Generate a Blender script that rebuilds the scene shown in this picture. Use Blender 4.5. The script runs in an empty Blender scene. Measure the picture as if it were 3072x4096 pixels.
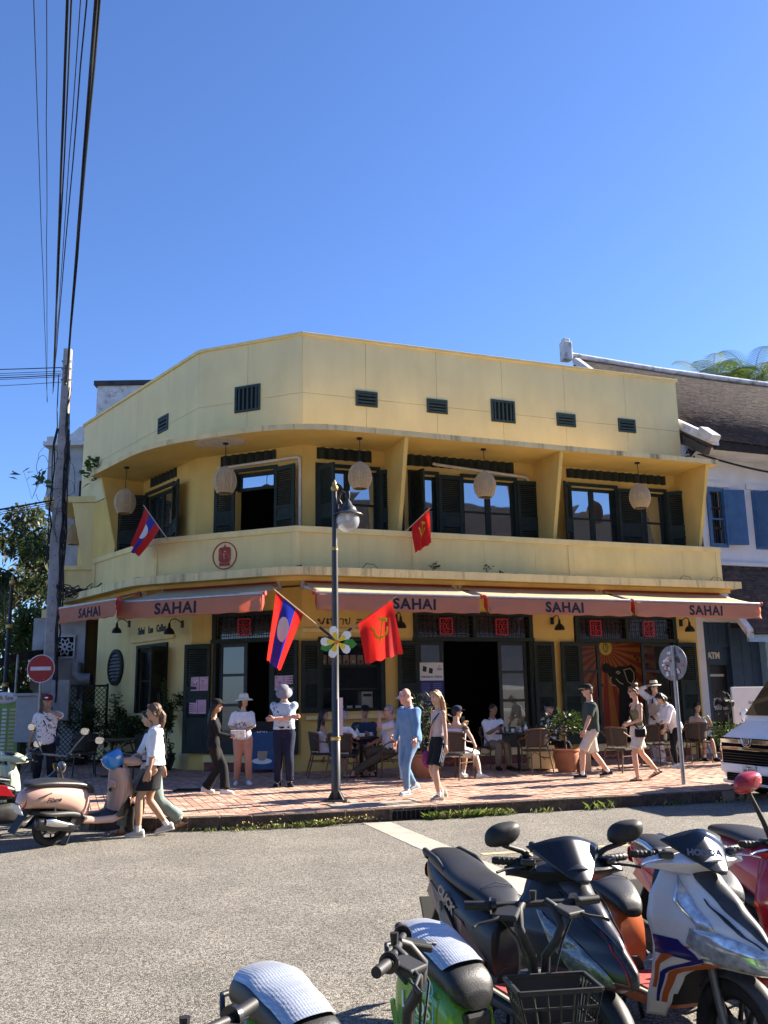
import bpy, bmesh, math, random
from mathutils import Vector, Matrix, noise
random.seed(7)
SC = bpy.context.scene
COL = SC.collection
R = math.radians
PI = math.pi
# ---------------------------------------------------------------- camera
cd = bpy.data.cameras.new('camera'); cam = bpy.data.objects.new('camera', cd); COL.objects.link(cam)
PITCH, ROLL, CAMH = R(11.65), R(0.92), 1.66
fw = Vector((0, math.cos(PITCH), math.sin(PITCH))); u0 = Vector((0, -math.sin(PITCH), math.cos(PITCH))); r0 = Vector((1, 0, 0))
cr = r0*math.cos(ROLL) - u0*math.sin(ROLL); cu = u0*math.cos(ROLL) + r0*math.sin(ROLL)
cm = Matrix((cr, cu, -fw)).transposed().to_4x4(); cm.translation = (0, 0, CAMH)
cam.matrix_world = cm
cd.sensor_fit = 'VERTICAL'; cd.sensor_height = 36.0; cd.sensor_width = 27.0; cd.lens = 3600/4096*36
cd.clip_start = 0.05; cd.clip_end = 2000
SC.camera = cam
# ---------------------------------------------------------------- sky and sun
SUN_AZ, SUN_EL = math.atan2(math.cos(R(24.6)), math.sin(R(24.6))), R(29.3)
w = bpy.data.worlds.new('World'); SC.world = w; w.use_nodes = True
nt = w.node_tree; bg = nt.nodes['Background']
sky = nt.nodes.new('ShaderNodeTexSky'); sky.sky_type = 'NISHITA'; sky.sun_disc = False
sky.sun_elevation = SUN_EL; sky.sun_rotation = SUN_AZ
sky.altitude = 0; sky.air_density = 1.0; sky.dust_density = 0.35; sky.ozone_density = 4.0
tint = nt.nodes.new('ShaderNodeMix'); tint.data_type = 'RGBA'; tint.blend_type = 'MULTIPLY'; tint.inputs['Factor'].default_value = 1; tint.inputs['B'].default_value = (.80,.95,1.28,1); nt.links.new(sky.outputs[0], tint.inputs['A']); nt.links.new(tint.outputs['Result'], bg.inputs[0]); bg.inputs[1].default_value = 0.05
sl = bpy.data.lights.new('sun', 'SUN'); sl.energy = 5.0; sl.angle = R(0.53); sl.color = (1.0, 0.90, 0.76)
so = bpy.data.objects.new('sun', sl); COL.objects.link(so)
SD = Vector((math.sin(SUN_AZ)*math.cos(SUN_EL), math.cos(SUN_AZ)*math.cos(SUN_EL), math.sin(SUN_EL)))
so.rotation_euler = SD.to_track_quat('Z', 'Y').to_euler(); so.location = SD*60
vs = SC.view_settings; vs.view_transform = 'Standard'; vs.look = 'None'; vs.exposure = 1.95; vs.gamma = 1.0
vs.use_curve_mapping = False

# ---------------------------------------------------------------- materials
MATS = {}
def mat(name, col, rough=.6, var=.12, scale=6.0, bump=0.0, bscale=60.0, spec=.4, metal=0.0, col2=None, dirt=0.0, dirtcol=(.05,.045,.035), dscale=1.2,
        coat=0.0, trans=0.0, tcol=None, emit=None, alpha=1.0, spk=0.0, stretch=(1,1,1)):
    """procedural surface: base colour with large and small noise variation, optional dirt with its own shape, fine bump"""
    if name in MATS: return MATS[name]
    m = bpy.data.materials.new(name); m.use_nodes = True; MATS[name] = m
    n = m.node_tree.nodes; L = m.node_tree.links; b = n['Principled BSDF']
    c = (*col, 1) if len(col) == 3 else col
    tc = n.new('ShaderNodeTexCoord'); mp = n.new('ShaderNodeMapping'); L.new(tc.outputs['Object'], mp.inputs[0]); mp.inputs['Scale'].default_value = stretch
    nz = n.new('ShaderNodeTexNoise'); nz.inputs['Scale'].default_value = scale; nz.inputs['Detail'].default_value = 5; L.new(mp.outputs[0], nz.inputs['Vector'])
    mr = n.new('ShaderNodeMapRange'); mr.inputs[1].default_value = .3; mr.inputs[2].default_value = .7; mr.inputs[3].default_value = 1-var; mr.inputs[4].default_value = 1+var
    L.new(nz.outputs['Fac'], mr.inputs[0])
    mx = n.new('ShaderNodeMix'); mx.data_type = 'RGBA'; mx.blend_type = 'MULTIPLY'; mx.inputs['Factor'].default_value = 1
    mx.inputs['A'].default_value = c; L.new(mr.outputs[0], mx.inputs['B']); out = mx.outputs['Result']
    if col2:
        n2 = n.new('ShaderNodeTexNoise'); n2.inputs['Scale'].default_value = scale*.35; n2.inputs['Detail'].default_value = 4; L.new(mp.outputs[0], n2.inputs['Vector'])
        r2 = n.new('ShaderNodeMapRange'); r2.inputs[1].default_value = .4; r2.inputs[2].default_value = .62; L.new(n2.outputs['Fac'], r2.inputs[0])
        m2 = n.new('ShaderNodeMix'); m2.data_type = 'RGBA'; L.new(r2.outputs[0], m2.inputs['Factor']); L.new(out, m2.inputs['A']); m2.inputs['B'].default_value = (*col2, 1); out = m2.outputs['Result']
    if spk:
        v = n.new('ShaderNodeTexVoronoi'); v.inputs['Scale'].default_value = spk; L.new(mp.outputs[0], v.inputs['Vector'])
        m4 = n.new('ShaderNodeMix'); m4.data_type = 'RGBA'; m4.blend_type = 'MULTIPLY'; m4.inputs['Factor'].default_value = .6
        cr_ = n.new('ShaderNodeMapRange'); cr_.inputs[3].default_value = .35; cr_.inputs[4].default_value = 1.7; L.new(v.outputs['Color'], cr_.inputs[0])
        L.new(out, m4.inputs['A']); L.new(cr_.outputs[0], m4.inputs['B']); out = m4.outputs['Result']
    if dirt:
        n3 = n.new('ShaderNodeTexNoise'); n3.inputs['Scale'].default_value = dscale; n3.inputs['Detail'].default_value = 8; n3.inputs['Roughness'].default_value = .7; L.new(mp.outputs[0], n3.inputs['Vector'])
        r3 = n.new('ShaderNodeMapRange'); r3.inputs[1].default_value = .52; r3.inputs[2].default_value = .75; r3.inputs[4].default_value = dirt; L.new(n3.outputs['Fac'], r3.inputs[0])
        m3 = n.new('ShaderNodeMix'); m3.data_type = 'RGBA'; L.new(r3.outputs[0], m3.inputs['Factor']); L.new(out, m3.inputs['A']); m3.inputs['B'].default_value = (*dirtcol, 1); out = m3.outputs['Result']
    L.new(out, b.inputs['Base Color'])
    b.inputs['Roughness'].default_value = rough; b.inputs['Specular IOR Level'].default_value = spec; b.inputs['Metallic'].default_value = metal
    b.inputs['Coat Weight'].default_value = coat; b.inputs['Coat Roughness'].default_value = .08
    if bump:
        nb = n.new('ShaderNodeTexNoise'); nb.inputs['Scale'].default_value = bscale; nb.inputs['Detail'].default_value = 6; L.new(mp.outputs[0], nb.inputs['Vector'])
        bp = n.new('ShaderNodeBump'); bp.inputs['Strength'].default_value = bump; bp.inputs['Distance'].default_value = .02; L.new(nb.outputs['Fac'], bp.inputs['Height']); L.new(bp.outputs[0], b.inputs['Normal'])
    if trans:
        t = n.new('ShaderNodeBsdfTranslucent'); ms = n.new('ShaderNodeMixShader'); ms.inputs[0].default_value = trans
        if tcol: t.inputs[0].default_value = (*tcol, 1)
        else: L.new(out, t.inputs[0])
        L.new(b.outputs[0], ms.inputs[1]); L.new(t.outputs[0], ms.inputs[2]); L.new(ms.outputs[0], n['Material Output'].inputs[0])
    if emit:
        b.inputs['Emission Color'].default_value = (*emit[:3], 1); b.inputs['Emission Strength'].default_value = emit[3]
    m.diffuse_color = c
    return m
def glass(name, tint=(.02,.025,.03), refl=.35, rough=.02):
    """window glass seen from outside: dark room behind, mirror-like sheen on the surface"""
    if name in MATS: return MATS[name]
    m = bpy.data.materials.new(name); m.use_nodes = True; MATS[name] = m; n = m.node_tree.nodes; L = m.node_tree.links
    b = n['Principled BSDF']; b.inputs['Base Color'].default_value = (*tint, 1); b.inputs['Roughness'].default_value = .25
    g = n.new('ShaderNodeBsdfGlossy'); g.inputs['Roughness'].default_value = rough; g.inputs['Color'].default_value = (.9, .95, 1, 1)
    tc = n.new('ShaderNodeTexCoord'); nz = n.new('ShaderNodeTexNoise'); nz.inputs['Scale'].default_value = 1.3; nz.inputs['Detail'].default_value = 1; L.new(tc.outputs['Object'], nz.inputs['Vector'])
    bp = n.new('ShaderNodeBump'); bp.inputs['Strength'].default_value = .03; bp.inputs['Distance'].default_value = .1; L.new(nz.outputs['Fac'], bp.inputs['Height']); L.new(bp.outputs[0], g.inputs['Normal'])
    ms = n.new('ShaderNodeMixShader'); ms.inputs[0].default_value = refl; L.new(b.outputs[0], ms.inputs[1]); L.new(g.outputs[0], ms.inputs[2]); L.new(ms.outputs[0], n['Material Output'].inputs[0])
    return m
def clear(name, tint=(1,1,1), mixw=.75, rough=.03, base=.75):
    """clear plastic or lens: lets most light straight through, with a glossy skin"""
    if name in MATS: return MATS[name]
    m = bpy.data.materials.new(name); m.use_nodes = True; MATS[name] = m; n = m.node_tree.nodes; L = m.node_tree.links
    b = n['Principled BSDF']; b.inputs['Base Color'].default_value = (*[base*t for t in tint], 1); b.inputs['Roughness'].default_value = rough; b.inputs['Specular IOR Level'].default_value = .8; b.inputs['Coat Weight'].default_value = .6
    t = n.new('ShaderNodeBsdfTransparent'); t.inputs[0].default_value = (*tint, 1)
    ms = n.new('ShaderNodeMixShader'); ms.inputs[0].default_value = mixw; L.new(b.outputs[0], ms.inputs[1]); L.new(t.outputs[0], ms.inputs[2]); L.new(ms.outputs[0], n['Material Output'].inputs[0])
    return m

# ---------------------------------------------------------------- mesh helpers
TMP = bpy.data.scenes.new('workbench')      # meshes are evaluated here, away from the main scene; removed at the end
def evaluated(o):
    TMP.collection.objects.link(o); vl = TMP.view_layers[0]; vl.update()
    me = bpy.data.meshes.new_from_object(o.evaluated_get(vl.depsgraph)); TMP.collection.objects.unlink(o); return me
def V(*a): return Vector(a)
class MB:
    """collects shapes; build() links them as one mesh object"""
    def __init__(s, xf=None): s.v = []; s.f = []; s.mi = []; s.m = 0; s.xf = xf
    def add(s, vs, fs, mi=None):
        o = len(s.v); s.v += [Vector(p) for p in vs]; s.f += [[i+o for i in f] for f in fs]; s.mi += [s.m if mi is None else mi]*len(fs); return s
    def box(s, c, d, rot=None, taper=1.0, ty=None):
        hx, hy, hz = d[0]/2, d[1]/2, d[2]/2; ty = taper if ty is None else ty
        p = [V(x*(taper if z > 0 else 1), y*(ty if z > 0 else 1), z) for z in (-hz, hz) for y in (-hy, hy) for x in (-hx, hx)]
        if rot is not None: p = [rot @ q for q in p]
        c = Vector(c); return s.add([q+c for q in p], [(0,2,3,1),(4,5,7,6),(0,1,5,4),(2,6,7,3),(0,4,6,2),(1,3,7,5)])
    def bar(s, a, b, w, h, up=(0,0,1)):
        """square bar from a to b"""
        a, b = Vector(a), Vector(b); d = (b-a); l = d.length; d.normalize(); u = Vector(up); x = d.cross(u)
        if x.length < 1e-4: x = d.cross(Vector((1,0,0)))
        x.normalize(); y = x.cross(d)
        p = [q + x*sx*w/2 + y*sy*h/2 for q in (a, b) for sy in (-1, 1) for sx in (-1, 1)]
        return s.add(p, [(0,2,3,1),(4,5,7,6),(0,1,5,4),(2,6,7,3),(0,4,6,2),(1,3,7,5)])
    def rings(s, rs, cap=True, closed=False):
        """skin a list of equal-length point rings"""
        n = len(rs[0]); o = len(s.v); s.v += [Vector(p) for r in rs for p in r]; k = len(rs); fs = []
        for i in range(k if closed else k-1):
            j = (i+1) % k
            for a in range(n):
                b = (a+1) % n; fs.append((o+i*n+a, o+i*n+b, o+j*n+b, o+j*n+a))
        if cap and not closed: fs += [tuple(o+a for a in reversed(range(n))), tuple(o+(k-1)*n+a for a in range(n))]
        s.f += fs; s.mi += [s.m]*len(fs); return s
    def tube(s, pts, r, seg=8, flat=None, cap=True, twist=0, up=None):
        """round (or flattened) tube along pts; r is one radius or one per point"""
        P = [Vector(p) for p in pts]; rs = []; px = None
        for i, p in enumerate(P):
            d = (P[min(i+1, len(P)-1)] - P[max(i-1, 0)]).normalized()
            if px is None:
                u = Vector(up) if up is not None else (V(0,0,1) if abs(d.z) < .9 else V(0,1,0))
                px = (u - d*u.dot(d)).normalized()
            else: px = (px - d*px.dot(d)).normalized()
            py = d.cross(px); ri = r[i] if isinstance(r, (list, tuple)) else r
            ra, rb = ri if isinstance(ri, (list, tuple)) else (ri, ri*(flat or 1))
            rs.append([p + px*math.cos(t)*ra + py*math.sin(t)*rb for t in [twist+2*PI*k/seg for k in range(seg)]])
        return s.rings(rs, cap)
    def lathe(s, prof, seg=20, c=(0,0,0), M=None, cap=True):
        c = Vector(c); rs = []
        for r, z in prof:
            ring = [V(r*math.cos(2*PI*k/seg), r*math.sin(2*PI*k/seg), z) for k in range(seg)]
            rs.append([(M @ q if M else q) + c for q in ring])
        return s.rings(rs, cap)
    def prism(s, poly, h, M=None):
        """poly: list of (x, y); extruded z 0..h (or (z0, z1)); M places it"""
        z0, z1 = h if isinstance(h, (list, tuple)) else (0, h); n = len(poly)
        p = [V(x, y, z0) for x, y in poly] + [V(x, y, z1) for x, y in poly]
        if M: p = [M @ q for q in p]
        fs = [tuple(reversed(range(n))), tuple(range(n, 2*n))] + [(a, (a+1) % n, n+(a+1) % n, n+a) for a in range(n)]
        return s.add(p, fs)
    def ell(s, c, r, seg=14, rg=9, M=None, z0=-1.0, z1=1.0):
        c = Vector(c); t0, t1 = math.asin(max(-1, z0)), math.asin(min(1, z1)); rs = []
        for i in range(rg+1):
            t = t0 + (t1-t0)*i/rg; cz = max(math.cos(t), 1e-3)
            ring = [V(r[0]*cz*math.cos(2*PI*k/seg), r[1]*cz*math.sin(2*PI*k/seg), r[2]*math.sin(t)) for k in range(seg)]
            rs.append([(M @ q if M else q) + c for q in ring])
        return s.rings(rs)
    def grid(s, fn, nu, nv, thick=None):
        """sheet fn(u, v) for u, v in 0..1"""
        o = len(s.v); s.v += [Vector(fn(i/nu, j/nv)) for j in range(nv+1) for i in range(nu+1)]
        fs = [(o+j*(nu+1)+i, o+j*(nu+1)+i+1, o+(j+1)*(nu+1)+i+1, o+(j+1)*(nu+1)+i) for j in range(nv) for i in range(nu)]
        s.f += fs; s.mi += [s.m]*len(fs); return s
    def xform(s, M): s.v = [M @ p for p in s.v]; return s
    def join(s, o, M=None):
        return s.add([M @ p for p in o.v] if M else o.v, o.f, None)
    def mesh(s, name):
        me = bpy.data.meshes.new(name); me.from_pydata([tuple(p) for p in s.v], [], s.f)
        if any(s.mi): me.polygons.foreach_set('material_index', s.mi)
        return me
    def build(s, name, mats, parent=None, smooth=None, bevel=0.0, sub=0, solid=0.0, loc=None, weld=False):
        me = s.mesh(name); return link(name, me, mats, parent, smooth, bevel, sub, solid, loc)
def link(name, me, mats, parent=None, smooth=None, bevel=0.0, sub=0, solid=0.0, loc=None, rot=None):
    if not isinstance(mats, (list, tuple)): mats = [mats]
    if not me.materials:
        for m in mats: me.materials.append(m)
    o = bpy.data.objects.new(name, me); COL.objects.link(o)
    if parent is not None: o.parent = parent
    if loc is not None: o.location = loc
    if rot is not None: o.rotation_euler = rot
    if smooth is not None:
        me.polygons.foreach_set('use_smooth', [True]*len(me.polygons))
        if smooth < 170: me.set_sharp_from_angle(angle=R(smooth))
    if solid:
        k = o.modifiers.new('solid', 'SOLIDIFY'); k.thickness = solid; k.offset = 0
    if bevel:
        k = o.modifiers.new('bevel', 'BEVEL'); k.width = bevel; k.segments = 2; k.limit_method = 'ANGLE'; k.angle_limit = R(40)
    if sub:
        k = o.modifiers.new('sub', 'SUBSURF'); k.levels = sub; k.render_levels = sub
    return o
def tag(o, label=None, cat=None, group=None, kind=None):
    if label: o['label'] = label
    if cat: o['category'] = cat
    if group: o['group'] = group
    if kind: o['kind'] = kind
    return o
def empty(name, loc=(0,0,0), rz=0.0, label=None, cat=None, group=None, scale=None):
    o = bpy.data.objects.new(name, None); COL.objects.link(o); o.location = loc; o.rotation_euler = (0, 0, rz); o.empty_display_size = .1
    if scale: o.scale = scale if isinstance(scale, (list, tuple)) else (scale,)*3
    return tag(o, label, cat, group)
def copy_tree(o, parent=None):
    c = o.copy(); COL.objects.link(c); c.parent = parent
    for ch in o.children: copy_tree(ch, c)
    return c
def frame(o, d, n):
    """matrix: local x along d, y up, z along the outward normal n"""
    d, n, o = Vector(d), Vector(n), Vector(o); M = Matrix((d, V(0,0,1), n)).transposed().to_4x4(); M.translation = o; return M
def text_mesh(body, size, bold=0.0, depth=.004, align='CENTER', sx=1.0, shear=0.0, space=1.0):
    c = bpy.data.curves.new('txt', 'FONT'); c.body = body; c.size = size; c.offset = bold; c.extrude = depth; c.align_x = align; c.align_y = 'CENTER'; c.shear = shear; c.space_character = space; c.resolution_u = 3
    o = bpy.data.objects.new('txt', c); me = evaluated(o)
    bpy.data.objects.remove(o); bpy.data.curves.remove(c)
    if sx != 1.0:
        for v in me.vertices: v.co.x *= sx
    return me
def text(name, body, size, M, mt, parent=None, **k):
    me = text_mesh(body, size, **k); me.transform(M); me.materials.clear(); me.materials.append(mt); return link(name, me, mt, parent)
def strokes(polys, w, h=.004):
    """flat lettering from polylines in x, y"""
    b = MB()
    for pl in polys:
        P = [V(x, y, 0) for x, y in pl]
        for i in range(len(P)-1):
            d = (P[i+1]-P[i]); 
            if d.length < 1e-6: continue
            d.normalize(); s = V(-d.y, d.x, 0)*w/2; e = d*w*.35; a, c = P[i]-e, P[i+1]+e; z = V(0,0,h+.0004*(i % 2))
            b.add([a-s, c-s, c+s, a+s, a-s+z, c-s+z, c+s+z, a+s+z], [(3,2,1,0),(4,5,6,7),(0,1,5,4),(1,2,6,5),(2,3,7,6),(3,0,4,7)])
    return b
def arc(cx, cy, rx, ry, a0, a1, n=10): return [(cx+rx*math.cos(R(a0+(a1-a0)*i/n)), cy+ry*math.sin(R(a0+(a1-a0)*i/n))) for i in range(n+1)]
def remesh(b, vox, smooth=2, noise_amp=0.0, noise_scale=8.0, seed=0):
    """fuse overlapping closed shapes into one continuous skin"""
    me = b.mesh('tmp'); o = bpy.data.objects.new('tmp', me)
    k = o.modifiers.new('r', 'REMESH'); k.mode = 'VOXEL'; k.voxel_size = vox; k.use_smooth_shade = True
    if smooth:
        k2 = o.modifiers.new('s', 'SMOOTH'); k2.iterations = smooth; k2.factor = .5
    r = evaluated(o)
    bpy.data.objects.remove(o); bpy.data.meshes.remove(me)
    if noise_amp:
        off = V(seed*7.3, seed*3.1, seed); n = len(r.vertices); co = [0.0]*(3*n); no = [0.0]*(3*n)
        r.vertices.foreach_get('co', co); r.vertices.foreach_get('normal', no)
        for i in range(0, 3*n, 3):
            k = noise.noise(V(co[i]*noise_scale, co[i+1]*noise_scale, co[i+2]*noise_scale*.55)+off)*noise_amp
            co[i] += no[i]*k; co[i+1] += no[i+1]*k; co[i+2] += no[i+2]*k
        r.vertices.foreach_set('co', co)
    return r
# ================================================================ ground, road, pavement
SWZ = .17
m_asph = mat('asphalt', (.205,.188,.158), rough=.9, var=.16, scale=1.2, bump=.9, bscale=130, spk=210, dirt=.25, dirtcol=(.12,.11,.1), dscale=.5)
def add_speck(m, scale, lo, hi):
    n = m.node_tree.nodes; L = m.node_tree.links; b = n['Principled BSDF']; src = b.inputs['Base Color'].links[0].from_socket
    tc = n.new('ShaderNodeTexCoord'); v = n.new('ShaderNodeTexVoronoi'); v.inputs['Scale'].default_value = scale; L.new(tc.outputs['Object'], v.inputs['Vector'])
    s = n.new('ShaderNodeSeparateColor'); L.new(v.outputs['Color'], s.inputs[0])
    r = n.new('ShaderNodeMapRange'); r.inputs[1].default_value = .25; r.inputs[2].default_value = .8; r.inputs[3].default_value = lo; r.inputs[4].default_value = hi; L.new(s.outputs[0], r.inputs[0])
    x = n.new('ShaderNodeMix'); x.data_type = 'RGBA'; x.blend_type = 'MULTIPLY'; x.inputs['Factor'].default_value = 1; L.new(src, x.inputs['A']); L.new(r.outputs[0], x.inputs['B']); L.new(x.outputs['Result'], b.inputs['Base Color'])
add_speck(m_asph, 105, .35, 1.5)
g = MB(); S = 700
g.add([(-S,-S,0),(S,-S,0),(S,S,0),(-S,S,0)], [(0,1,2,3)])
tag(g.build('road', m_asph), kind='structure')
KERB = [(-30,52),(-16.5,34),(-12.6,28.2),(-9.6,23.2),(-8.5,19.8),(-7.6,16.9),(-6.6,14.9),(-5.4,13.4),(-4.1,12.55),(-2.9,12.30),(-1.9,12.38),(-.71,12.69),(-.19,12.9),(1.6,13.49),(3.14,13.96),(4.78,14.4),(5.35,14.58),(5.62,14.85),(5.75,15.6),(6.6,16.35),(9,17.1),(14,18.8),(40,28)]
def resample(P, step):
    P = [Vector((x, y, 0)) for x, y in P]; out = [P[0]]; acc = 0
    for a, b in zip(P, P[1:]):
        l = (b-a).length; t = step-acc
        while t < l: out.append(a+(b-a)*t/l); t += step
        acc = (acc+l) % step
    return out
m_base = mat('pavement_bed', (.22,.17,.13), rough=.95, var=.25, scale=4, bump=.5)
m_kerb = mat('kerb_stone', (.085,.06,.045), rough=.95, var=.5, scale=9, bump=.8, bscale=30, dirt=.95, dirtcol=(.012,.012,.009), dscale=3.0)
sw = MB(); back = [(40,60),(-30,80)]
poly = [(x, y) for x, y in KERB] + back
sw.prism(poly, (-.2, SWZ-.012)); tag(sw.build('pavement', m_base), kind='structure')
# kerb: one course of stones standing a touch proud of the bed, each stone its own piece
kp = resample(KERB, .42); kerb = empty('kerb'); tag(kerb, kind='structure')
krnd = random.Random(3)
def seg_near(p): return -9.5 < p.x < 7 and p.y < 23
far = MB()
for a, b in zip(kp, kp[1:]):
    d = (b-a); l = d.length; d.normalize(); n = V(d.y, -d.x, 0); ang = math.atan2(d.y, d.x); c = (a+b)/2
    mid = c - n*.045 + V(0,0,SWZ/2-.05+.002*krnd.random()); M = Matrix.Rotation(ang, 3, 'Z')
    if seg_near(c): 
        MB().box((0,0,0), (l-.012, .125+krnd.uniform(-.012,.012), SWZ+.09)).build('kerb_stone', m_kerb, kerb, bevel=.012, loc=mid).rotation_euler = (krnd.uniform(-.02,.02), krnd.uniform(-.01,.01), ang)
    else: far.box(mid, (l-.01,.13,SWZ+.09), M)
tag(far.build('kerb_stones', m_kerb, kerb), kind='stuff')
# pavers
BR = [mat('brick_paver_%d' % i, c, rough=.9, var=.22, scale=11, bump=.5, bscale=70, dirt=.35, dirtcol=(.23,.19,.15), dscale=6) for i, c in enumerate([(.43,.275,.195),(.38,.225,.16),(.45,.31,.235),(.34,.20,.145)])]
from bisect import bisect
def inside(p, poly):
    x, y = p; r = False; j = len(poly)-1
    for i in range(len(poly)):
        xi, yi = poly[i]; xj, yj = poly[j]
        if (yi > y) != (yj > y) and x < (xj-xi)*(y-yi)/(yj-yi)+xi: r = not r
        j = i
    return r
def kdist(x, y):
    p = V(x, y, 0); best = 9
    for a, b in zip(KERB, KERB[1:]):
        a, b = V(*a, 0), V(*b, 0); t = max(0, min(1, (p-a).dot(b-a)/(b-a).length_squared)); best = min(best, (a+(b-a)*t-p).length)
    return best
pav = empty('brick_paving'); tag(pav, kind='structure')
ang = R(19.0); dx = V(math.cos(ang), math.sin(ang), 0); dy = V(-dx.y, dx.x, 0); BL, BW = .232, .116
bricks = []
rr = random.Random(5)
bpoly = KERB[2:-1] + [(9.5,22.9),(8.4,23.3),(-1.82,19.5),(-4.41,20.5),(-9.0,26.5)]
SLABS = [((-.2,13.45),(1.25,.62)),((5.75,16.2),(1.15,.75))]      # cast concrete patches let into the paving
def in_slab(c):
    for (sx, sy), (a, b) in SLABS:
        v = c - V(sx, sy, 0)
        if abs(v.dot(dx)) < a/2+.05 and abs(v.dot(dy)) < b/2+.08: return True
for i in range(-95, 130):
    for j in range(-30, 75):
        c = V(0, 13, 0) + dx*(i*BW) + dy*((j + .5*(i % 2))*BL)
        if not (-9.2 < c.x < 9.2): continue
        if not inside((c.x, c.y), bpoly) or kdist(c.x, c.y) < .24 or in_slab(c): continue
        bricks.append((c, rr.uniform(-.0035,.0035), rr.uniform(-.02,.02), ang+PI/2+rr.uniform(-.012,.012), rr.randrange(4)))
# soldier course along the kerb edge
for a, b in zip(kp2 := resample(KERB, .112), kp2[1:]):
    c = (a+b)/2; d = (b-a).normalized(); n = V(d.y, -d.x, 0)
    if -9 < c.x < 9 and c.y < 23: bricks.append((c - n*.125 - n*.09, rr.uniform(-.003,.003), 0, math.atan2(n.y, n.x), rr.randrange(4)))
bricks.sort(key=lambda q: (q[0]-V(0,0,0)).length + abs(q[0].x)*.6)
bm_ = []
for k in range(4):
    b = MB().box((0,0,0), (BL-.011, BW-.011, .05)); me = b.mesh('brick'); me.materials.append(BR[k]); bm_.append(me)
for c, z, t, a, k in bricks[:300]:
    o = bpy.data.objects.new('brick', bm_[k]); COL.objects.link(o); o.parent = pav; o.location = c + V(0,0,SWZ-.025+z); o.rotation_euler = (t*.4, t*.4, a)
rest = MB()
for c, z, t, a, k in bricks[300:]:
    rest.m = k; M = Matrix.Rotation(a, 3, 'Z'); rest.box(c + V(0,0,SWZ-.025+z), (BL-.011, BW-.011, .05), M)
tag(rest.build('bricks', BR, pav), kind='stuff')
m_conc = mat('cast_concrete', (.33,.28,.22), rough=.95, var=.25, scale=5, bump=.8, bscale=40, dirt=.4, dirtcol=(.2,.15,.11), dscale=3)
for q, ((sx, sy), (a, b)) in enumerate(SLABS):
    o = MB().box((0,0,0), (a, b, .05)).build('concrete_slab', m_conc, pav, bevel=.01, loc=(sx, sy, SWZ-.022)); o.rotation_euler = (0,0,ang)
# drain mouth let into the kerb
m_iron = mat('iron', (.03,.028,.026), rough=.7, var=.3, bump=.3)
dr = empty('drain_inlet', (.33, 13.06, 0), R(18.5), 'dark drain mouth with iron bars in the kerb', 'drain')
MB().box((0,.0,.075), (.60,.05,.11)).build('opening', mat('void_black', (.004,.004,.004), rough=1), dr)
MB().box((-.33,.0,.08), (.05,.06,.16)).box((.33,.0,.08), (.05,.06,.16)).build('surround', m_kerb, dr, bevel=.008)
for k in range(8): MB().box((-.24+k*.068,-.03,.07), (.014,.014,.12)).build('bar', m_iron, dr)
# worn paint and patches on the road
m_patch = mat('trench_concrete', (.36,.33,.27), rough=.92, var=.22, scale=3, bump=.5, bscale=50, dirt=.6, dirtcol=(.17,.155,.13), dscale=2.5)
pt = MB(); pt.add([(-.36,12.78,.004),(.02,12.82,.004),(.84,10.2,.004),(.52,10.02,.004)], [(3,2,1,0)]); tag(pt.build('road_patch', m_patch), kind='structure')
pt = MB(); pt.add([(.52,10.02,.004),(.84,10.2,.004),(1.62,7.6,.004),(1.3,7.5,.004)], [(0,1,2,3)]); tag(pt.build('road_patch', m_patch), kind='structure')
m_line = mat('faded_line_paint', (.42,.33,.19), rough=.9, var=.25, scale=6, dirt=1.0, dirtcol=(.19,.175,.15), dscale=4, bump=.4)
ln = MB()
P_ = [(1.0,10.12),(2.33,10.48),(3.85,10.9),(5.2,11.3),(9,12.4)]
for a, b in zip(P_, P_[1:]): ln.add([(a[0],a[1],.004),(b[0],b[1],.004),(b[0]-.03,b[1]+.11,.004),(a[0]-.03,a[1]+.11,.004)], [(0,1,2,3)])
tag(ln.build('road_line', m_line), kind='structure')

# ================================================================ the yellow corner building
P1 = V(-1.82,19.55,0); P2 = V(-4.41,20.58,0); P3 = V(-7.70,24.62,0)
AL = R(20.5)
class Fac:
    def __init__(s, A, d): s.A = A; s.d = d.normalized(); s.n = V(s.d.y, -s.d.x, 0)
    def p(s, t, off, z): return s.A + s.d*t + s.n*off + V(0,0,z)
    def M(s, t, off, z): return frame(s.p(t, off, z), s.d, s.n)
FR = Fac(P1, V(math.cos(AL), math.sin(AL), 0)); FM = Fac(P2, P1-P2); FL = Fac(P3, P2-P3)
LM, LL, SE = (P1-P2).length, (P2-P3).length, 10.43
YEL = (.60,.44,.17)
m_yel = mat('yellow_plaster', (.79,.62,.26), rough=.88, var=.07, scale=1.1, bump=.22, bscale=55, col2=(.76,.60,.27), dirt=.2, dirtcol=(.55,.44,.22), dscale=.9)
m_attic = mat('sky_tinted_attic_plaster', (.84,.70,.35), rough=.9, var=.06, scale=1.0, bump=.22, bscale=55, col2=(.76,.645,.34), dirt=.18, dirtcol=(.58,.50,.28), dscale=.9)  # attic yellow paled and cooled in the colour itself, standing for blue skylight
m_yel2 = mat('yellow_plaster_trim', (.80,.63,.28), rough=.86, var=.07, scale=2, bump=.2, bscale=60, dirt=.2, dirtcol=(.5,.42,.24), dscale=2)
m_bounce = mat('bounce_tinted_plaster', (.72,.50,.145), rough=.88, var=.08, scale=1.3, bump=.2, bscale=50, dirt=.2, dirtcol=(.6,.42,.14), dscale=1.5)  # yellow plaster deepened in colour for bounced light under slabs and awnings
m_edge = mat('weathered_slab_edge', (.74,.60,.30), rough=.92, var=.1, scale=3, bump=.5, bscale=40, dirt=.95, dirtcol=(.06,.055,.045), dscale=3.2, stretch=(1,1,.12))
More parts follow.
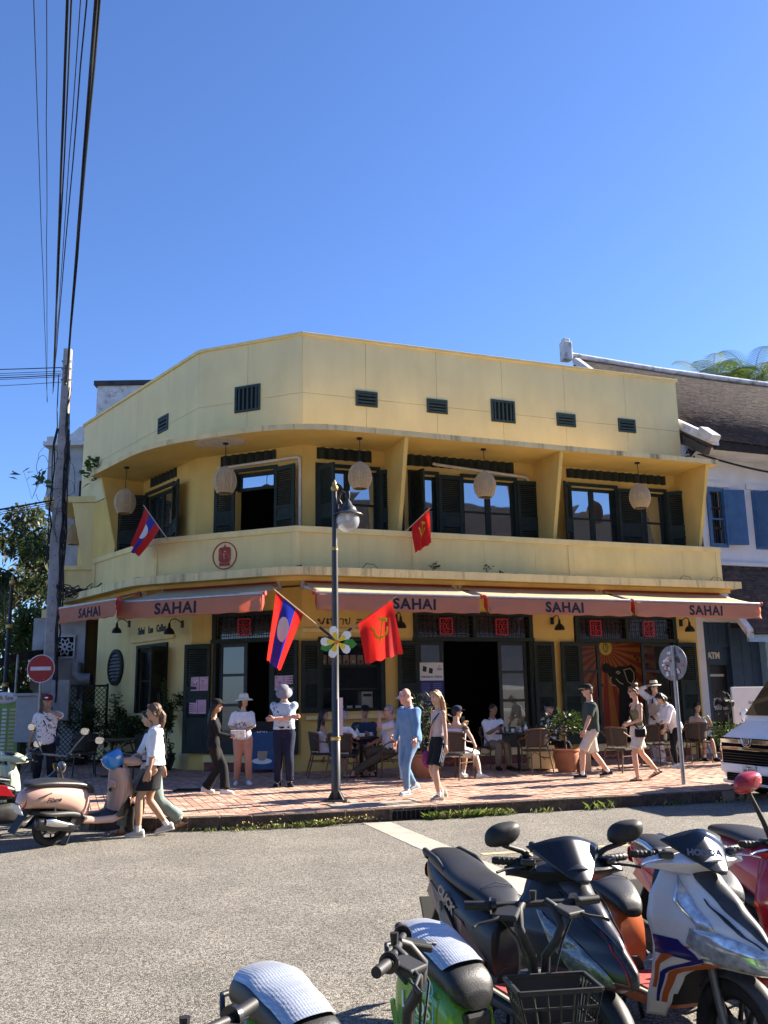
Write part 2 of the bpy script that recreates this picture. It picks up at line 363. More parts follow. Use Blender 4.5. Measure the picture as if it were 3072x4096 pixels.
m_green = mat('dark_green_paint', (.022,.032,.026), rough=.65, var=.18, scale=7, bump=.06, bscale=40, spec=.25, dirt=.2, dirtcol=(.035,.04,.03), dscale=4)
m_greenv = mat('vent_green', (.028,.05,.045), rough=.6, var=.2, scale=8)
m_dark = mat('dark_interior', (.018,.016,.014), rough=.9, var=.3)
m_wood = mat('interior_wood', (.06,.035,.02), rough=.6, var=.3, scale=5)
g_up = glass('upper_window_glass', refl=.46); g_lo = glass('shop_window_glass', tint=(.006,.007,.007), refl=.055)
m_white = mat('white_paint', (.75,.74,.70), rough=.6, var=.06)
m_pipe = mat('white_pvc', (.68,.64,.56), rough=.5, var=.1)
def add_streak(m, amt=.14, sx=3.0):
    """faint rain streaks running down the wall"""
    n = m.node_tree.nodes; L = m.node_tree.links; b = n['Principled BSDF']; src = b.inputs['Base Color'].links[0].from_socket
    tc = n.new('ShaderNodeTexCoord'); mp = n.new('ShaderNodeMapping'); mp.inputs['Scale'].default_value = (sx,sx,.22); L.new(tc.outputs['Object'], mp.inputs[0])
    nz = n.new('ShaderNodeTexNoise'); nz.inputs['Scale'].default_value = 2.2; nz.inputs['Detail'].default_value = 7; nz.inputs['Roughness'].default_value = .65; L.new(mp.outputs[0], nz.inputs['Vector'])
    r = n.new('ShaderNodeMapRange'); r.inputs[1].default_value = .42; r.inputs[2].default_value = .72; r.inputs[3].default_value = 1.03; r.inputs[4].default_value = 1-amt; L.new(nz.outputs['Fac'], r.inputs[0])
    x = n.new('ShaderNodeMix'); x.data_type = 'RGBA'; x.blend_type = 'MULTIPLY'; x.inputs['Factor'].default_value = 1; L.new(src, x.inputs['A']); L.new(r.outputs[0], x.inputs['B']); L.new(x.outputs['Result'], b.inputs['Base Color'])
add_streak(m_yel, .09, 1.3); add_streak(m_attic, .055, .9); add_streak(m_yel2, .10, 1.6); add_streak(m_bounce, .07, 1.2)
B = empty('corner_building', P1, 0, 'two-storey yellow corner building with dark green shutters and curved balcony', 'building')
Bi = Matrix.Translation(-P1)
def bl(b, name, mt, parent=None, **k):
    """build in world coordinates under the building empty"""
    b.xform(Bi); return b.build(name, mt, parent or B, **k)
def fbox(b, f, s0, s1, o0, o1, z0, z1):
    p = [f.p(s, o, z) for z in (z0, z1) for o in (o0, o1) for s in (s0, s1)]
    return b.add(p, [(0,1,3,2),(4,6,7,5),(0,4,5,1),(2,3,7,6),(0,2,6,4),(1,5,7,3)])
def wall(f, s0, s1, z0, z1, op, o0=-.22, o1=0.0):
    b = MB(); xs = sorted({s0, s1, *[max(s0, o[0]) for o in op], *[min(s1, o[1]) for o in op]})
    for a, c in zip(xs, xs[1:]):
        mid = (a+c)/2; cols = sorted([(o[2], o[3]) for o in op if o[0] < mid < o[1]]); z = z0
        for q0, q1 in cols:
            if q0 > z: fbox(b, f, a, c, o0, o1, z, q0)
            z = max(z, q1)
        if z < z1: fbox(b, f, a, c, o0, o1, z, z1)
    return b
ZB = .10
op_R = [(.34,1.83,1.38,2.9),(2.70,5.55,.5,2.92),(2.66,5.57,2.98,3.50),(6.95,9.72,.5,2.92),(6.80,9.68,2.98,3.50)]
bl(wall(FR, 0, SE, ZB, 4.06, op_R), 'wall', m_bounce)
bl(wall(FM, 0, LM, ZB, 4.06, [(.66,2.05,.5,2.92),(.66,2.05,2.98,3.50)]), 'wall', m_bounce)
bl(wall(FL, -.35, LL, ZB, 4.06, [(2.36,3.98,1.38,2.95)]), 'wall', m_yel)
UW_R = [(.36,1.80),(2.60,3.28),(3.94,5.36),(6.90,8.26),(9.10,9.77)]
bl(wall(FR, 0, SE, 4.2, 7.30, [(a, c, 4.45, 6.76) for a, c in UW_R]), 'wall', m_bounce)
bl(wall(FM, 0, LM, 4.2, 7.30, [(1.10,2.12,4.45,6.78)]), 'wall', m_bounce)
bl(wall(FL, -2.2, LL, 4.2, 7.30, [(2.55,4.08,4.45,6.82)]), 'wall', m_bounce)
# attic: plaster panels divided by shadow joints, over a core
AZ0, AZ1, AZM = 7.38, 9.90, 8.51
core = MB()
for f, a, c in ((FR, 0, SE), (FM, 0, LM), (FL, -2.2, LL)): fbox(core, f, a, c, -.25, -.06, AZ0-.06, AZ1)
bl(core, 'attic_core', mat('joint_shadow', (.30,.24,.11), rough=1))
def panels(f, cuts):
    for a, c in zip(cuts, cuts[1:]):
        for z0, z1 in ((AZ0-.05, AZM-.004), (AZM+.004, AZ1)):
            b = MB(); fbox(b, f, a+.004, c-.004, -.06, 0, z0, z1); bl(b, 'attic_panel', m_attic)
panels(FR, [0,1.54,3.35,5.13,6.92,8.76,SE]); panels(FM, [0,1.35,LM]); panels(FL, [-2.2,0,1.72,3.55,LL])
def offset_line(off, s_left, s_right, roundc=0.0, n=8):
    """outline of the three facets pushed out by off, left to right"""
    def mit(fa, fb, C):
        b = (fa.n + fb.n).normalized(); return C + b*off/b.dot(fa.n)
    A = FL.p(s_left, off, 0); c2 = mit(FL, FM, P2); c1 = mit(FM, FR, P1); Z = FR.p(s_right, off, 0); out = [A]
    for C, u, v in ((c2, A, c1), (c1, c2, Z)):
        if roundc:
            a = C + (u-C).normalized()*roundc; c = C + (v-C).normalized()*roundc
            out += [a*(1-t)**2 + C*2*t*(1-t) + c*t*t for t in [i/n for i in range(n+1)]]
        else: out.append(C)
    return out + [Z]
def slab(o_out, o_in, sl, sr, z0, z1, rc=0.0):
    a = offset_line(o_out, sl, sr, rc); c = offset_line(o_in, sl, sr, 0)
    return [(p.x, p.y) for p in a] + [(p.x, p.y) for p in reversed(c)]
def strip(b, line0, line1, z0, z1):
    """closed band between two equally long outlines"""
    rs = [[V(p.x,p.y,z0), V(q.x,q.y,z0), V(q.x,q.y,z1), V(p.x,p.y,z1)] for p, q in zip(line0, line1)]
    return b.rings(rs)
b = MB(); strip(b, offset_line(.05, -2.25, SE+.03), offset_line(-.3, -2.25, SE+.03), AZ1, AZ1+.075); bl(b, 'parapet_coping', m_yel2, bevel=.012)
b = MB(); strip(b, offset_line(1.33, 2.05, SE+.02, 1.3), offset_line(-.2, 2.05, SE+.02, .001), 7.27, 7.375); bl(b, 'canopy_slab', m_bounce)
b = MB(); strip(b, offset_line(1.345, 2.05, SE+.02, 1.3), offset_line(1.331, 2.05, SE+.02, 1.3), 7.265, 7.385); bl(b, 'canopy_edge', m_edge)
# bare patch where paint has peeled off the soffit round a lamp rose
b = MB(); pp = FM.p(1.2,.95,7.262); rp = random.Random(2)
ring = [pp + FM.d*(.62*math.cos(t)*(1+rp.uniform(-.14,.14))) + FM.n*(.34*math.sin(t)*(1+rp.uniform(-.14,.14))) for t in [2*PI*k/22 for k in range(22)]]
b.rings([ring, [q+V(0,0,.01) for q in ring]]); bl(b, 'peeled_patch', mat('bare_plaster', (.62,.55,.46), rough=.95, var=.15, scale=8))
# fins between the bays
def fin(f, s, w=.09, top=1.27, bot=.72):
    b = MB(); p = [f.p(s+dw, o, z) for dw in (-w/2, w/2) for o, z in ((0,4.3),(bot-.22,4.3),(top,7.268),(0,7.268))]
    b.add(p, [(0,1,2,3),(7,6,5,4),(0,4,5,1),(1,5,6,2),(2,6,7,3),(3,7,4,0)]); bl(b, 'fin', m_bounce)
for s in (2.03,5.95,10.16): fin(FR, s)
fin(FL, 2.2, top=1.12, bot=.6)
# balcony front
b = MB(); strip(b, offset_line(1.10, 1.95, SE, 0), offset_line(.97, 1.95, SE, 0), 4.27, 5.06); bl(b, 'balcony_wall', m_yel)
b = MB(); strip(b, offset_line(1.135, 1.92, SE+.03, 0), offset_line(.94, 1.92, SE+.03, 0), 5.06, 5.19); bl(b, 'balcony_rail', m_yel2, bevel=.01)
for f, s in ((FR,2.24),(FR,6.14),(FR,10.36),(FL,2.02)):
    b = MB(); fbox(b, f, s-.07, s+.07, 1.10, 1.125, 4.27, 5.058); bl(b, 'balcony_pilaster', m_yel2)
for C, fa, fb in ((P1, FM, FR), (P2, FL, FM)):
    bb = (fa.n+fb.n).normalized(); q = C + bb*1.125/bb.dot(fa.n)
    b = MB(); strip(b, [q-fa.d*.08, q, q+fb.d*.08], [q-fa.d*.08-fa.n*.03, q-bb*.03, q+fb.d*.08-fb.n*.03], 4.27, 5.058); bl(b, 'balcony_pilaster', m_yel2)
for f, s in ((FR,.95),(FR,3.9),(FR,5.2),(FR,7.9),(FR,9.3),(FM,1.52),(FL,3.3)):
    b = MB(); fbox(b, f, s-.003, s+.003, 1.099, 1.1015, 4.29, 5.05); bl(b, 'joint_line', mat('joint_line', (.52,.41,.18), rough=1))
b = MB(); strip(b, offset_line(1.66, 1.1, SE+.05, .5), offset_line(-.2, 1.1, SE+.05, .001), 4.10, 4.255); bl(b, 'cornice_slab', m_bounce)
b = MB(); strip(b, offset_line(1.675, 1.08, SE+.07, .5), offset_line(1.662, 1.08, SE+.07, .5), 4.095, 4.262); bl(b, 'cornice_edge', m_edge)
b = MB(); strip(b, offset_line(1.35, 1.1, SE, .4), offset_line(1.2, 1.1, SE, .4), 4.02, 4.10); bl(b, 'cornice_step', m_bounce)
# hidden body: floors, roof, back walls
out = [FR.p(SE,-.21,0), FM.p(LM-.02,-.21,0), FL.p(LL-.05,-.21,0), FL.p(-2.2,-.21,0), V(-6.5,33,0), V(4.6,33,0)]
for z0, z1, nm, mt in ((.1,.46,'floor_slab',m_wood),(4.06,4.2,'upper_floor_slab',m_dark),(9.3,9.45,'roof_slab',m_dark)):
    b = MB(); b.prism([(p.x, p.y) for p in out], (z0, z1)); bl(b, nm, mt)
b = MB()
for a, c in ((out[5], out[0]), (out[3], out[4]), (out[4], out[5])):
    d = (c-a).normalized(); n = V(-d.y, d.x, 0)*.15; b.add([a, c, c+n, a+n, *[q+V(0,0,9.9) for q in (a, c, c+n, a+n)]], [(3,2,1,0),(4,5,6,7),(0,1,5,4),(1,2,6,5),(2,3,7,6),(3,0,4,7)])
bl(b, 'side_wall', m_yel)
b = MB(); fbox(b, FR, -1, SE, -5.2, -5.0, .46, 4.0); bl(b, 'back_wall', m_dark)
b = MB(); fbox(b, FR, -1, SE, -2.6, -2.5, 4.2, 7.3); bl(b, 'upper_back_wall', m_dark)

# ---- shutters and windows
def shutter(f, s, z0, z1, w, hinge=-1, ang=0.0, off=.03, t=.045, parent=None, mid=.5, top=.5):
    """leaf hinged at s; ang 0 lies flat along the wall; hinge -1 opens to the left of s, +1 to the right"""
    M = f.M(s, off, z0); Rm = Matrix.Rotation(-R(ang)*hinge, 4, 'Y'); X = Matrix.Translation(-P1) @ M @ Rm
    h = z1-z0; fr = MB(); st = .085; g = hinge
    def bx(x0, x1, y0, y1, za=0, zb=t):
        xa, xb = sorted((g*x0, g*x1)); fr.box(((xa+xb)/2, (y0+y1)/2, (za+zb)/2), (xb-xa, y1-y0, zb-za))
    rails = [(0,.12),(h*mid-.16,h*mid-.10),(h*mid+.10,h*mid+.16),(h-.1,h)] if h < 2.3 else [(0,.12),(.66,.76),(h*.46,h*.46+.06),(h*.58,h*.58+.06),(h-.1,h)]
    bx(0, st, 0, h); bx(w-st, w, 0, h)
    for y0, y1 in rails: bx(st, w-st, y0, y1)
    lou = []
    for k, ((a0, a1), (b0, b1)) in enumerate(zip(rails, rails[1:])):
        gap = b0-a1
        if (h < 2.3 and k == 1) or (h >= 2.3 and k in (0, 2)): bx(st, w-st, a1, b0, .01, t-.012); bx(st+.06, w-st-.06, a1+.04, b0-.04, .012, t-.004)
        else: lou.append((a1, b0))
    o = fr.xform(X).build('shutter', m_green, parent or B)
    sl = MB()
    for y0, y1 in lou:
        n = max(3, round((y1-y0)/.048))
        for i in range(n):
            y = y0 + (i+.5)*(y1-y0)/n; sl.box((g*w/2, y, t/2), (w-2*st+.01, .011, .052), Matrix.Rotation(R(52), 3, 'X'))
    tag(sl.xform(X).build('louvre_slats', m_green, o), kind='stuff')
    return o
def window(f, s0, s1, z0, z1, cols=2, rows=(.52,), gl=None, off=-.1, fw_=.07, trim=.09, sashes=True, name='window'):
    b = MB()
    if trim:      # outer frame, proud of the wall
        fbox(b, f, s0-trim+.02, s0+.03, -.04, .045, z0, z1+.03); fbox(b, f, s1-.03, s1+trim-.02, -.04, .045, z0, z1+.03); fbox(b, f, s0-trim+.02, s1+trim-.02, -.04, .05, z1+.03, z1+.11)
    o = bl(b, name, m_green)
    b = MB(); w = (s1-s0)/cols
    for k in range(cols):
        a, c = s0+k*w, s0+(k+1)*w
        fbox(b, f, a, a+fw_, off-.02, off+.03, z0, z1); fbox(b, f, c-fw_, c, off-.02, off+.03, z0, z1)
        fbox(b, f, a+fw_, c-fw_, off-.02, off+.03, z1-fw_, z1); fbox(b, f, a+fw_, c-fw_, off-.02, off+.03, z0, z0+fw_)
        for r_ in rows: z = z0+(z1-z0)*r_; fbox(b, f, a+fw_, c-fw_, off-.018, off+.027, z-.022, z+.022)
    bl(b, 'sash', m_green, o)
    for k in range(cols):
        a, c = s0+k*w+fw_, s0+(k+1)*w-fw_; zs = [z0+fw_] + [z0+(z1-z0)*r_ for r_ in rows] + [z1-fw_]
        for q0, q1 in zip(zs, zs[1:]):
            b = MB(); t = random.uniform(-.006,.006); p = [f.p(a, off+t, q0), f.p(c, off-t, q0), f.p(c, off-t*.6, q1), f.p(a, off+t*.4, q1)]; b.add(p, [(0,1,2,3)]); bl(b, 'pane', gl or g_up, o)
    return o
ZS, ZT = 4.5, 6.76
for (a, c), cols in zip(UW_R, (2,1,2,2,1)): window(FR, a, c, 4.45, ZT, cols, (.66,), trim=.07)
window(FM, 1.10, 2.12, 6.36, 6.76, 1, (), trim=.07); window(FL, 2.55, 4.08, 4.45, 6.82, 2, (.62,), trim=.08)
for s, h, w, a in ((.36,-1,.5,118),(1.83,1,.56,24),(2.60,-1,.5,104),(3.30,1,.62,1),(5.39,1,.74,4),(6.90,-1,.52,40),(8.28,1,.72,2),(9.80,1,.82,33)):
    shutter(FR, s, ZS, 6.80, w, h, a)
shutter(FM, 1.09, ZS, 6.80, .5, -1, 10); shutter(FM, 2.13, ZS, 6.80, .6, 1, 14)
shutter(FL, 2.52, ZS, 6.86, .72, -1, 62); shutter(FL, 4.12, ZS, 6.82, .74, 1, 16)
# corrugated vent strips above the windows
def corr(f, s0, s1, z0, z1):
    b = MB(); n = round((s1-s0)/.055)
    rs = []
    for i in range(n+1):
        s = s0+(s1-s0)*i/n; o = .012 + .022*(1 if (i // 2) % 2 else -1)
        rs.append([f.p(s, o, z0), f.p(s, o+.012, z0), f.p(s, o+.012, z1), f.p(s, o, z1)])
    b.rings(rs); bl(b, 'corrugated_vent', m_green)
    b = MB(); fbox(b, f, s0+.01, s1-.01, .0015, .004, z0+.01, z1-.01); bl(b, 'vent_back', m_dark)
for f, a, c, z0, z1 in ((FR,.34,1.66,6.97,7.24),(FR,2.3,5.36,6.98,7.25),(FR,6.84,9.81,6.99,7.23),(FM,.66,2.13,6.99,7.23),(FL,2.68,4.2,7.03,7.26)): corr(f, a, c, z0, z1)
# small louvred openings in the attic
def avent(f, s0, s1, z0, z1, vert=False):
    b = MB(); e = .055
    fbox(b, f, s0, s0+e, 0, .03, z0, z1); fbox(b, f, s1-e, s1, 0, .03, z0, z1); fbox(b, f, s0+e, s1-e, 0, .03, z1-e, z1); fbox(b, f, s0+e, s1-e, 0, .03, z0, z0+e)
    o = bl(b, 'attic_vent', m_greenv); b = MB(); fbox(b, f, s0+e, s1-e, .001, .004, z0+e, z1-e); bl(b, 'opening', MATS['void_black'], o)
    n = 5 if vert else 3
    for k in range(n):
        b = MB(); t = (k+.5)/n
        if vert: s = s0+e+(s1-s0-2*e)*t; fbox(b, f, s-.022, s+.022, .004, .02, z0+e, z1-e)
        else: z = z0+e+(z1-z0-2*e)*t; fbox(b, f, s0+e, s1-e, .004, .024, z-.012, z+.03)
        bl(b, 'slat', m_greenv, o)
for a in ((FR,1.28,1.82,8.32,8.69),(FR,3.08,3.62,8.33,8.68),(FR,4.80,5.46,8.27,8.84,True),(FR,6.65,7.2,8.33,8.67),(FR,8.49,9.02,8.34,8.70),(FM,1.02,1.70,8.24,8.88,True),(FL,3.05,3.62,8.38,8.80)): avent(*a)
# waste pipes on the upper wall
def pipe(pts, r=.035, name='pipe', mt=None):
    bl(MB().tube([p for p in pts], r, 8), name, mt or m_pipe, smooth=60)
pipe([FM.p(.62,.06,6.93), FM.p(2.70,.06,6.98), FM.p(2.75,.06,6.95), FM.p(2.76,.06,6.88), FM.p(2.76,.06,4.4)])
pipe([FR.p(3.18,.05,7.06), FR.p(3.25,.09,7.03), FR.p(5.62,.07,6.90), FR.p(5.70,.06,6.87), FR.p(5.72,.06,6.78)])
# ---- ground floor openings
def doorway(f, s0, s1, tr0, tr1, leaves, doorl, doorr, emblems):
    b = MB()
    fbox(b, f, s0-.06, s0+.02, -.12, .05, .5, 2.9); fbox(b, f, s1-.02, s1+.06, -.12, .05, .5, 2.9)
    fbox(b, f, s0-.12, s1+.12, -.14, .07, 2.9, 2.99); fbox(b, f, s0-.10, s1+.10, -.12, .06, 3.49, 3.57)
    fbox(b, f, s0-.10, s0, -.12, .055, 2.99, 3.49); fbox(b, f, s1, s1+.10, -.12, .055, 2.99, 3.49)
    if len(emblems) > 1: fbox(b, f, (s0+s1)/2-.04, (s0+s1)/2+.04, -.12, .054, 2.99, 3.49)
    o = bl(b, 'doorway', m_green)
    b = MB(); p = [f.p(s0,-.06,2.99), f.p(s1,-.06,2.99), f.p(s1,-.06,3.49), f.p(s0,-.06,3.49)]; b.add(p, [(0,1,2,3)]); bl(b, 'transom_pane', g_lo, o)
    gr = MB()
    for k in range(4): z = 3.06+k*.115; fbox(gr, f, s0, s1, -.02, -.008, z-.005, z+.005)
    for k in range(int((s1-s0)/.12)): s = s0+.06+k*.12; fbox(gr, f, s-.004, s+.004, -.0215, -.0065, 2.99, 3.49)
    bl(gr, 'transom_grille', m_iron, o)
    for s in emblems:
        em = MB(); M = f.M(s, -.004, 3.24); w, h, e = .30, .36, .028
        for x, y, a, c in ((0,h/2,w,e),(0,-h/2,w,e),(-w/2,0,e,h),(w/2,0,e,h)): em.box(M @ V(x,y,0), (0,0,0)); em.v = em.v[:-8]; em.f = em.f[:-6]; em.mi = em.mi[:-6]; em.prism([(x-a/2,y-c/2),(x+a/2,y-c/2),(x+a/2,y+c/2),(x-a/2,y+c/2)], .012 if a > c else .0135, M)
        st = strokes([[(.07*math.cos(t), .10*math.sin(t)), (.14*math.cos(t), .17*math.sin(t))] for t in [2*PI*k/14 for k in range(14)] if True] + [arc(-.03,0,.032,.075,0,360,12), arc(.04,0,.025,.06,60,330,10)], .014, .011)
        em.join(st, M); bl(em, 'red_emblem', mat('red_lacquer', (.50,.02,.03), rough=.5, var=.1), o)
    for a, c, op in leaves:
        window_leaf(f, a, c, o, op)
    return o
def window_leaf(f, a, c, o, gl):
    b = MB(); e = .085
    fbox(b, f, a, a+e, -.10, -.055, .5, 2.9); fbox(b, f, c-e, c, -.10, -.055, .5, 2.9); fbox(b, f, a+e, c-e, -.10, -.055, 2.9-e, 2.9); fbox(b, f, a+e, c-e, -.10, -.055, .5, .95)
    for z in (1.55, 2.2): fbox(b, f, a+e, c-e, -.098, -.057, z-.03, z+.03)
    bl(b, 'door_leaf', mat('near_black_green', (.012,.016,.013), rough=.45), o)
    for q0, q1 in ((.95,1.52),(1.58,2.17),(2.23,2.815)):
        b = MB(); p = [f.p(a+e,-.075,q0), f.p(c-e,-.075,q0), f.p(c-e,-.075,q1), f.p(a+e,-.075,q1)]; b.add(p, [(0,1,2,3)]); bl(b, 'pane', gl, o)
g_mid = glass('door_glass', tint=(.008,.009,.009), refl=.06)
g_see = clear('clear_window', tint=(.80,.82,.82), mixw=.88, rough=.02, base=.03)
doorway(FM, .66, 2.05, 0, 0, [(.70,1.42,g_mid)], 0, 0, [1.36])
doorway(FR, 2.70, 5.55, 0, 0, [(2.72,3.36,g_mid),(4.75,5.5,g_mid)], 0, 0, [3.42,4.85])
doorway(FR, 6.92, 9.68, 0, 0, [(6.95,7.52,g_see),(8.74,9.62,g_see)], 0, 0, [7.42,8.98])
for f, s, h, w in ((FM,.56,-1,.66),(FM,2.10,1,.66),(FR,2.68,-1,.50),(FR,5.62,1,.54),(FR,6.90,-1,.56),(FR,9.74,1,.54)): shutter(f, s, .52, 2.9, w, h, 3, off=.055)
# serving window with its leaf and sill
window(FR, .44, 1.83, 1.38, 2.86, 1, (.66,), gl=g_see, trim=.09); shutter(FR, .40, 1.36, 2.88, .44, -1, 4, off=.06, parent=None)
b = MB(); fbox(b, FR, .08, 2.2, 0, .09, 1.22, 1.31); bl(b, 'sill', m_yel2, bevel=.008)
window(FL, 2.38, 3.96, 1.38, 2.92, 2, (.5,), gl=g_lo, trim=.09); shutter(FL, 4.0, 1.36, 2.92, .55, 1, 60, off=.05); 
b = MB(); fbox(b, FL, .4, 4.6, 0, .08, 1.26, 1.35); bl(b, 'sill', m_yel2, bevel=.008)
b = MB(); fbox(b, FL, 2.0, 4.4, 0, .07, 3.10, 3.19); bl(b, 'ledge', m_yel2, bevel=.008)
b = MB(); fbox(b, FR, .0, 1.6, 0, .06, 3.07, 3.16); bl(b, 'ledge', m_yel2, bevel=.008)
# round louvred opening
f = FL; C = f.M(1.02, 0, 2.54); b = MB(); N = 36
rs = []
for k in range(N):
    t = 2*PI*k/N; x, y = math.cos(t), math.sin(t); rs.append([C @ V(.47*x,.47*y,.0), C @ V(.47*x,.47*y,.06), C @ V(.38*x,.38*y,.07), C @ V(.37*x,.37*y,.0)])
b.rings(rs, closed=True); o = bl(b, 'round_vent', m_green, smooth=40)
b = MB(); b.prism([(.375*math.cos(2*PI*k/N), .375*math.sin(2*PI*k/N)) for k in range(N)], (.002,.005), C); bl(b, 'opening', MATS['void_black'], o)
for k in range(8):
    y = -.32+k*.09; hw = math.sqrt(max(.375**2-y*y, .01))*.97; b = MB(); b.box((0,0,0), (2*hw,.02,.085), Matrix.Rotation(R(50),3,'X')); b.xform(C @ Matrix.Translation((0,y,.035))); bl(b, 'louvre_slat', mat('bare_tin', (.18,.17,.16), rough=.6, var=.4, dirt=.8), o)
# brick steps at the doors
m_sb = mat('step_brick', (.16,.055,.04), rough=.85, var=.3, scale=14, bump=.4)
for f, a, c in ((FM,.62,2.1),(FR,2.66,5.6),(FR,6.9,9.7)):
    b = MB(); fbox(b, f, a, c, .0, .34, ZB, .36); o = bl(b, 'step', m_sb)
    n = int((c-a)/.085)
    b = MB()
    for k in range(n): s = a+.01+k*(c-a)/n; fbox(b, f, s, s+(c-a)/n-.012, .335, .348, .19, .35)
    tag(bl(b, 'step_bricks', mat('step_brick_light', (.21,.075,.055), rough=.85, var=.4, scale=5), o), kind='stuff')
    b = MB(); fbox(b, f, a-.02, c+.02, .01, .36, .36, .5); bl(b, 'step_tread', m_yel2, o)
# lettering on the wall and the round badge on the balcony
m_blk = mat('black_letter', (.012,.012,.014), rough=.5, var=.05)
m_badge = mat('badge_red', (.36,.035,.03), rough=.6, var=.1)
for s_, t_ in ((2.50,'Sahai'),(3.04,'Lao'),(3.62,'Coffee')): text('wall_lettering', t_, .25, Bi @ FL.M(s_, .006, 3.38), m_blk, B, bold=.004, sx=.74, depth=.012)
def loop(cx, cy, r): return arc(cx, cy, r, r, 0, 360, 8)
lao = [  # sa-hai lao, drawn letter by letter
 [loop(.02,.09,.022), [(.04,.09),(.06,.02),(.1,.0),(.13,.03),(.14,.12)], [(.1,.02),(.16,.13)]],
 [loop(.03,.1,.02), [(.03,.08),(.0,.05)], loop(.03,.03,.02), [(.03,.0),(.06,.03)]],
 [loop(.015,.11,.018), [(.03,.1),(.03,.01),(.07,.1),(.1,.12),(.12,.09),(.12,.0),(.16,.0),(.17,.12)]],
 [arc(.05,.08,.045,.045,150,-40,8)+[(.085,.0)]],
 [loop(.02,.1,.018), [(.03,.085),(.02,.03),(.06,.0),(.1,.03),(.11,.15)]],
 None,
 [loop(.03,.03,.022), [(.05,.03),(.07,.1),(.11,.12),(.14,.08),(.14,.0)], [(.01,.1),(.05,.12)]],
 [arc(.05,.08,.045,.045,150,-40,8)+[(.085,.0)]],
 [loop(.03,.02,.02), [(.05,.02),(.1,.0),(.13,.05),(.11,.11),(.05,.12)]],
 None,
 [[(.02,.0),(.02,.09),(.06,.12),(.11,.1),(.12,.0)], loop(.035,.02,.015)],
 [arc(.05,.08,.045,.045,150,-40,8)+[(.085,.0)]],
 [loop(.02,.02,.018), [(.0,.03),(.0,.14)]],
 [loop(.02,.03,.018), [(.03,.02),(.06,.1),(.09,.02),(.13,.0),(.14,.17)]]]
x = 0; st = []; words = []
for L_ in lao:
    if L_ is None: words.append(st); st = []; x += .11; continue
    st += [[(x+a, c) for a, c in pl] for pl in L_]; x += max(a for pl in L_ for a, c in pl)+.035
for w_ in words+[st]: bl(strokes(w_, .017, .01).xform(FR.M(.36,.004,3.25)), 'wall_lettering', m_blk)
bd = MB(); M = FM.M(1.51, 1.102, 4.68); N = 48; rs = []
for k in range(N):
    t = 2*PI*k/N; x, y = math.cos(t), math.sin(t); rs.append([M @ V(.30*x,.30*y,0), M @ V(.30*x,.30*y,.014), M @ V(.277*x,.277*y,.014), M @ V(.277*x,.277*y,0)])
bd.rings(rs, closed=True); o = bl(bd, 'badge', m_badge)
star = [(.034*(1 if k % 2 == 0 else .42)*math.sin(2*PI*k/10+.25), .205+.034*(1 if k % 2 == 0 else .42)*math.cos(2*PI*k/10+.25)) for k in range(10)]
bl(MB().prism(star, .012, M), 'badge_star', m_badge, o)
rays = MB(); nr = 20
for k in range(nr):     # rounded square of rays round an oval heart
    t0, t1 = 2*PI*(k+.07)/nr, 2*PI*(k+.93)/nr
    def sq(t, r): 
        c, s = math.cos(t), math.sin(t); q = (abs(c)**5+abs(s)**5)**(-1/5); return (r*c*q, .02+r*1.12*s*q)
    def ov(t): return (.068*math.cos(t), .02+.088*math.sin(t))
    rays.prism([ov(t0), ov(t1), sq(t1,.148), sq((t0+t1)/2,.148), sq(t0,.148)][::-1][::-1], .012, M)
bl(rays, 'badge_rays', m_badge, o)
bl(strokes([arc(-.022,.02,.026,.062,0,360,14), [(.012,.075),(.034,.04),(.02,.0),(.016,-.05)], [(.05,.085),(.036,.04),(.05,0),(.03,-.04)]], .013, .012).xform(M), 'badge_bean', m_badge, o)
text('badge_lettering', 'SAHAI', .092, Bi @ M @ Matrix.Translation((0,-.19,.006)), m_badge, o, bold=.006, depth=.006)
# wall lamps under the awnings
def wall_lamp(f, s, z, label):
    o = empty('wall_lamp', f.p(s,0,z), 0, label, 'lamp', 'gooseneck lamps on the shop front'); T = Matrix.Translation(-f.p(s,0,z)) @ f.M(s,0,z)
    MB().box((0,0,.02), (.09,.17,.04)).xform(T).build('bracket', m_blk, o, bevel=.01)
    MB().tube([V(0,.03,.04), V(0,.09,.13), V(0,.12,.22), V(0,.08,.31), V(0,-.02,.34)], .012, 8).xform(T).build('arm', m_blk, o, smooth=60)
    MB().lathe([(.02,.02),(.03,-.03),(.034,-.09),(.085,-.13),(.12,-.19),(.125,-.24),(.118,-.24),(.08,-.14)], 18, M=Matrix.Rotation(-PI/2,3,'X')).xform(T @ Matrix.Translation((0,0,.34))).build('shade', m_blk, o, smooth=50)
for f, s, z, l in ((FL,1.75,3.62,'black gooseneck lamp beside the words on the left wall'),(FL,4.75,3.40,'black gooseneck lamp above the pink posters'),(FR,2.17,3.40,'black gooseneck lamp behind the red flag by the bald man'),(FR,6.2,3.40,'black gooseneck lamp between the two wide doorways'),(FR,9.95,3.40,'black gooseneck lamp at the right end of the yellow wall')): wall_lamp(f, s, z, l)
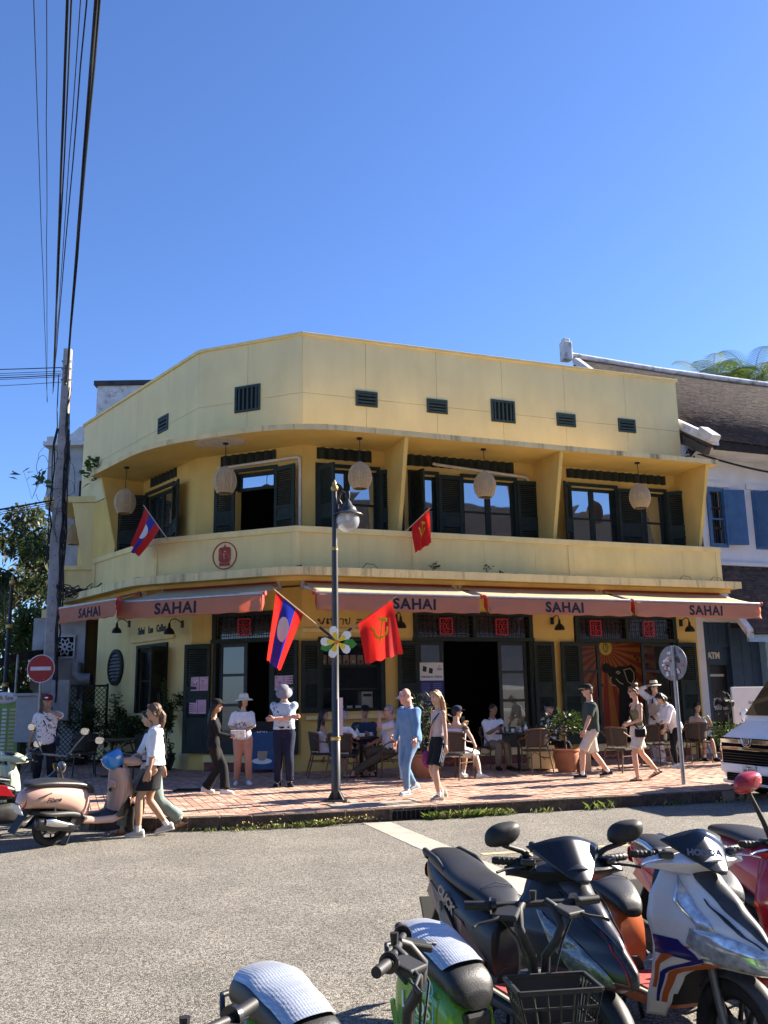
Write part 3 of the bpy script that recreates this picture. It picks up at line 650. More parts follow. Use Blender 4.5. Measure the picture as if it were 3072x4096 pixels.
# ================================================================ neighbours
m_wall = mat('white_limewash', (.66,.66,.67), rough=.9, var=.1, scale=1.5, bump=.25, bscale=30, dirt=.3, dirtcol=(.42,.36,.33), dscale=.8)
m_blue = mat('blue_joinery', (.045,.12,.26), rough=.6, var=.15, scale=5)
m_navy = mat('navy_doors', (.025,.055,.105), rough=.6, var=.15, scale=5)
TILE = [mat('roof_tile_%d' % i, c, rough=.95, var=.35, scale=9, bump=.4, bscale=30, dirt=.5, dirtcol=(.03,.025,.022), dscale=2) for i, c in enumerate([(.075,.052,.042),(.055,.039,.032),(.095,.068,.054)])]
m_mold = mat('mouldy_limewash', (.62,.62,.62), rough=.95, var=.15, scale=3, bump=.5, bscale=25, dirt=1.0, dirtcol=(.04,.04,.042), dscale=2.2)
N_ = empty('tiled_house', FR.p(10.45,0,0), 0, 'white house with dark tiled roof and blue shutters beside the yellow building', 'house')
Ni = Matrix.Translation(-FR.p(10.45,0,0))
def nl(b, name, mt, parent=None, **k): b.xform(Ni); return b.build(name, mt, parent or N_, **k)
nl(wall(FR, SE+.005, 26, .1, 8.15, [(11.2,11.62,5.5,6.95),(12.72,13.2,5.5,6.95),(14.4,14.9,5.5,6.95),(10.66,12.6,.1,3.45)], -.25, -.012), 'wall', m_wall)
def shingles(fn, nc, w, skew, seed, jit=.006, th=.03):
    """courses of flat tiles on a slope; fn(u, v) -> point, u along the eave in metres, v 0 (eave) .. 1 (ridge)"""
    b = MB(); r = random.Random(seed)
    for c in range(nc):
        v0, v1 = c/nc, (c+1.25)/nc; u = skew(v0); end = w
        while u < end:
            l = r.uniform(.14,.3); u1 = min(u+l, end); z = r.uniform(0, jit); b.m = r.choice((0,0,1,1,2))
            p = [fn(u, v0), fn(u1-.006, v0), fn(u1-.006, min(v1,1)), fn(u, min(v1,1))]; up = V(0,0,1)
            q0 = [p[0]+up*(th+z), p[1]+up*(th+z), p[2]+up*(z*.3+.004), p[3]+up*(z*.3+.004)]
            b.add(p[:2]+q0, [(2,3,4,5),(0,1,3,2)]); u = u1
    return b
RZ0, RZ1, RO0, RO1 = 8.02, 11.95, .95, -4.0
def rf(u, v): return FR.p(u, RO0+(RO1-RO0)*v, RZ0+(RZ1-RZ0)*v - .22*math.sin(PI*v) - (.05*math.sin(u*.5)))
sk = lambda v: 10.8-.85*v
o = nl(shingles(rf, 68, 24, sk, 1), 'roof', TILE); 
b = MB(); b.grid(lambda u, v: rf(10.8-.85*v+(13.2+.85*v)*u, v)-V(0,0,.06), 24, 12); b.add([rf(24,1)-V(0,0,.06), rf(9.95,1)-V(0,0,.06), FR.p(9.95,-9,8), FR.p(24,-9,8)], [(0,1,2,3)]); nl(b, 'roof_deck', mat('roof_deck', (.05,.04,.035), rough=1), o)
b = MB(); b.tube([rf(9.8,1)+V(0,0,.1), rf(13,1)+V(0,0,.06), rf(17,1)+V(0,0,.07), rf(24,1)+V(0,0,.1)], .10, 8); nl(b, 'ridge_cap', m_mold, o, smooth=50)
b = MB(); b.box(rf(9.62,1)+V(0,0,.2), (.3,.3,.62), Matrix.Rotation(AL,3,'Z')); b.box(rf(9.62,1)+V(0,0,.55), (.22,.22,.14), Matrix.Rotation(AL,3,'Z')); nl(b, 'finial', m_mold, o, bevel=.03)
b = MB(); n = 8
rs = []
for i in range(n+1):
    v = i/n; p = rf(sk(v)-.02, v); q = FR.d*.10; rs.append([p-q-V(0,0,.16), p+q-V(0,0,.16), p+q+V(0,0,.09), p-q+V(0,0,.09)])
b.rings(rs); nl(b, 'barge_board', m_mold, o, bevel=.02)
b = MB(); b.bar(FR.p(10.72,1.0,8.06), FR.p(10.72,.55,8.42), .3, .2); nl(b, 'barge_end', m_mold, o, bevel=.02)
m_oldwood = mat('old_grey_timber', (.07,.06,.055), rough=.9, var=.4, scale=14, bump=.5, stretch=(1,1,.3))
b = MB(); b.bar(FR.p(10.62,.78,7.78), FR.p(10.62,-.3,8.5), .17, .2); nl(b, 'rafter', m_oldwood)
b = MB(); fbox(b, FR, 10.8, 24, .8, .93, 7.83, 8.0); nl(b, 'eave_board', mat('black_timber', (.02,.018,.017), rough=.9, var=.3))
b = MB(); fbox(b, FR, 10.6, 24, 0, .8, 7.84, 7.88); nl(b, 'eave_soffit', m_wall)
def bwin(s0, s1, openr, openl=None):
    b = MB(); z0, z1 = 5.5, 6.95; e = .08
    fbox(b, FR, s0-e, s0+.02, -.05, .03, z0-e, z1+e); fbox(b, FR, s1-.02, s1+e, -.05, .03, z0-e, z1+e); fbox(b, FR, s0+.02, s1-.02, -.05, .03, z1-.02, z1+e); fbox(b, FR, s0+.02, s1-.02, -.05, .03, z0-e, z0+.02); fbox(b, FR, s0+.02, s1-.02, -.05, .02, 6.16, 6.2)
    o = nl(b, 'window', m_blue)
    for k in range(5):
        b = MB(); s = s0+.06+k*(s1-s0-.1)/4; fbox(b, FR, s-.007, s+.007, -.06, -.045, z0+.02, z1-.02); nl(b, 'bar', m_iron, o)
    b = MB(); b.add([FR.p(s0,-.15,z0), FR.p(s1,-.15,z0), FR.p(s1,-.15,z1), FR.p(s0,-.15,z1)], [(0,1,2,3)]); nl(b, 'pane', g_lo, o)
    for z in (5.95,6.5):
        b = MB(); fbox(b, FR, s0, s1, -.14, -.11, z-.03, z+.03); nl(b, 'crossbar', m_wood, o)
    for s, h, w, a in ((s1+.02,1,.6,openr),(s0-.02,-1,.5,openl)):
        if a is None: continue
        T = Ni @ FR.M(s,.035,z0-.02) @ Matrix.Rotation(-R(a)*h,4,'Y'); b = MB(); b.box((h*w/2,.75,.018), (w,1.5,.036)); c = b.xform(T).build('shutter', m_blue, o)
        for y0, y1 in ((.1,.48),(.56,.74),(.82,1.42)): MB().box((h*w/2,(y0+y1)/2,.039), (w-.17,y1-y0,.008)).xform(T).build('shutter_panel', m_blue, c)
    b = MB(); fbox(b, FR, s0-.25, s1+.28, -.012, .03, 7.06, 7.2); nl(b, 'lintel', m_wall, o)
bwin(11.2, 11.62, 14, None); bwin(12.72, 13.2, 20, 118); bwin(14.4,14.9,10,None)
# pent roof over the shop front, ledge above it
def pr(u, v): return FR.p(u, 1.35-1.33*v, 3.06+1.86*v)
o = nl(shingles(pr, 24, 19, lambda v: 10.95-.2*v, 4), 'pent_roof', TILE)
b = MB(); b.add([pr(10.95,0)-V(0,0,.03), pr(19,0)-V(0,0,.03), pr(19,1)-V(0,0,.03), pr(10.75,1)-V(0,0,.03)], [(0,1,2,3)]); nl(b, 'roof_deck', MATS['roof_deck'], o)
b = MB(); fbox(b, FR, 10.6, 24, 0, .1, 4.93, 5.02); nl(b, 'ledge', m_wall)
b = MB(); rs = []
for i in range(5):
    v = i/4; p = pr(10.93-.2*v, v); q = FR.d*.1; rs.append([p-q-V(0,0,.12), p+q-V(0,0,.12), p+q+V(0,0,.1), p-q+V(0,0,.1)])
b.rings(rs); nl(b, 'barge_board', m_mold, o, bevel=.015)
b = MB(); fbox(b, FR, 10.95, 19, 1.18, 1.26, 2.86, 3.03); nl(b, 'eave_board', mat('pale_blue_paint', (.22,.36,.52), rough=.6, var=.12))
# blue shop front with the cash machine niche
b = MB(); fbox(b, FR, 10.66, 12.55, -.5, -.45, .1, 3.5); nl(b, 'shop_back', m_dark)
for a, c in ((10.66,10.80),(11.52,11.60)):
    b = MB(); fbox(b, FR, a, c, -.3, -.08, .1, 3.5); nl(b, 'door_post', m_navy)
for k in range(5):
    b = MB(); s = 10.80+k*.145; fbox(b, FR, s+.006, s+.139, -.2, -.16, 2.9, 3.42); nl(b, 'board', m_navy)
b = MB(); fbox(b, FR, 10.80, 11.52, -.26, -.14, 2.82, 2.9); fbox(b, FR, 10.8, 11.52, -.24, -.2, 2.35, 2.82); nl(b, 'machine_header', m_navy)
text('machine_lettering', 'ATM', .22, Ni @ FR.M(11.06,-.19,2.585), mat('pale_letter', (.55,.54,.5), rough=.6), N_, bold=.012, sx=.85)
b = MB(); fbox(b, FR, 10.88, 11.48, -.42, -.3, .9, 2.35); o = nl(b, 'cash_machine', mat('black_plastic', (.012,.012,.013), rough=.4, var=.1))
b = MB(); fbox(b, FR, 10.95, 11.4, -.3, -.27, 2.06, 2.12); nl(b, 'machine_light', mat('frosted_lamp', (.5,.5,.46), rough=.4), o)
b = MB(); fbox(b, FR, 10.98, 11.42, -.3, -.24, 1.22, 1.52); nl(b, 'machine_panel', mat('grey_plastic', (.45,.44,.44), rough=.5), o)
for k in range(3):
    b = MB(); s = 11.60+k*.3; fbox(b, FR, s+.006, s+.294, -.14, -.1, .12, 3.3); nl(b, 'door_panel', m_navy)
b = MB(); fbox(b, FR, 12.5, 12.72, -.2, .12, .1, 3.05); nl(b, 'pillar', MATS['pale_blue_paint'])
bd = empty('bank_board', FR.p(13.4,.16,0), 0, 'dark blue bank board with yellow icons behind the van', 'sign'); T = Matrix.Translation(-FR.p(13.4,.16,0))
b = MB(); fbox(b, FR, 12.74, 14.6, .13, .16, .9, 2.95); b.xform(T).build('panel', mat('bank_navy', (.012,.02,.10), rough=.4, var=.08), bd)
m_gold = mat('gold_print', (.65,.42,.05), rough=.5, var=.1)
text('lettering', 'แบบธ', .26, T @ FR.M(13.15,.163,2.62), MATS['pale_letter'], bd, bold=.006); 
for k in range(3): b = strokes([arc(0,0,.13,.13,0,360,20), [(-.05,-.05),(-.05,.03),(0,.08),(.05,.03),(.05,-.05),(-.05,-.05)]], .022, .004); b.xform(T @ FR.M(13.08,.161,2.05-k*.5)).build('icon', m_gold, bd)

# ---- wing on the side street and the old grey block behind
Wg = empty('side_wing', (-8.1,25.5,0), 0, 'yellow side wing with its own balcony behind the concrete pole', 'building'); Wi = Matrix.Translation((8.1,-25.5,0))
def wl(b, name, mt, parent=None, **k): b.xform(Wi); return b.build(name, mt, parent or Wg, **k)
wl(MB().box((-8.85,29.2,7.42), (1.95,7.6,.17)), 'canopy', m_yel)
b = MB(); b.prism([(-9.02,7.33),(-8.05,7.33),(-8.05,4.6),(-8.62,5.42)], (0,.12), Matrix(((1,0,0,0),(0,0,1,25.45),(0,1,0,0),(0,0,0,1)))); wl(b, 'fin', m_yel)
wl(MB().box((-8.75,25.5,4.82), (1.05,.12,1.1)), 'balcony_end', m_yel); wl(MB().box((-8.78,25.48,5.42), (1.15,.2,.12)), 'balcony_rail', m_yel2); wl(MB().box((-9.25,29.3,4.82), (.12,7.4,1.1)), 'balcony_wall', m_yel)
wl(MB().box((-9.25,25.42,4.82),(.16,.1,1.12)), 'pilaster', m_yel2)
wl(MB().box((-8.75,28.6,5.9), (1.4,.15,3.2)), 'wall', m_bounce); wl(MB().box((-8.72,28.48,5.6), (.55,.08,1.9)), 'door', m_green)
wl(MB().box((-8.9,29.5,4.12), (1.6,8.2,.24)), 'floor_slab', m_yel2)
wl(MB().tube([(-8.12,25.35,7.3),(-8.12,25.35,4.4)], .06, 10), 'downpipe', m_yel2, smooth=60)
gw = mat('grey_render', (.40,.40,.40), rough=.95, var=.2, scale=2, bump=.4, bscale=25, dirt=.7, dirtcol=(.14,.13,.12), dscale=1.6)
wl(MB().box((-9.35,26.0,2.1), (1.5,.2,3.9)), 'ground_wall', gw)
vb = MB(); M = frame((-9.15,25.88,3.22), (1,0,0), (0,-1,0))
wl(MB().prism([(-.27,-.3),(.27,-.3),(.27,.3),(-.27,.3)], .01, M), 'vent_back', MATS['void_black'])
st = strokes([[(-.27,-.3),(.27,-.3),(.27,.3),(-.27,.3),(-.27,-.3)]], .05, .05); 
for k in range(8):
    t = 2*PI*k/8+.39; c, s = math.cos(t), math.sin(t); pet = [(.05*c,.05*s),(.15*c-.06*s,.15*s+.06*c),(.25*c,.25*s),(.15*c+.06*s,.15*s-.06*c),(.05*c,.05*s)]; st.join(strokes([pet], .028, .045))
wl(st.xform(M), 'flower_block', mat('pale_cement', (.5,.5,.49), rough=.9, var=.1))
wl(MB().tube([(-8.75,25.75,2.75),(-8.75,25.72,2.45),(-8.6,25.7,2.3),(-8.3,25.7,2.3)], .17, 12), 'air_duct', mat('galvanised', (.30,.30,.31), rough=.5, metal=.3, var=.2), smooth=50)
wl(MB().box((-8.85,25.78,1.95), (.34,.2,.42)), 'meter_box', mat('meter_grey', (.20,.20,.19), rough=.6, var=.2), bevel=.02)
gb = empty('grey_block', (-10,30,0), 0, 'old grey rendered block with black mould on its parapet behind the side wing', 'building'); gi = Matrix.Translation((10,-30,0))
def gl_(b, name, mt, **k): b.xform(gi); return b.build(name, mt, gb, **k)
gl_(MB().box((-8.0,34,10.6), (4.1,7.6,4.0)), 'upper_block', m_mold); gl_(MB().box((-8.0,34,12.68), (4.3,7.8,.16)), 'coping', mat('black_mould', (.05,.05,.052), rough=.95, var=.4, scale=4))
b = MB(); prof = [(-11.6,10.45),(-11.6,10.68),(-10.95,10.68),(-10.7,10.8),(-10.5,11.0),(-10.2,11.06),(-9.6,11.1),(-9.6,10.45)]; b.prism(prof, (0,.25), Matrix(((1,0,0,0),(0,0,1,29.9),(0,1,0,0),(0,0,0,1)))); gl_(b, 'curved_parapet', m_mold)
gl_(MB().box((-10.4,31.5,9.3), (2.3,3,2.3)), 'wall', gw); gl_(MB().box((-10.55,29.95,10.38), (2.2,.5,.14)), 'balcony_slab', m_mold); gl_(MB().box((-10.1,29.97,8.6), (.62,.06,1.0)), 'window', m_dark)
gl_(MB().box((-10.2,33,4.3),(2.6,5,7.8)), 'lower_wall', gw)
# house across the street, behind the viewer: it is what the upper panes mirror
oh = empty('facing_house', (7.3,-4.8,0), AL, 'house with dark tiled roof mirrored in the upper window panes', 'house')
MB().box((4,-4,3.6), (88,7.5,7.2)).build('wall', m_wall, oh); b = MB()
b.add([(-41,.6,7.4),(49,.6,7.4),(49,-4.6,13.4),(-41,-4.6,13.4),(-41,-9.6,7.4),(49,-9.6,7.4)], [(0,1,2,3),(3,2,5,4),(0,3,4),(1,5,2)]); b.build('roof', mat('old_dark_tile', (.022,.018,.016), rough=1, spec=.05, var=.4, scale=4), oh)

# ================================================================ awnings
m_awt = mat('awning_top_cloth', (.62,.45,.25), rough=.9, var=.1, scale=2.5, bump=.15, bscale=200, dirt=.25, dirtcol=(.30,.22,.14), dscale=2, trans=.25, tcol=(.45,.16,.08))
m_awv = mat('awning_valance_cloth', (.60,.29,.19), rough=.9, var=.1, scale=3, bump=.15, bscale=200, dirt=.2, dirtcol=(.32,.15,.1), dscale=3, trans=.42, tcol=(.75,.30,.15))
m_red = mat('awning_red', (.42,.03,.03), rough=.6, var=.1)
m_alu = mat('painted_metal', (.45,.44,.41), rough=.45, metal=.5, var=.15)
m_ink = mat('awning_ink', (.012,.016,.03), rough=.8, var=.1)
def awning(A, Bp, C, D, label, txt=.5, seed=0, amp=.012, size=.29):
    """A, Bp: wall-side left and right; C, D: front bar left and right"""
    o = empty('awning', (C+D)/2, 0, label, 'awning', 'awnings over the pavement'); T = Matrix.Translation(-(C+D)/2)
    def top(u, v):
        p = (A.lerp(Bp, u)).lerp(C.lerp(D, u), v); p.z -= .035*math.sin(PI*v)*(1-.3*math.cos(6*u)); return p
    MB().grid(top, 24, 10).xform(T).build('cloth', m_awt, o, smooth=180, solid=.004)
    d = (D-C).normalized(); n = V(d.y, -d.x, 0); r = random.Random(seed)
    h = .33; ph = r.uniform(0,6)
    def fold(u, v):
        x = u*(D-C).length
        return amp*v*(math.sin(x*3.1+ph+v*2)+.6*math.sin(x*7.3+ph*2-v*3.5)) + .028*v*math.exp(-u*9)*math.sin(v*9+u*30) + .02*v*math.exp(-(1-u)*9)*math.sin(v*8-u*26)
    def val(u, v):
        p = C.lerp(D, u) + V(0,0,-.015-h*v) + n*(.03+fold(u, v)) ; p.z += .008*math.sin(u*40+ph)*v; return p
    MB().grid(val, 60, 8).xform(T).build('valance', m_awv, o, smooth=180, solid=.003)
    for e, q, s in (('L', C, -1), ('R', D, 1)):
        def sv(u, v, q=q, s=s, a=(A if s < 0 else Bp)):
            p = q.lerp(a, u*.14) + V(0,0,-.02-h*v*(1-.35*u)); return p
        MB().grid(sv, 4, 4).xform(T).build('side_valance', m_red, o, solid=.003)
    MB().tube([C-d*.03, D+d*.03], .032, 10).xform(T).build('front_bar', m_alu, o, smooth=60)
    for q in (C-d*.05, D+d*.05): MB().tube([q, q+(q-(C+D)/2).normalized()*.03], .045, 12).xform(T).build('end_cap', m_red, o, smooth=60)
    for q, a in ((C+d*.35, A), (D-d*.35, Bp)):
        mid = (q+a)/2 + V(0,0,-.12) + d*(.5 if q is not C else -.5)*(1 if a is A else -1)*.6
        MB().bar(a+V(0,0,-.1), mid, .035, .05).bar(mid, q+V(0,0,-.03), .03, .045).xform(T).build('folding_arm', m_alu, o)
        MB().box(a+V(0,0,-.04)-n*.06, (.12,.12,.2), Matrix.Rotation(math.atan2(d.y,d.x),3,'Z')).xform(T).build('bracket', m_alu, o, bevel=.01)
    MB().tube([A+V(0,0,.02), Bp+V(0,0,.02)], .05, 10).xform(T).build('roller', m_red, o, smooth=60)
    me = text_mesh('SAHAI', size, bold=.010, depth=.0008, sx=1.06, space=1.12)
    L_ = (D-C).length; bm = bmesh.new(); bm.from_mesh(me); bmesh.ops.triangulate(bm, faces=bm.faces); bmesh.ops.subdivide_edges(bm, edges=[e for e in bm.edges if e.calc_length() > .06], cuts=2); bm.to_mesh(me); bm.free()
    for v in me.vertices:
        u = txt + v.co.x/L_; vv = .54 - v.co.y/h; p = val(max(0,min(1,u)), vv); v.co = T @ (p + n*(.0055+v.co.z))
    me.materials.clear(); me.materials.append(m_ink); link('lettering', me, m_ink, o)
    return o
def aw(f, s0, s1, w0, w1, label, seed, off=2.5, zf=3.64, zw=4.0, ow=1.25, **k):
    return awning(f.p(w0,ow,zw), f.p(w1,ow,zw), f.p(s0,off,zf), f.p(s1,off,zf), label, seed=seed, **k)
aw(FR, -.38, 3.03, -.28, 3.0, 'salmon awning right of the lamp post, behind the red flag', 1, txt=.585)
aw(FR, 3.23, 6.67, 3.25, 6.62, 'salmon awning over the middle doorway, second from the right', 2, txt=.52)
aw(FR, 6.79, 10.2, 6.85, 10.15, 'salmon awning at the right end, beside the tiled pent roof', 3, txt=.55)
aw(FM, -.10, 3.22, .1, 2.85, 'salmon awning over the posters, left of the lamp post', 4, txt=.42, amp=.006, size=.31)
aL, bL = V(-7.03,19.46,3.66), V(-5.33,17.86,3.66)
awning(FL.p(2.6,1.3,4.0), FL.p(5.3,1.3,4.0), aL, bL, 'short salmon awning nearest the concrete pole', .56, seed=5, amp=.02, size=.27)
# ================================================================ woven lanterns
m_rat = mat('woven_rattan', (.72,.56,.34), rough=.85, var=.25, scale=30, bump=.3, bscale=80, trans=.2, tcol=(.55,.38,.18))
def lantern(p, label, ztop=7.265, R_=.255, H_=.60):
    o = empty('lantern', (p.x, p.y, ztop), 0, label, 'lantern', 'woven lanterns under the canopy')
    MB().lathe([(.06,-.03),(.065,0)], 14).build('ceiling_rose', m_blk, o, smooth=50)
    zb = -(ztop-6.12) if ztop == 7.265 else -1.1
    MB().tube([(0,0,-.03),(.006,0,-.2),(-.004,0,-.35),(0,0,zb+H_)], .009, 6).build('cord', m_blk, o)
    prof = [(.03,1.0),(.09,.95),(.16,.87),(.21,.75),(.245,.6),(.255,.45),(.245,.3),(.215,.15),(.165,.02),(.158,.0)]
    w = MB(); NS = 44
    def pt(t, k): 
        x = t*(len(prof)-1); i = min(int(x), len(prof)-2); f_ = x-i; r = prof[i][0]*(1-f_)+prof[i+1][0]*f_; z = prof[i][1]*(1-f_)+prof[i+1][1]*f_
        return V(r*math.cos(k)*R_/.255, r*math.sin(k)*R_/.255, zb+z*H_)
    for k in range(NS): w.tube([pt(t/12, 2*PI*k/NS) for t in range(13)], .0075, 4)
    for j in range(34): t = (j+.5)/34; w.tube([pt(t, 2*PI*k/26) for k in range(27)], .0052, 4, cap=False)
    tag(w.build('woven_shade', m_rat, o), kind=None)
    MB().grid(lambda u, v: pt(.04+.96*v, 2*PI*u)*1.0 - V(0,0,0) if True else 0, 26, 12).xform(Matrix.Diagonal((.96,.96,1,1))).build('liner', mat('lantern_liner', (.58,.44,.26), rough=.9, trans=.45, tcol=(.5,.36,.2)), o, smooth=180)
    for k in range(8): MB().tube([pt(t/8, 2*PI*k/8)*1.0 for t in range(9)], .010, 5).build('rib', m_rat, o)
for p, l in ((FL.p(3.5,1.0,0),'woven lantern above the tilted blue and red flag'),(FM.p(1.32,.85,0),'woven lantern hanging from the peeled ceiling patch'),(FR.p(1.06,.9,0),'woven lantern just above the street lamp'),(FR.p(4.09,.9,0),'woven lantern right of the small red balcony flag'),(FR.p(8.33,.9,0),'woven lantern nearest the white house')): lantern(p, l)
lantern(V(-9.2,26.2,0), 'woven lantern under the side wing canopy behind the pole', ztop=7.33)
# ================================================================ street furniture
m_post = mat('charcoal_post', (.030,.032,.036), rough=.45, var=.15, scale=4, spec=.5)
m_brass = mat('old_brass', (.42,.29,.10), rough=.4, metal=.8, var=.25)
m_zinc = mat('galvanised_tube', (.30,.31,.32), rough=.42, metal=.6, var=.2, scale=6)
lp = empty('street_lamp', (-.78,13.9,SWZ), 0, 'charcoal street lamp with gold finial, clear globe and flower board', 'street lamp')
MB().box((0,0,.015), (.34,.3,.03)).build('base_plate', m_post, lp, bevel=.005)
for k in range(4):
    b = MB(); t = PI/4+PI/2*k; c, s = math.cos(t), math.sin(t); b.add([V(.06*c-.006*s,.06*s+.006*c,.03), V(.17*c-.006*s,.17*s+.006*c,.03), V(.06*c-.006*s,.06*s+.006*c,.17), V(.06*c+.006*s,.06*s-.006*c,.03), V(.17*c+.006*s,.17*s-.006*c,.03), V(.06*c+.006*s,.06*s-.006*c,.17)], [(0,1,2),(5,4,3),(0,3,4,1),(1,4,5,2),(2,5,3,0)]); b.build('gusset', m_post, lp)
MB().lathe([(.069,.03),(.067,.92),(.056,.93),(.053,2.3),(.047,3.75),(.047,3.8),(.042,3.84),(.038,4.72)], 20).build('post', m_post, lp, smooth=50)
for z, r in ((.90,.078),(3.78,.055)): MB().lathe([(r-.012,z-.03),(r,z-.02),(r-.004,z),(r,z+.02),(r-.012,z+.03)], 20).build('brass_ring', m_brass, lp, smooth=40)
MB().lathe([(.04,4.70),(.055,4.72),(.062,4.76),(.05,4.79),(.03,4.81),(.036,4.83),(.022,4.86),(.006,4.89)], 16).build('finial', m_brass, lp, smooth=60)
MB().tube([(.04,-.01,4.15),(.05,-.01,4.45),(.08,-.02,4.62),(.13,-.02,4.70),(.18,-.03,4.66),(.21,-.03,4.56)], .018, 8).tube([(.05,-.01,4.3),(.10,-.02,4.38),(.12,-.02,4.48),(.09,-.02,4.55),(.065,-.02,4.5)], .013, 8).tube([(.21,-.03,4.5),(.235,-.03,4.62),(.225,-.03,4.70),(.205,-.03,4.68)], .014, 8).build('scroll_arm', m_post, lp, smooth=60)
MB().lathe([(.02,4.56),(.05,4.52),(.075,4.47),(.125,4.43),(.135,4.40),(.155,4.36),(.235,4.32),(.238,4.31),(.15,4.33),(.02,4.36)], 28, c=(.21,-.03,0)).build('lamp_hood', m_post, lp, smooth=45)
MB().ell((.21,-.03,4.22), (.185,.185,.185), 28, 16, z1=.62).build('globe', clear('globe_plastic', (.95,.96,.97), .62, .08), lp, smooth=180)
MB().tube([(.21,-.03,4.33),(.21,-.03,4.24)], .035, 10).build('bulb', m_white, lp, smooth=60)
# flower board, facing the road
fl = frame((.03,-.085,2.33), (1,0,0), (0,-1,0)); fw_m = mat('petal_white', (.80,.79,.76), rough=.5, var=.05); fy = mat('petal_yellow', (.80,.58,.03), rough=.5, var=.08); fg = mat('leaf_print', (.05,.24,.03), rough=.5, var=.2, scale=12); fr_ = mat('petal_red', (.75,.2,.02), rough=.5)
for k in range(5):
    t = R(90+14-72*k); A_ = [(0,0)] + [(.25*r*math.cos(t+a)*1.0, .25*r*math.sin(t+a)) for r, a in ((.45,.42),(.75,.40),(.95,.22),(1.0,.02),(.95,-.18),(.75,-.33),(.4,-.32))]
    p = MB().prism(A_, (.002*k, .006+.002*k), fl).build('petal', fw_m, lp); c = [(x*.62, y*.62) for x, y in A_]; MB().prism(c, (.0065+.002*k, .0085+.002*k), fl).build('petal_heart', fy, p)
MB().prism([(.05*(1 if k % 2 else .5)*math.cos(2*PI*k/10+.3), .05*(1 if k % 2 else .5)*math.sin(2*PI*k/10+.3)) for k in range(10)], (.017,.02), fl).build('flower_eye', fr_, lp)
for t, l in ((R(-158),.27),(R(-8),.31)):
    c, s = math.cos(t), math.sin(t); q = [(l*x*c-.075*y*s*1.2, l*x*s+.075*y*c*1.2) for x, y in ((.3,0),(.5,.75),(.75,.8),(1,.05),(.8,-.75),(.5,-.75))]; MB().prism(q, (-.008,-.002), fl).build('leaf_print', fg, lp)
b = MB(); b.grid(lambda u, v: V(.058+.055*u, -.03-.01*math.sin(3*u), .95+.55*v), 3, 8); st_ = b.build('paper_notice', mat('pink_paper', (.62,.45,.52), rough=.8, var=.1), lp, solid=.002)
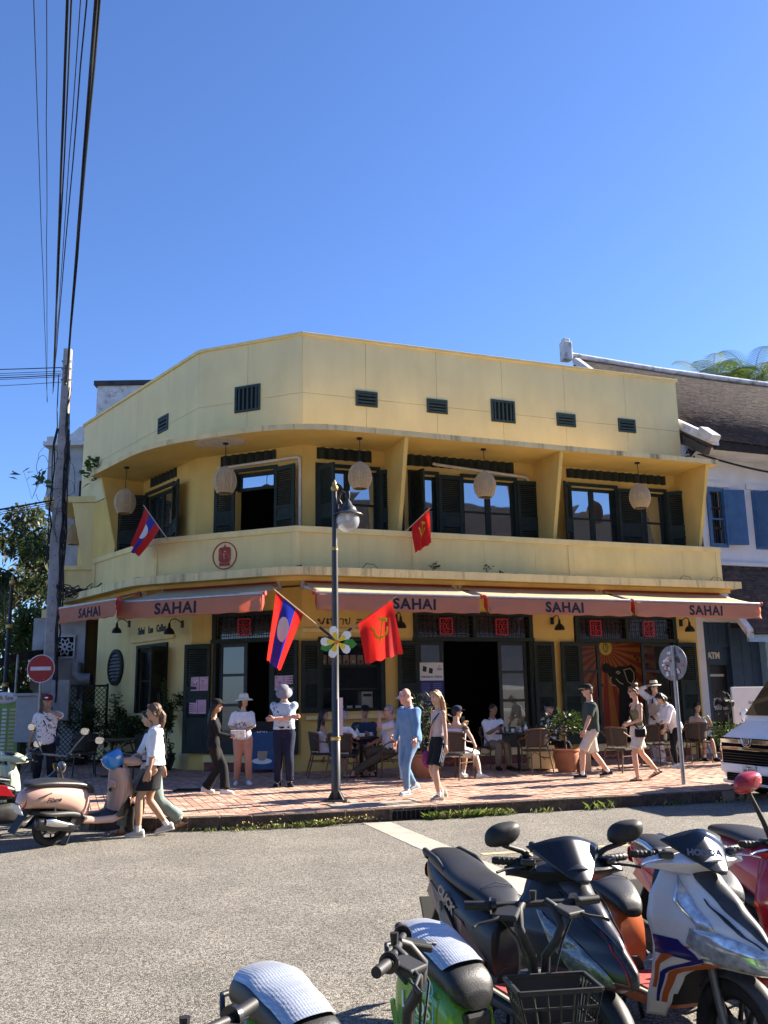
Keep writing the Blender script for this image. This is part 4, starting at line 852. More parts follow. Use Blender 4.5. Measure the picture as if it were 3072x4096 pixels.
# flags
m_fr = mat('flag_red', (.52,.012,.016), rough=.8, var=.08, scale=9, trans=.45, tcol=(.75,.03,.02)); m_fb = mat('flag_blue', (.018,.03,.28), rough=.8, var=.08, scale=9, trans=.35, tcol=(.03,.05,.5)); m_fw = mat('flag_white', (.72,.72,.72), rough=.8, var=.04, trans=.3); m_fy = mat('flag_yellow', (.72,.50,.02), rough=.8, var=.04, trans=.3)
m_stick = mat('flag_stick', (.45,.30,.17), rough=.6, var=.2)
def flag(base, tip, T0, B0, C, D, kind, label, sleeve=True, seed=1, out=(0,-1,0)):
    """T0/B0: ends of the hoist on the stick (tip side, base side); C/D: free corners below them"""
    o = empty('flag', base, 0, label, 'flag'); X = Matrix.Translation(-base); n = Vector(out); r = random.Random(seed); ph = r.uniform(0,6)
    MB().tube([base, tip], .011, 8).xform(X).build('stick', m_stick, o, smooth=60)
    if sleeve: MB().tube([base, base.lerp(tip,.22)], .019, 8).xform(X).build('socket', m_blk, o, smooth=60)
    def cl(u, v):        # u 0 at the base-side edge .. 1 at the tip-side edge, v 0 at the stick .. 1 at the free edge
        p = B0.lerp(T0, u).lerp(D.lerp(C, u), v); a = .025+.05*v
        q = n*(a*math.sin(u*8.5+ph+v*1.2)*min(1,v*4) + .02*math.sin(u*17+v*3+ph)*v); p = p + q
        p.z += -.05*math.sin(PI*u)*v*(.3) + .012*math.sin(u*23+ph)*v; return p
    N = 32; b = MB(); b.grid(cl, N, N)
    if kind == 'stripe':
        b.mi = [(1 if .27 < (k % N+.5)/N < .73 else 0) for k in range(N*N)]
    b.xform(X); b.build('cloth', [m_fr, m_fb], o, smooth=180)
    def paint(pieces, name, mt, sd):
        bb = MB()
        for poly in pieces:
            m = len(poly); bb.add([cl(u, v) for u, v in poly], [tuple(range(m))])
        for p in bb.v: pass
        bb2 = MB(); k = 0
        for off in (.0035,-.0035): bb2.add([p + n*off for p in bb.v], bb.f)
        bb2.xform(X).build(name, mt, o)
    if kind == 'stripe':
        K = 28; cells = []
        for i in range(-10, 10):
            v0, v1 = .42+.19*i/10, .42+.19*(i+1)/10; 
            h0, h1 = [.21*math.sqrt(max(0, 1-(x/10)**2)) for x in (i, i+1)]
            for j in range(6):
                a0, a1 = -1+2*j/6, -1+2*(j+1)/6; cells.append([(.5+h0*a0, v0), (.5+h0*a1, v0), (.5+h1*a1, v1), (.5+h1*a0, v1)])
        paint(cells, 'white_disc', m_fw, 0)
    else:
        def quads(pl, w, cu, cv, sc):
            out = []
            for (x0, y0), (x1, y1) in zip(pl, pl[1:]):
                d = V(x1-x0, y1-y0, 0); L_ = d.length; d.normalize(); s = V(-d.y, d.x, 0)*w/2; n_ = max(1, int(L_/.04)); e = d*w*.2
                for i in range(n_):
                    a = V(x0,y0,0)+d*L_*i/n_ - (e if i == 0 else e*0); c = V(x0,y0,0)+d*L_*(i+1)/n_ + (e if i == n_-1 else e*0)
                    out.append([(cu+sc*q.x, cv-sc*q.y) for q in (a-s, c-s, c+s, a+s)])
            return out
        sc = .215; em = quads(arc(0,0,.78,.78,168,352,16), .24, .56, .40, sc)
        em += quads([(-.45,-1.15),(.42,.72)], .26, .56, .40, sc) + quads([(.0,1.0),(.9,.5)], .34, .56, .40, sc) + quads([(-.76,.16),(-1.05,.62)], .26, .56, .40, sc)
        paint(em, 'hammer_and_sickle', m_fy, 0)
    return o
Yf = 13.9
flag(V(-.82,Yf-.05,2.57), V(-1.71,Yf-.12,3.31), V(-1.68,Yf-.12,3.275), V(-1.26,Yf-.1,2.92), V(-1.82,Yf-.1,2.26), V(-1.60,Yf-.08,2.08), 'stripe', 'red and blue striped flag with white disc on the lamp post', seed=3)
flag(V(-.72,Yf-.05,2.57), V(.17,Yf-.12,3.18), V(.10,Yf-.12,3.13), V(-.42,Yf-.1,2.78), V(.26,Yf-.1,2.32), V(-.32,Yf-.08,2.17), 'plain', 'large plain red flag with yellow hammer and sickle on the lamp post', seed=8)
flag(V(-4.45,18.26,4.90), V(-5.25,19.22,5.86), V(-5.20,19.17,5.80), V(-4.70,18.56,5.22), V(-5.58,19.62,5.05), V(-5.42,19.42,4.78), 'stripe', 'small red and blue flag with white disc leaning from the balcony', False, 5, (-.775,-.63,0))
flag(V(.46,18.70,5.10), V(.99,18.89,5.63), V(.97,18.88,5.60), V(.58,18.74,5.21), V(.97,18.90,4.86), V(.65,18.77,4.65), 'plain', 'small red flag with yellow hammer and sickle leaning from the balcony', False, 6, (.35,-.937,0))
# no-entry sign and the back of another sign
m_sr = mat('sign_red', (.36,.012,.016), rough=.35, var=.12, scale=5); m_sw = mat('sign_white', (.66,.64,.66), rough=.4, var=.08)
ns = empty('no_entry_sign', (-7.58,20,SWZ), 0, 'round red no-entry sign with white bar in front of the concrete pole', 'road sign')
MB().tube([(0,.04,0),(0,.04,2.45)], .03, 12).build('post', m_zinc, ns, smooth=60)
D_ = frame((0,0,2.23), (1,0,0), (0,-1,0)); N = 40
MB().prism([(.305*math.cos(2*PI*k/N), .305*math.sin(2*PI*k/N)) for k in range(N)], (-.008,.0), D_).build('rim', m_sw, ns)
MB().prism([(.288*math.cos(2*PI*k/N), .288*math.sin(2*PI*k/N)) for k in range(N)], (.0,.003), D_).build('disc', m_sr, ns)
MB().prism([(-.225,-.038),(.225,-.038),(.225,.042),(-.225,.042)], (.003,.006), D_).build('white_bar', m_sw, ns)
for x, y in ((-.1,.22),(.12,.22),(-.14,-.22),(.08,-.23)): MB().prism([(x+.008*math.cos(k), y+.008*math.sin(k)) for k in range(6)], (.003,.007), D_).build('rivet', m_zinc, ns)
rs_ = empty('sticker_sign', (4.9,15.55,SWZ), 0, 'grey back of a round sign covered in stickers on a steel post', 'road sign')
MB().tube([(0,0,0),(-.01,0,2.28)], .034, 12).build('post', m_zinc, rs_, smooth=60)
ng = R(-90+57); nx, ny = math.cos(ng-PI/2+R(0)), 0
nrm = V(-math.sin(R(58)), -math.cos(R(58)), 0); dd = V(-nrm.y, nrm.x, 0); D_ = frame((-.01,.045,1.99), dd, nrm)
m_sb_ = mat('sign_back_grey', (.20,.20,.21), rough=.5, metal=.3, var=.2, scale=8)
MB().prism([(.30*math.cos(2*PI*k/N), .30*math.sin(2*PI*k/N)) for k in range(N)], (-.006,.0), D_).build('disc', m_sb_, rs_)
MB().prism([(-.05,-.24),(.03,-.24),(.03,.22),(-.05,.22)], (0,.012), D_).build('clamp_rail', m_zinc, rs_)
r = random.Random(4); cols = [(.6,.6,.58),(.6,.58,.55),(.03,.03,.03),(.45,.1,.05),(.5,.5,.52),(.1,.12,.2),(.55,.25,.05)]
for k in range(34):
    t, q = r.uniform(0,2*PI), .26*math.sqrt(r.random()); x, y = q*math.cos(t), q*math.sin(t); a, c, ro = r.uniform(.015,.04), r.uniform(.015,.035), r.uniform(-.5,.5); ci = r.randrange(7)
    pl = [(x+a*u*math.cos(ro)-c*v*math.sin(ro), y+a*u*math.sin(ro)+c*v*math.cos(ro)) for u, v in ((-1,-1),(1,-1),(1,1),(-1,1))] if k % 5 else [(x+.03*math.cos(2*PI*j/10), y+.03*math.sin(2*PI*j/10)) for j in range(10)]
    MB().prism(pl, (.013,.0135+.0004*k) if abs(x+.01) < .06 else (.0004,.0012+.0003*k), D_).build('sticker', mat('sticker_%d' % ci, cols[ci], rough=.5, var=.5, scale=60), rs_)
# far post on the left
bp = empty('street_lamp', (-9.17,22,SWZ), 0, 'black lamp post with gold rings at the left edge', 'street lamp')
MB().lathe([(.075,0),(.07,1.9),(.055,1.95),(.052,3.3),(.043,3.35),(.04,4.35)], 16).build('post', mat('black_post', (.010,.010,.011), rough=.4), bp, smooth=50)
for z in (.65,1.93,3.33): MB().lathe([(.06,z-.06),(.085,z-.04),(.078,z),(.085,z+.04),(.06,z+.06)], 16).build('brass_ring', m_brass, bp, smooth=40)
MB().lathe([(.04,4.33),(.06,4.36),(.07,4.41),(.055,4.46),(.03,4.48),(.035,4.52),(.005,4.6)], 14).build('finial', m_brass, bp, smooth=60)
MB().tube([(0,0,3.0),(-.1,0,3.5),(-.16,0,4.0),(-.3,0,4.25),(-.5,0,4.1)], .02, 8).build('scroll_arm', m_post, bp, smooth=60)
# concrete utility pole with its cables
m_cp = mat('pole_concrete', (.34,.33,.32), rough=.92, var=.18, scale=5, bump=.4, bscale=40, dirt=.55, dirtcol=(.13,.12,.11), dscale=2.2)
PX, PY = -8.12, 21.98
up = empty('utility_pole', (PX,PY,SWZ), R(12), 'tapered square concrete utility pole wrapped in black cables', 'utility pole')
b = MB(); h = 10.45
def ring(w, z, c=.03): return [V(x, y, z) for x, y in ((-w+c,-w),(w-c,-w),(w,-w+c),(w,w-c),(w-c,w),(-w+c,w),(-w,w-c),(-w,-w+c))]
b.rings([ring(.155,0), ring(.10,h)]); b.build('shaft', m_cp, up)
hb = MB()
for k in range(26): hb.tube([(.0,-.15+.002*k,.6+k*.37),(.0,-.158+.002*k,.6+k*.37)], .012, 8)
tag(hb.build('bolt_holes', MATS['void_black'], up), kind='stuff')
m_cab = mat('black_cable', (.010,.010,.011), rough=.6, var=.2)
for k, z in enumerate((9.9,10.1,9.6,7.5)): MB().tube([(-.12,-.12,z),(.12,-.14,z),(.13,.1,z),(-.12,.12,z),(-.12,-.12,z)], .012, 6).build('band', m_zinc, up)
for k in range(4):
    MB().lathe([(.03,-.05),(.04,-.03),(.025,0),(.04,.03),(.03,.05)], 10, c=(.0,-.14,9.5+k*.14)).build('insulator', mat('insulator', (.06,.05,.045), rough=.4), up, smooth=60)
MB().box((.3,-.12,1.55), (.42,.2,.95)).build('meter_cabinet', mat('cabinet_grey', (.33,.34,.34), rough=.6, var=.1), up, bevel=.015)
b = MB(); b.add([(-.13,-.165,.95),(.11,-.165,.95),(.11,-.163,1.2),(-.13,-.163,1.2)], [(0,1,2,3)]); b.build('paper_notice', m_white, up)
# second, small electric cabinet on the pavement
ec = empty('electric_cabinet', (-8.02,20.5,SWZ), 0, 'small pale grey electric cabinet behind the no-entry sign post', 'cabinet')
MB().box((.06,0,1.15), (.52,.3,1.0)).build('body', MATS['cabinet_grey'], ec, bevel=.015); MB().box((.06,-.01,1.68), (.62,.4,.06)).build('lid', MATS['cabinet_grey'], ec, bevel=.01); MB().box((-.12,0,.33),(.08,.08,.66)).box((.22,0,.33),(.08,.08,.66)).build('legs', m_iron, ec)
def sag(a, b, s, n=14, w=0.0, seed=0):
    r = random.Random(seed); out = []
    for i in range(n+1):
        t = i/n; p = a.lerp(b, t); p.z -= s*4*t*(1-t); out.append(p + V(r.uniform(-w,w), r.uniform(-w,w), r.uniform(-w,w)))
    return out
CT = V(PX, PY-.15, 10.3)
oc = empty('overhead_cables', (PX,PY,9.5), 0, 'bundle of black overhead cables running up past the camera from the pole', 'cables'); X = Matrix.Translation(-V(PX,PY,9.5))
for k, (zp, near, rad, s) in enumerate(((9.7,(-2.83,7.9,9.3),.026,.25),(9.72,(-2.79,7.9,9.25),.016,.3),(9.6,(-3.15,7.9,9.3),.02,.25),(9.62,(-3.12,7.95,9.28),.012,.3),(9.4,(-3.0,7.9,9.3),.007,.3),(9.45,(-2.95,7.95,9.3),.01,.3),(9.2,(-3.55,7.95,9.3),.006,.35),(9.15,(-3.4,7.95,9.3),.006,.35))):
    a = V(PX-.12+(.16 if k < 2 else -.3 if k > 5 else -.17), PY-.1, zp); nb = V(*near); e = a + (nb-a)*1.9
    MB().tube(sag(a, e, -.05+s*.3, 26, .006 if rad < .02 else .002, k), rad, 6).xform(X).build('cable', m_cab, oc, smooth=60)
hc = empty('side_cables', (PX,PY,10), 0, 'thin cables leaving the pole top towards the left edge', 'cables'); X = Matrix.Translation(-V(PX,PY,10))
for k, (z0, z1) in enumerate(((10.1,10.75),(10.0,10.6),(9.95,10.5),(9.9,10.42),(9.85,10.4),(9.7,10.05),(6.6,6.05),(6.55,5.95),(6.5,5.9),(6.62,6.2))):
    MB().tube(sag(V(PX-.1,PY-.1,z0), V(PX-16,PY+1.5+k*.1,z1+.6*(1 if k < 6 else -1)), .25, 16, .004, k), .008 if k % 3 else .013, 5).xform(X).build('cable', m_cab, hc)
tc = empty('cable_tangle', (PX,PY,4.4), 0, 'tangle of black cables hanging down the pole and on the cornice', 'cables'); X = Matrix.Translation(-V(PX,PY,4.4)); r = random.Random(12)
for k in range(13):      # runs down the pole
    x0 = r.choice((-1,1,1))*r.uniform(.1,.24); pts = []; z = r.uniform(8,10); zend = r.uniform(3.2,5.2) if k > 3 else 1.4
    while z > zend: pts.append(V(PX+x0*(1+.3*(10-z)/8)+r.uniform(-.045,.045), PY-.17+r.uniform(-.05,.05), z)); z -= r.uniform(.3,.6)
    MB().tube(pts, r.choice((.008,.01,.014,.02)), 5).xform(X).build('hanging_cable', m_cab, tc, smooth=60)
for k in range(9):       # loose loops
    c = V(PX+r.uniform(-.5,.3), PY-.2, r.uniform(4.0,9.3)); rx, rz = r.uniform(.1,.28), r.uniform(.2,.6); t0 = r.uniform(0,6)
    MB().tube([c + V(rx*math.cos(t0+t*.55), r.uniform(-.04,.04), rz*math.sin(t0+t*.55)) for t in range(r.randint(7,12))], .006, 4).xform(X).build('loose_loop', m_cab, tc, smooth=60)
for k in range(15):      # bundle lying along to the cornice
    a = V(PX+.15, PY-.15, 4.3+r.uniform(-.2,.25)); e = FL.p(r.uniform(2.2,3.6), 1.5+r.uniform(-.1,.25), 4.31+r.uniform(0,.06)); pts = sag(a, e, r.uniform(.0,.16), 9, .06, k); pts = [V(p.x, p.y, max(p.z, 4.10)) for p in pts]
    MB().tube(pts, r.choice((.01,.014,.02)), 5).xform(X).build('cable_run', m_cab, tc, smooth=60)
MB().tube([p for s in range(0, 24) for p in [FM.p(-.6+s*.18, 1.45+.03*math.sin(s*1.7), 4.275+.012*(s % 2))]], .013, 5).xform(X).build('cable_run', m_cab, tc, smooth=60)
for s0, s1, dz in ((0,3.4,.0),(4.2,6.8,.01),(8.4,10.6,.02)):
    MB().tube([FR.p(s0+(s1-s0)*i/16, 1.4+.05*math.sin(i*1.3), 4.272+.012*((i*7) % 3)) for i in range(17)], .012, 5).xform(X).build('cable_run', m_cab, tc, smooth=60)
for k in range(3):
    s = (.9,8.9,9.8)[k]; MB().tube([FR.p(s,1.4,4.28), FR.p(s+.1,1.42,4.4), FR.p(s+.28,1.42,4.38), FR.p(s+.38,1.4,4.28)], .007, 4).xform(X).build('loose_loop', m_cab, tc)
# cable knot under the house eave on the right
ck = empty('eave_cables', FR.p(10.6,.5,8), 0, 'knot of cables under the eave of the white house', 'cables'); X = Matrix.Translation(-FR.p(10.6,.5,8))
for k in range(7):
    c = FR.p(10.52,.3,7.9); MB().tube([c + V(r.uniform(-.1,.1),0,0), c + FR.d*r.uniform(-.3,-.1)+V(0,0,-.05*k), c+FR.d*r.uniform(-.35,-.15)+V(0,0,-.4)], .018, 6).xform(X).build('cable', m_cab, ck, smooth=60)
MB().tube([FR.p(10.5,.2,7.98), FR.p(10.75,.1,7.9), FR.p(10.8,.05,7.6), FR.p(10.6,.1,7.3)], .025, 6).xform(X).build('cable', m_cab, ck, smooth=60)
MB().tube(sag(FR.p(10.7,.3,7.85), FR.p(15,.3,7.45), .12), .03, 6).xform(X).build('cable', m_cab, ck, smooth=60)
MB().tube([FR.p(10.5,.25,7.85), FR.p(9.9,.6,7.6), FR.p(9.2,.9,7.4)], .022, 6).xform(X).build('cable', MATS['cabinet_grey'], ck, smooth=60)
# ================================================================ people
SKIN = {k: mat('skin_'+k, c, rough=.5, var=.1, scale=14, spec=.35) for k, c in dict(fair=(.56,.33,.23), pink=(.58,.32,.24), tan=(.42,.24,.15), asian=(.50,.32,.21), brown=(.28,.15,.09), lao=(.36,.21,.13)).items()}
def cloth(name, col, **k): return mat('cloth_'+name, col, rough=.85, var=k.pop('var', .10), scale=k.pop('scale', 9), bump=.25, bscale=120, spec=.2, **k)
def print_cloth(name, base, ink, scale=16, th=.56):
    if name in MATS: return MATS[name]
    m = mat(name, base, rough=.85, var=.06, spec=.2); n = m.node_tree.nodes; L = m.node_tree.links; b = n['Principled BSDF']; src = b.inputs['Base Color'].links[0].from_socket
    tc = n.new('ShaderNodeTexCoord'); nz = n.new('ShaderNodeTexNoise'); nz.inputs['Scale'].default_value = scale; nz.inputs['Detail'].default_value = 3; nz.inputs['Distortion'].default_value = 1.5; L.new(tc.outputs['Object'], nz.inputs['Vector'])
    r = n.new('ShaderNodeMapRange'); r.inputs[1].default_value = th; r.inputs[2].default_value = th+.03; L.new(nz.outputs['Fac'], r.inputs[0])
    x = n.new('ShaderNodeMix'); x.data_type = 'RGBA'; L.new(r.outputs[0], x.inputs['Factor']); L.new(src, x.inputs['A']); x.inputs['B'].default_value = (*ink, 1); L.new(x.outputs['Result'], b.inputs['Base Color']); return m
HAIR = {k: mat('hair_'+k, c, rough=.45, var=.25, scale=40, bump=.5, bscale=90, spec=.4, stretch=(1,1,.15)) for k, c in dict(brown=(.10,.055,.03), black=(.012,.010,.010), blond=(.32,.19,.09), grey=(.24,.23,.22), auburn=(.16,.07,.03)).items()}
m_eye = mat('eye_dark', (.02,.015,.012), rough=.3); m_lip = mat('lip', (.35,.12,.10), rough=.5); m_lens = mat('sunglass', (.01,.01,.012), rough=.1, spec=.8)
def ik(a, t, l1, l2, pole):
    d = t-a; L_ = min(d.length, (l1+l2)*.999); d = d.normalized(); t = a+d*L_; x = (l1*l1-l2*l2+L_*L_)/(2*L_); h = math.sqrt(max(l1*l1-x*x, 0)); p = Vector(pole); p = p - d*p.dot(d)
    if p.length < 1e-4: p = V(0,1,0)
    return a+d*x+p.normalized()*h, t
def person(label, loc, rz, H=1.7, sex='m', skin='fair', feet=None, hip=None, lean=0.0, side=0.0, turn=0.0, lh=None, rh=None, lel=(-.5,-1,-.2), rel=(.5,-1,-.2), lkn=(0,1,.1), rkn=(0,1,.1), head=(0,0), belly=1.0, top=None, bottom=None, shoes=None, hair='short', haircol='brown', hat=None, glasses=None, bag=None, curl=(.5,.5), bulk=1.0, extra=None, pelv=(0,0), seated=False, hipyaw=0.0, over=None):
    """one person; local +y is where the chest faces, +x the person's right hand side"""
    S = H/1.75; f = sex == 'f'; o = empty('person', loc, rz, label, 'person'); K = bulk*(.90 if f else 1.0)
    lt, ls = .44*S, .43*S; hw = (.085 if not f else .088)*S
    feet = feet or ((-.10,.0,0,8), (.10,.02,0,-8))      # (x, y, heel lift, toe-out deg) left, right
    ank = [V(q[0], q[1], .075*S+q[2]) for q in feet]
    hz = hip if hip else .925*S
    if not hip:
        for k, q in enumerate(ank):
            hx = V((-hw, hw)[k]+pelv[0], pelv[1], 0); dxy = (V(q.x, q.y, 0)-hx).length; hz = min(hz, q.z+math.sqrt(max(((lt+ls)*.985)**2-dxy*dxy, .01)))
    Pv = V(pelv[0], pelv[1], hz); Rl = Matrix.Rotation(R(turn), 3, 'Z') @ Matrix.Rotation(-R(lean), 3, 'X') @ Matrix.Rotation(R(side), 3, 'Y'); Ry = Matrix.Rotation(R(hipyaw), 3, 'Z')
    hips = [Pv + Ry @ V(-hw,0,-.01*S), Pv + Ry @ V(hw,0,-.01*S)]; knees = []
    for k in range(2):
        kn, an = ik(hips[k], ank[k], lt, ls, (lkn, rkn)[k]); knees.append(kn); ank[k] = an
    sp = lambda z, y=0.0, x=0.0: Pv + Rl @ (V(x,y,z)*S)
    shw = (.175 if not f else .150)*(.5+.5*bulk); shs = [sp(.475,0,-shw), sp(.475,0,shw)]; la, lf = .285*S, .25*S
    wr = []; els = []
    dflt = (sp(-.06,.05,-.27), sp(-.06,.05,.27))
    for k, (t, e) in enumerate(((lh, lel), (rh, rel))):
        t = V(*t)*S if t else dflt[k]; el, w_ = ik(shs[k], t, la, lf, Vector(e)); els.append(el); wr.append(w_)
    if f: prof = [(-.11,.10,.08,0),(-.03,.165,.112,-.01),(.05,.155,.108,-.005),(.15,.118,.085,0),(.24,.125,.088,.005),(.34,.140,.112,.018),(.41,.145,.095,.008),(.475,.135,.072,0),(.525,.07,.055,0),(.56,.048,.048,.0),(.68,.044,.047,.012)]
    else: prof = [(-.11,.10,.08,0),(-.03,.160,.112,0),(.05,.158,.112,0),(.15,.150,.105*belly,.005+.03*(belly-1)),(.24,.155,.108*(.5+.5*belly),.005),(.34,.170,.112,.008),(.41,.172,.10,.004),(.475,.155,.078,0),(.525,.085,.062,0),(.56,.060,.058,.0),(.68,.056,.058,.012)]
    prof = [(z, a*K if i < 9 else a, d*K if i < 9 else d, y) for i, (z, a, d, y) in enumerate(prof)]
    def torso(b, z0, z1, off, hemf=1.0, seg=16):
        zs = sorted({z0, z1, *[q[0] for q in prof if z0 < q[0] < z1]}); rs = []
        for z in zs:
            for (za, aa, da, ya), (zb, ab, db, yb) in zip(prof, prof[1:]):
                if za <= z <= zb: t = (z-za)/(zb-za); a, d, y = aa+(ab-aa)*t, da+(db-da)*t, ya+(yb-ya)*t; break
            else: a, d, y = prof[0][1:] if z < prof[0][0] else prof[-1][1:]
            k = hemf if z == z0 else 1.0
            a, d = a*k+off, d*k+off
            Rz = Rl if z > .02 else Ry
            rs.append([Pv + Rz @ (V(a*math.copysign(abs(math.cos(t))**.8, math.cos(t)), y+d*math.copysign(abs(math.sin(t))**.8, math.sin(t)), z)*S) for t in [2*PI*i/seg for i in range(seg)]])
        b.rings(rs)
    def limb(b, a, m, e, radii, t0=0.0, t1=1.0, off=0.0, hemr=None, seg=12):
        """a-m-e two-bone limb; t in 0..1 along it"""
        n = 12; pts = []; rr_ = []
        for i in range(n+1):
            t = t0+(t1-t0)*i/n; x = t*2
            p = a.lerp(m, x) if x <= 1 else m.lerp(e, x-1)
            if .9 < x < 1.1: p = p.lerp((a.lerp(m, .93)+m.lerp(e, .07))/2, .5)
            q = t*(len(radii)-1); j = min(int(q), len(radii)-2); r_ = radii[j]*(1-(q-j))+radii[j+1]*(q-j)
            r_ = r_*S*K+off
            if hemr and t > t0+(t1-t0)*.35: u = ((t-t0)/(t1-t0)-.35)/.65; r_ = r_*(1-u)+hemr*S*u
            pts.append(p); rr_.append(r_)
        b.tube(pts, rr_, seg)
    LEG = [.098,.088,.078,.066,.058,.060,.058,.046,.038] if not f else [.102,.096,.084,.069,.058,.062,.058,.044,.036]
    ARM = [.056,.052,.047,.043,.042,.043,.039,.032,.027] if not f else [.047,.043,.040,.037,.037,.038,.034,.028,.024]
    skm = SKIN[skin]
    # ---- body, one skin
    b = MB(); torso(b, -.11, .68, 0.0)
    for k in range(2):
        limb(b, hips[k], knees[k], ank[k], LEG); b.ell(hips[k], (.09*S*K,)*3, 10, 6); limb(b, shs[k], els[k], wr[k], ARM); b.ell(shs[k], (.058*S*K,)*3, 10, 6)
        ft = feet[k]; t = R(ft[3])*(1 if k == 0 else 1); fd = V(math.sin(-t) if k == 0 else math.sin(-t), math.cos(t), 0); lift = ft[2]; dn = V(0,0,-min(lift, .12)*.9)
        fd = V(math.sin(R(-ft[3])), math.cos(R(ft[3])), 0); b.tube([ank[k]-fd*.05*S+V(0,0,-.045*S), ank[k]+fd*.05*S+V(0,0,-.045*S)+dn*.4, ank[k]+fd*.17*S+V(0,0,-.058*S)+dn], [.032*S,.038*S,.026*S], 8)
    hy, hp = head; Hd = Rl @ Matrix.Rotation(R(hy), 3, 'Z') @ Matrix.Rotation(-R(hp), 3, 'X')
    if lean > 15: Hd = Matrix.Rotation(R(turn), 3, 'Z') @ Matrix.Rotation(-R(lean*.5), 3, 'X') @ Matrix.Rotation(R(hy), 3, 'Z') @ Matrix.Rotation(-R(hp), 3, 'X')
    hs = .97*S**.6; nb = sp(.60, .012); hc = nb + Hd @ V(0,.02*S,.135*S)
    HP = lambda x, y, z: hc + Hd @ (V(x,y,z)*hs)
    HM = Hd
    b.ell(hc + Hd @ (V(0,-.008,.018)*hs), (.076*hs,.096*hs,.102*hs), 16, 12, HM); b.ell(HP(0,.022,-.045), (.058*hs,.066*hs,.074*hs), 14, 9, HM); b.ell(HP(0,.058,-.088), (.03*hs,.026*hs,.022*hs), 10, 6, HM)
    b.tube([HP(0,.084,.03), HP(0,.106,-.018), HP(0,.09,-.03)], [.009*hs,.017*hs,.012*hs], 8)
    b.ell(HP(0,.088,.038), (.05*hs,.012*hs,.012*hs), 10, 5, HM)
    for s in (-1, 1): b.ell(HP(s*.078,-.005,-.005), (.010*hs,.02*hs,.033*hs), 8, 5, HM)
    me = remesh(b, .0135, 2)
    # hands: palm and five fingers
    hb = MB()
    for k in range(2):
        d = (wr[k]-els[k]).normalized(); inn = (V(1,0,0) if k == 0 else V(-1,0,0)); inn = Rl @ inn; n_ = (inn - d*inn.dot(d)); n_ = n_.normalized() if n_.length > .05 else d.orthogonal().normalized(); sd = d.cross(n_); c = curl[k]; Z = S*(.92 if f else 1.0)
        if sd.dot(Rl @ V(0,1,0)) < 0: sd = -sd
        w = wr[k]; hb.tube([w-d*.02*Z, w+d*.02*Z, w+d*.085*Z], [(.021*Z,.029*Z),(.019*Z,.038*Z),(.015*Z,.041*Z)], 10, up=n_)
        for i, (sx, L_) in enumerate(((.030,.068),(.010,.078),(-.011,.072),(-.030,.056))):
            p0 = w + d*.08*Z + sd*sx*Z; q = p0 + (d*math.cos(c*.6)+n_*math.sin(c*.6))*L_*.5*Z; e = q + (d*math.cos(c*1.7)+n_*math.sin(c*1.7))*L_*.5*Z; hb.tube([p0-d*.01*Z, p0, q, e], [.0085*Z,.009*Z,.0082*Z,.006*Z], 6)
        p0 = w + d*.03*Z + sd*.03*Z; hb.tube([p0, p0+(d*.6+sd*.6+n_*.3)*.04*Z, p0+(d*.9+sd*.35+n_*.5)*.075*Z], [.012*Z,.0105*Z,.007*Z], 6)
    hm = hb.mesh('h'); bm = bmesh.new(); bm.from_mesh(me); bm.from_mesh(hm); bm.to_mesh(me); bm.free(); bpy.data.meshes.remove(hm)
    link('body', me, skm, o, smooth=180)
    # face
    fb = MB()
    for s in (-1, 1): fb.ell(HP(s*.030,.0835,.012), (.0125*hs,.008*hs,.0065*hs), 8, 5, HM); fb.box(HP(s*.031,.092,.034), (.03*hs,.006*hs,.005*hs), HM)
    fb.build('eyes', m_eye, o); MB().ell(HP(0,.083,-.062), (.021*hs,.010*hs,.007*hs), 10, 5, HM).build('mouth', m_lip, o, smooth=180)
    # ---- clothes
    if bottom:
        b = MB(); of = bottom.get('off', .014)*S; ln = bottom.get('len', .97); torso(b, -.11, bottom.get('rise', .10), of/S)
        if bottom.get('skirt'):
            z1 = -.11-bottom['skirt']; rs = []
            for i in range(7):
                t = i/6; z = .0+(z1)*t; k = 1+bottom.get('flare', .15)*t; c = Pv + (hips[0].lerp(knees[0], min(1, -z/.44))+hips[1].lerp(knees[1], min(1, -z/.44)))/2 - Pv if z < -.1 else Pv
                sprd = abs((hips[0].lerp(knees[0], min(1, -z/.44))-hips[1].lerp(knees[1], min(1, -z/.44))).y)*.5
                rs.append([V(c.x, c.y, Pv.z+z*S) + V((.175*K*k*math.cos(a))*S, (.125*K*k*S+sprd)*math.sin(a), 0) for a in [2*PI*j/18 for j in range(18)]])
            b.rings(rs)
        else:
            for k in range(2): limb(b, hips[k], knees[k], ank[k], LEG, 0, ln, of, bottom.get('hem')); b.ell(hips[k]+V(0,-.01,0), (.10*S*K+of*.5,)*3, 10, 6)
        link('trousers' if not bottom.get('skirt') and ln > .7 else 'skirt' if bottom.get('skirt') else 'shorts', remesh(b, .0135, 2, bottom.get('fold', .006), 11, len(label)), bottom['m'], o, smooth=180)
        if bottom.get('belt'):
            b = MB(); torso(b, .075, .105, of/S+.006); b.build('belt', bottom['belt'], o, smooth=60)
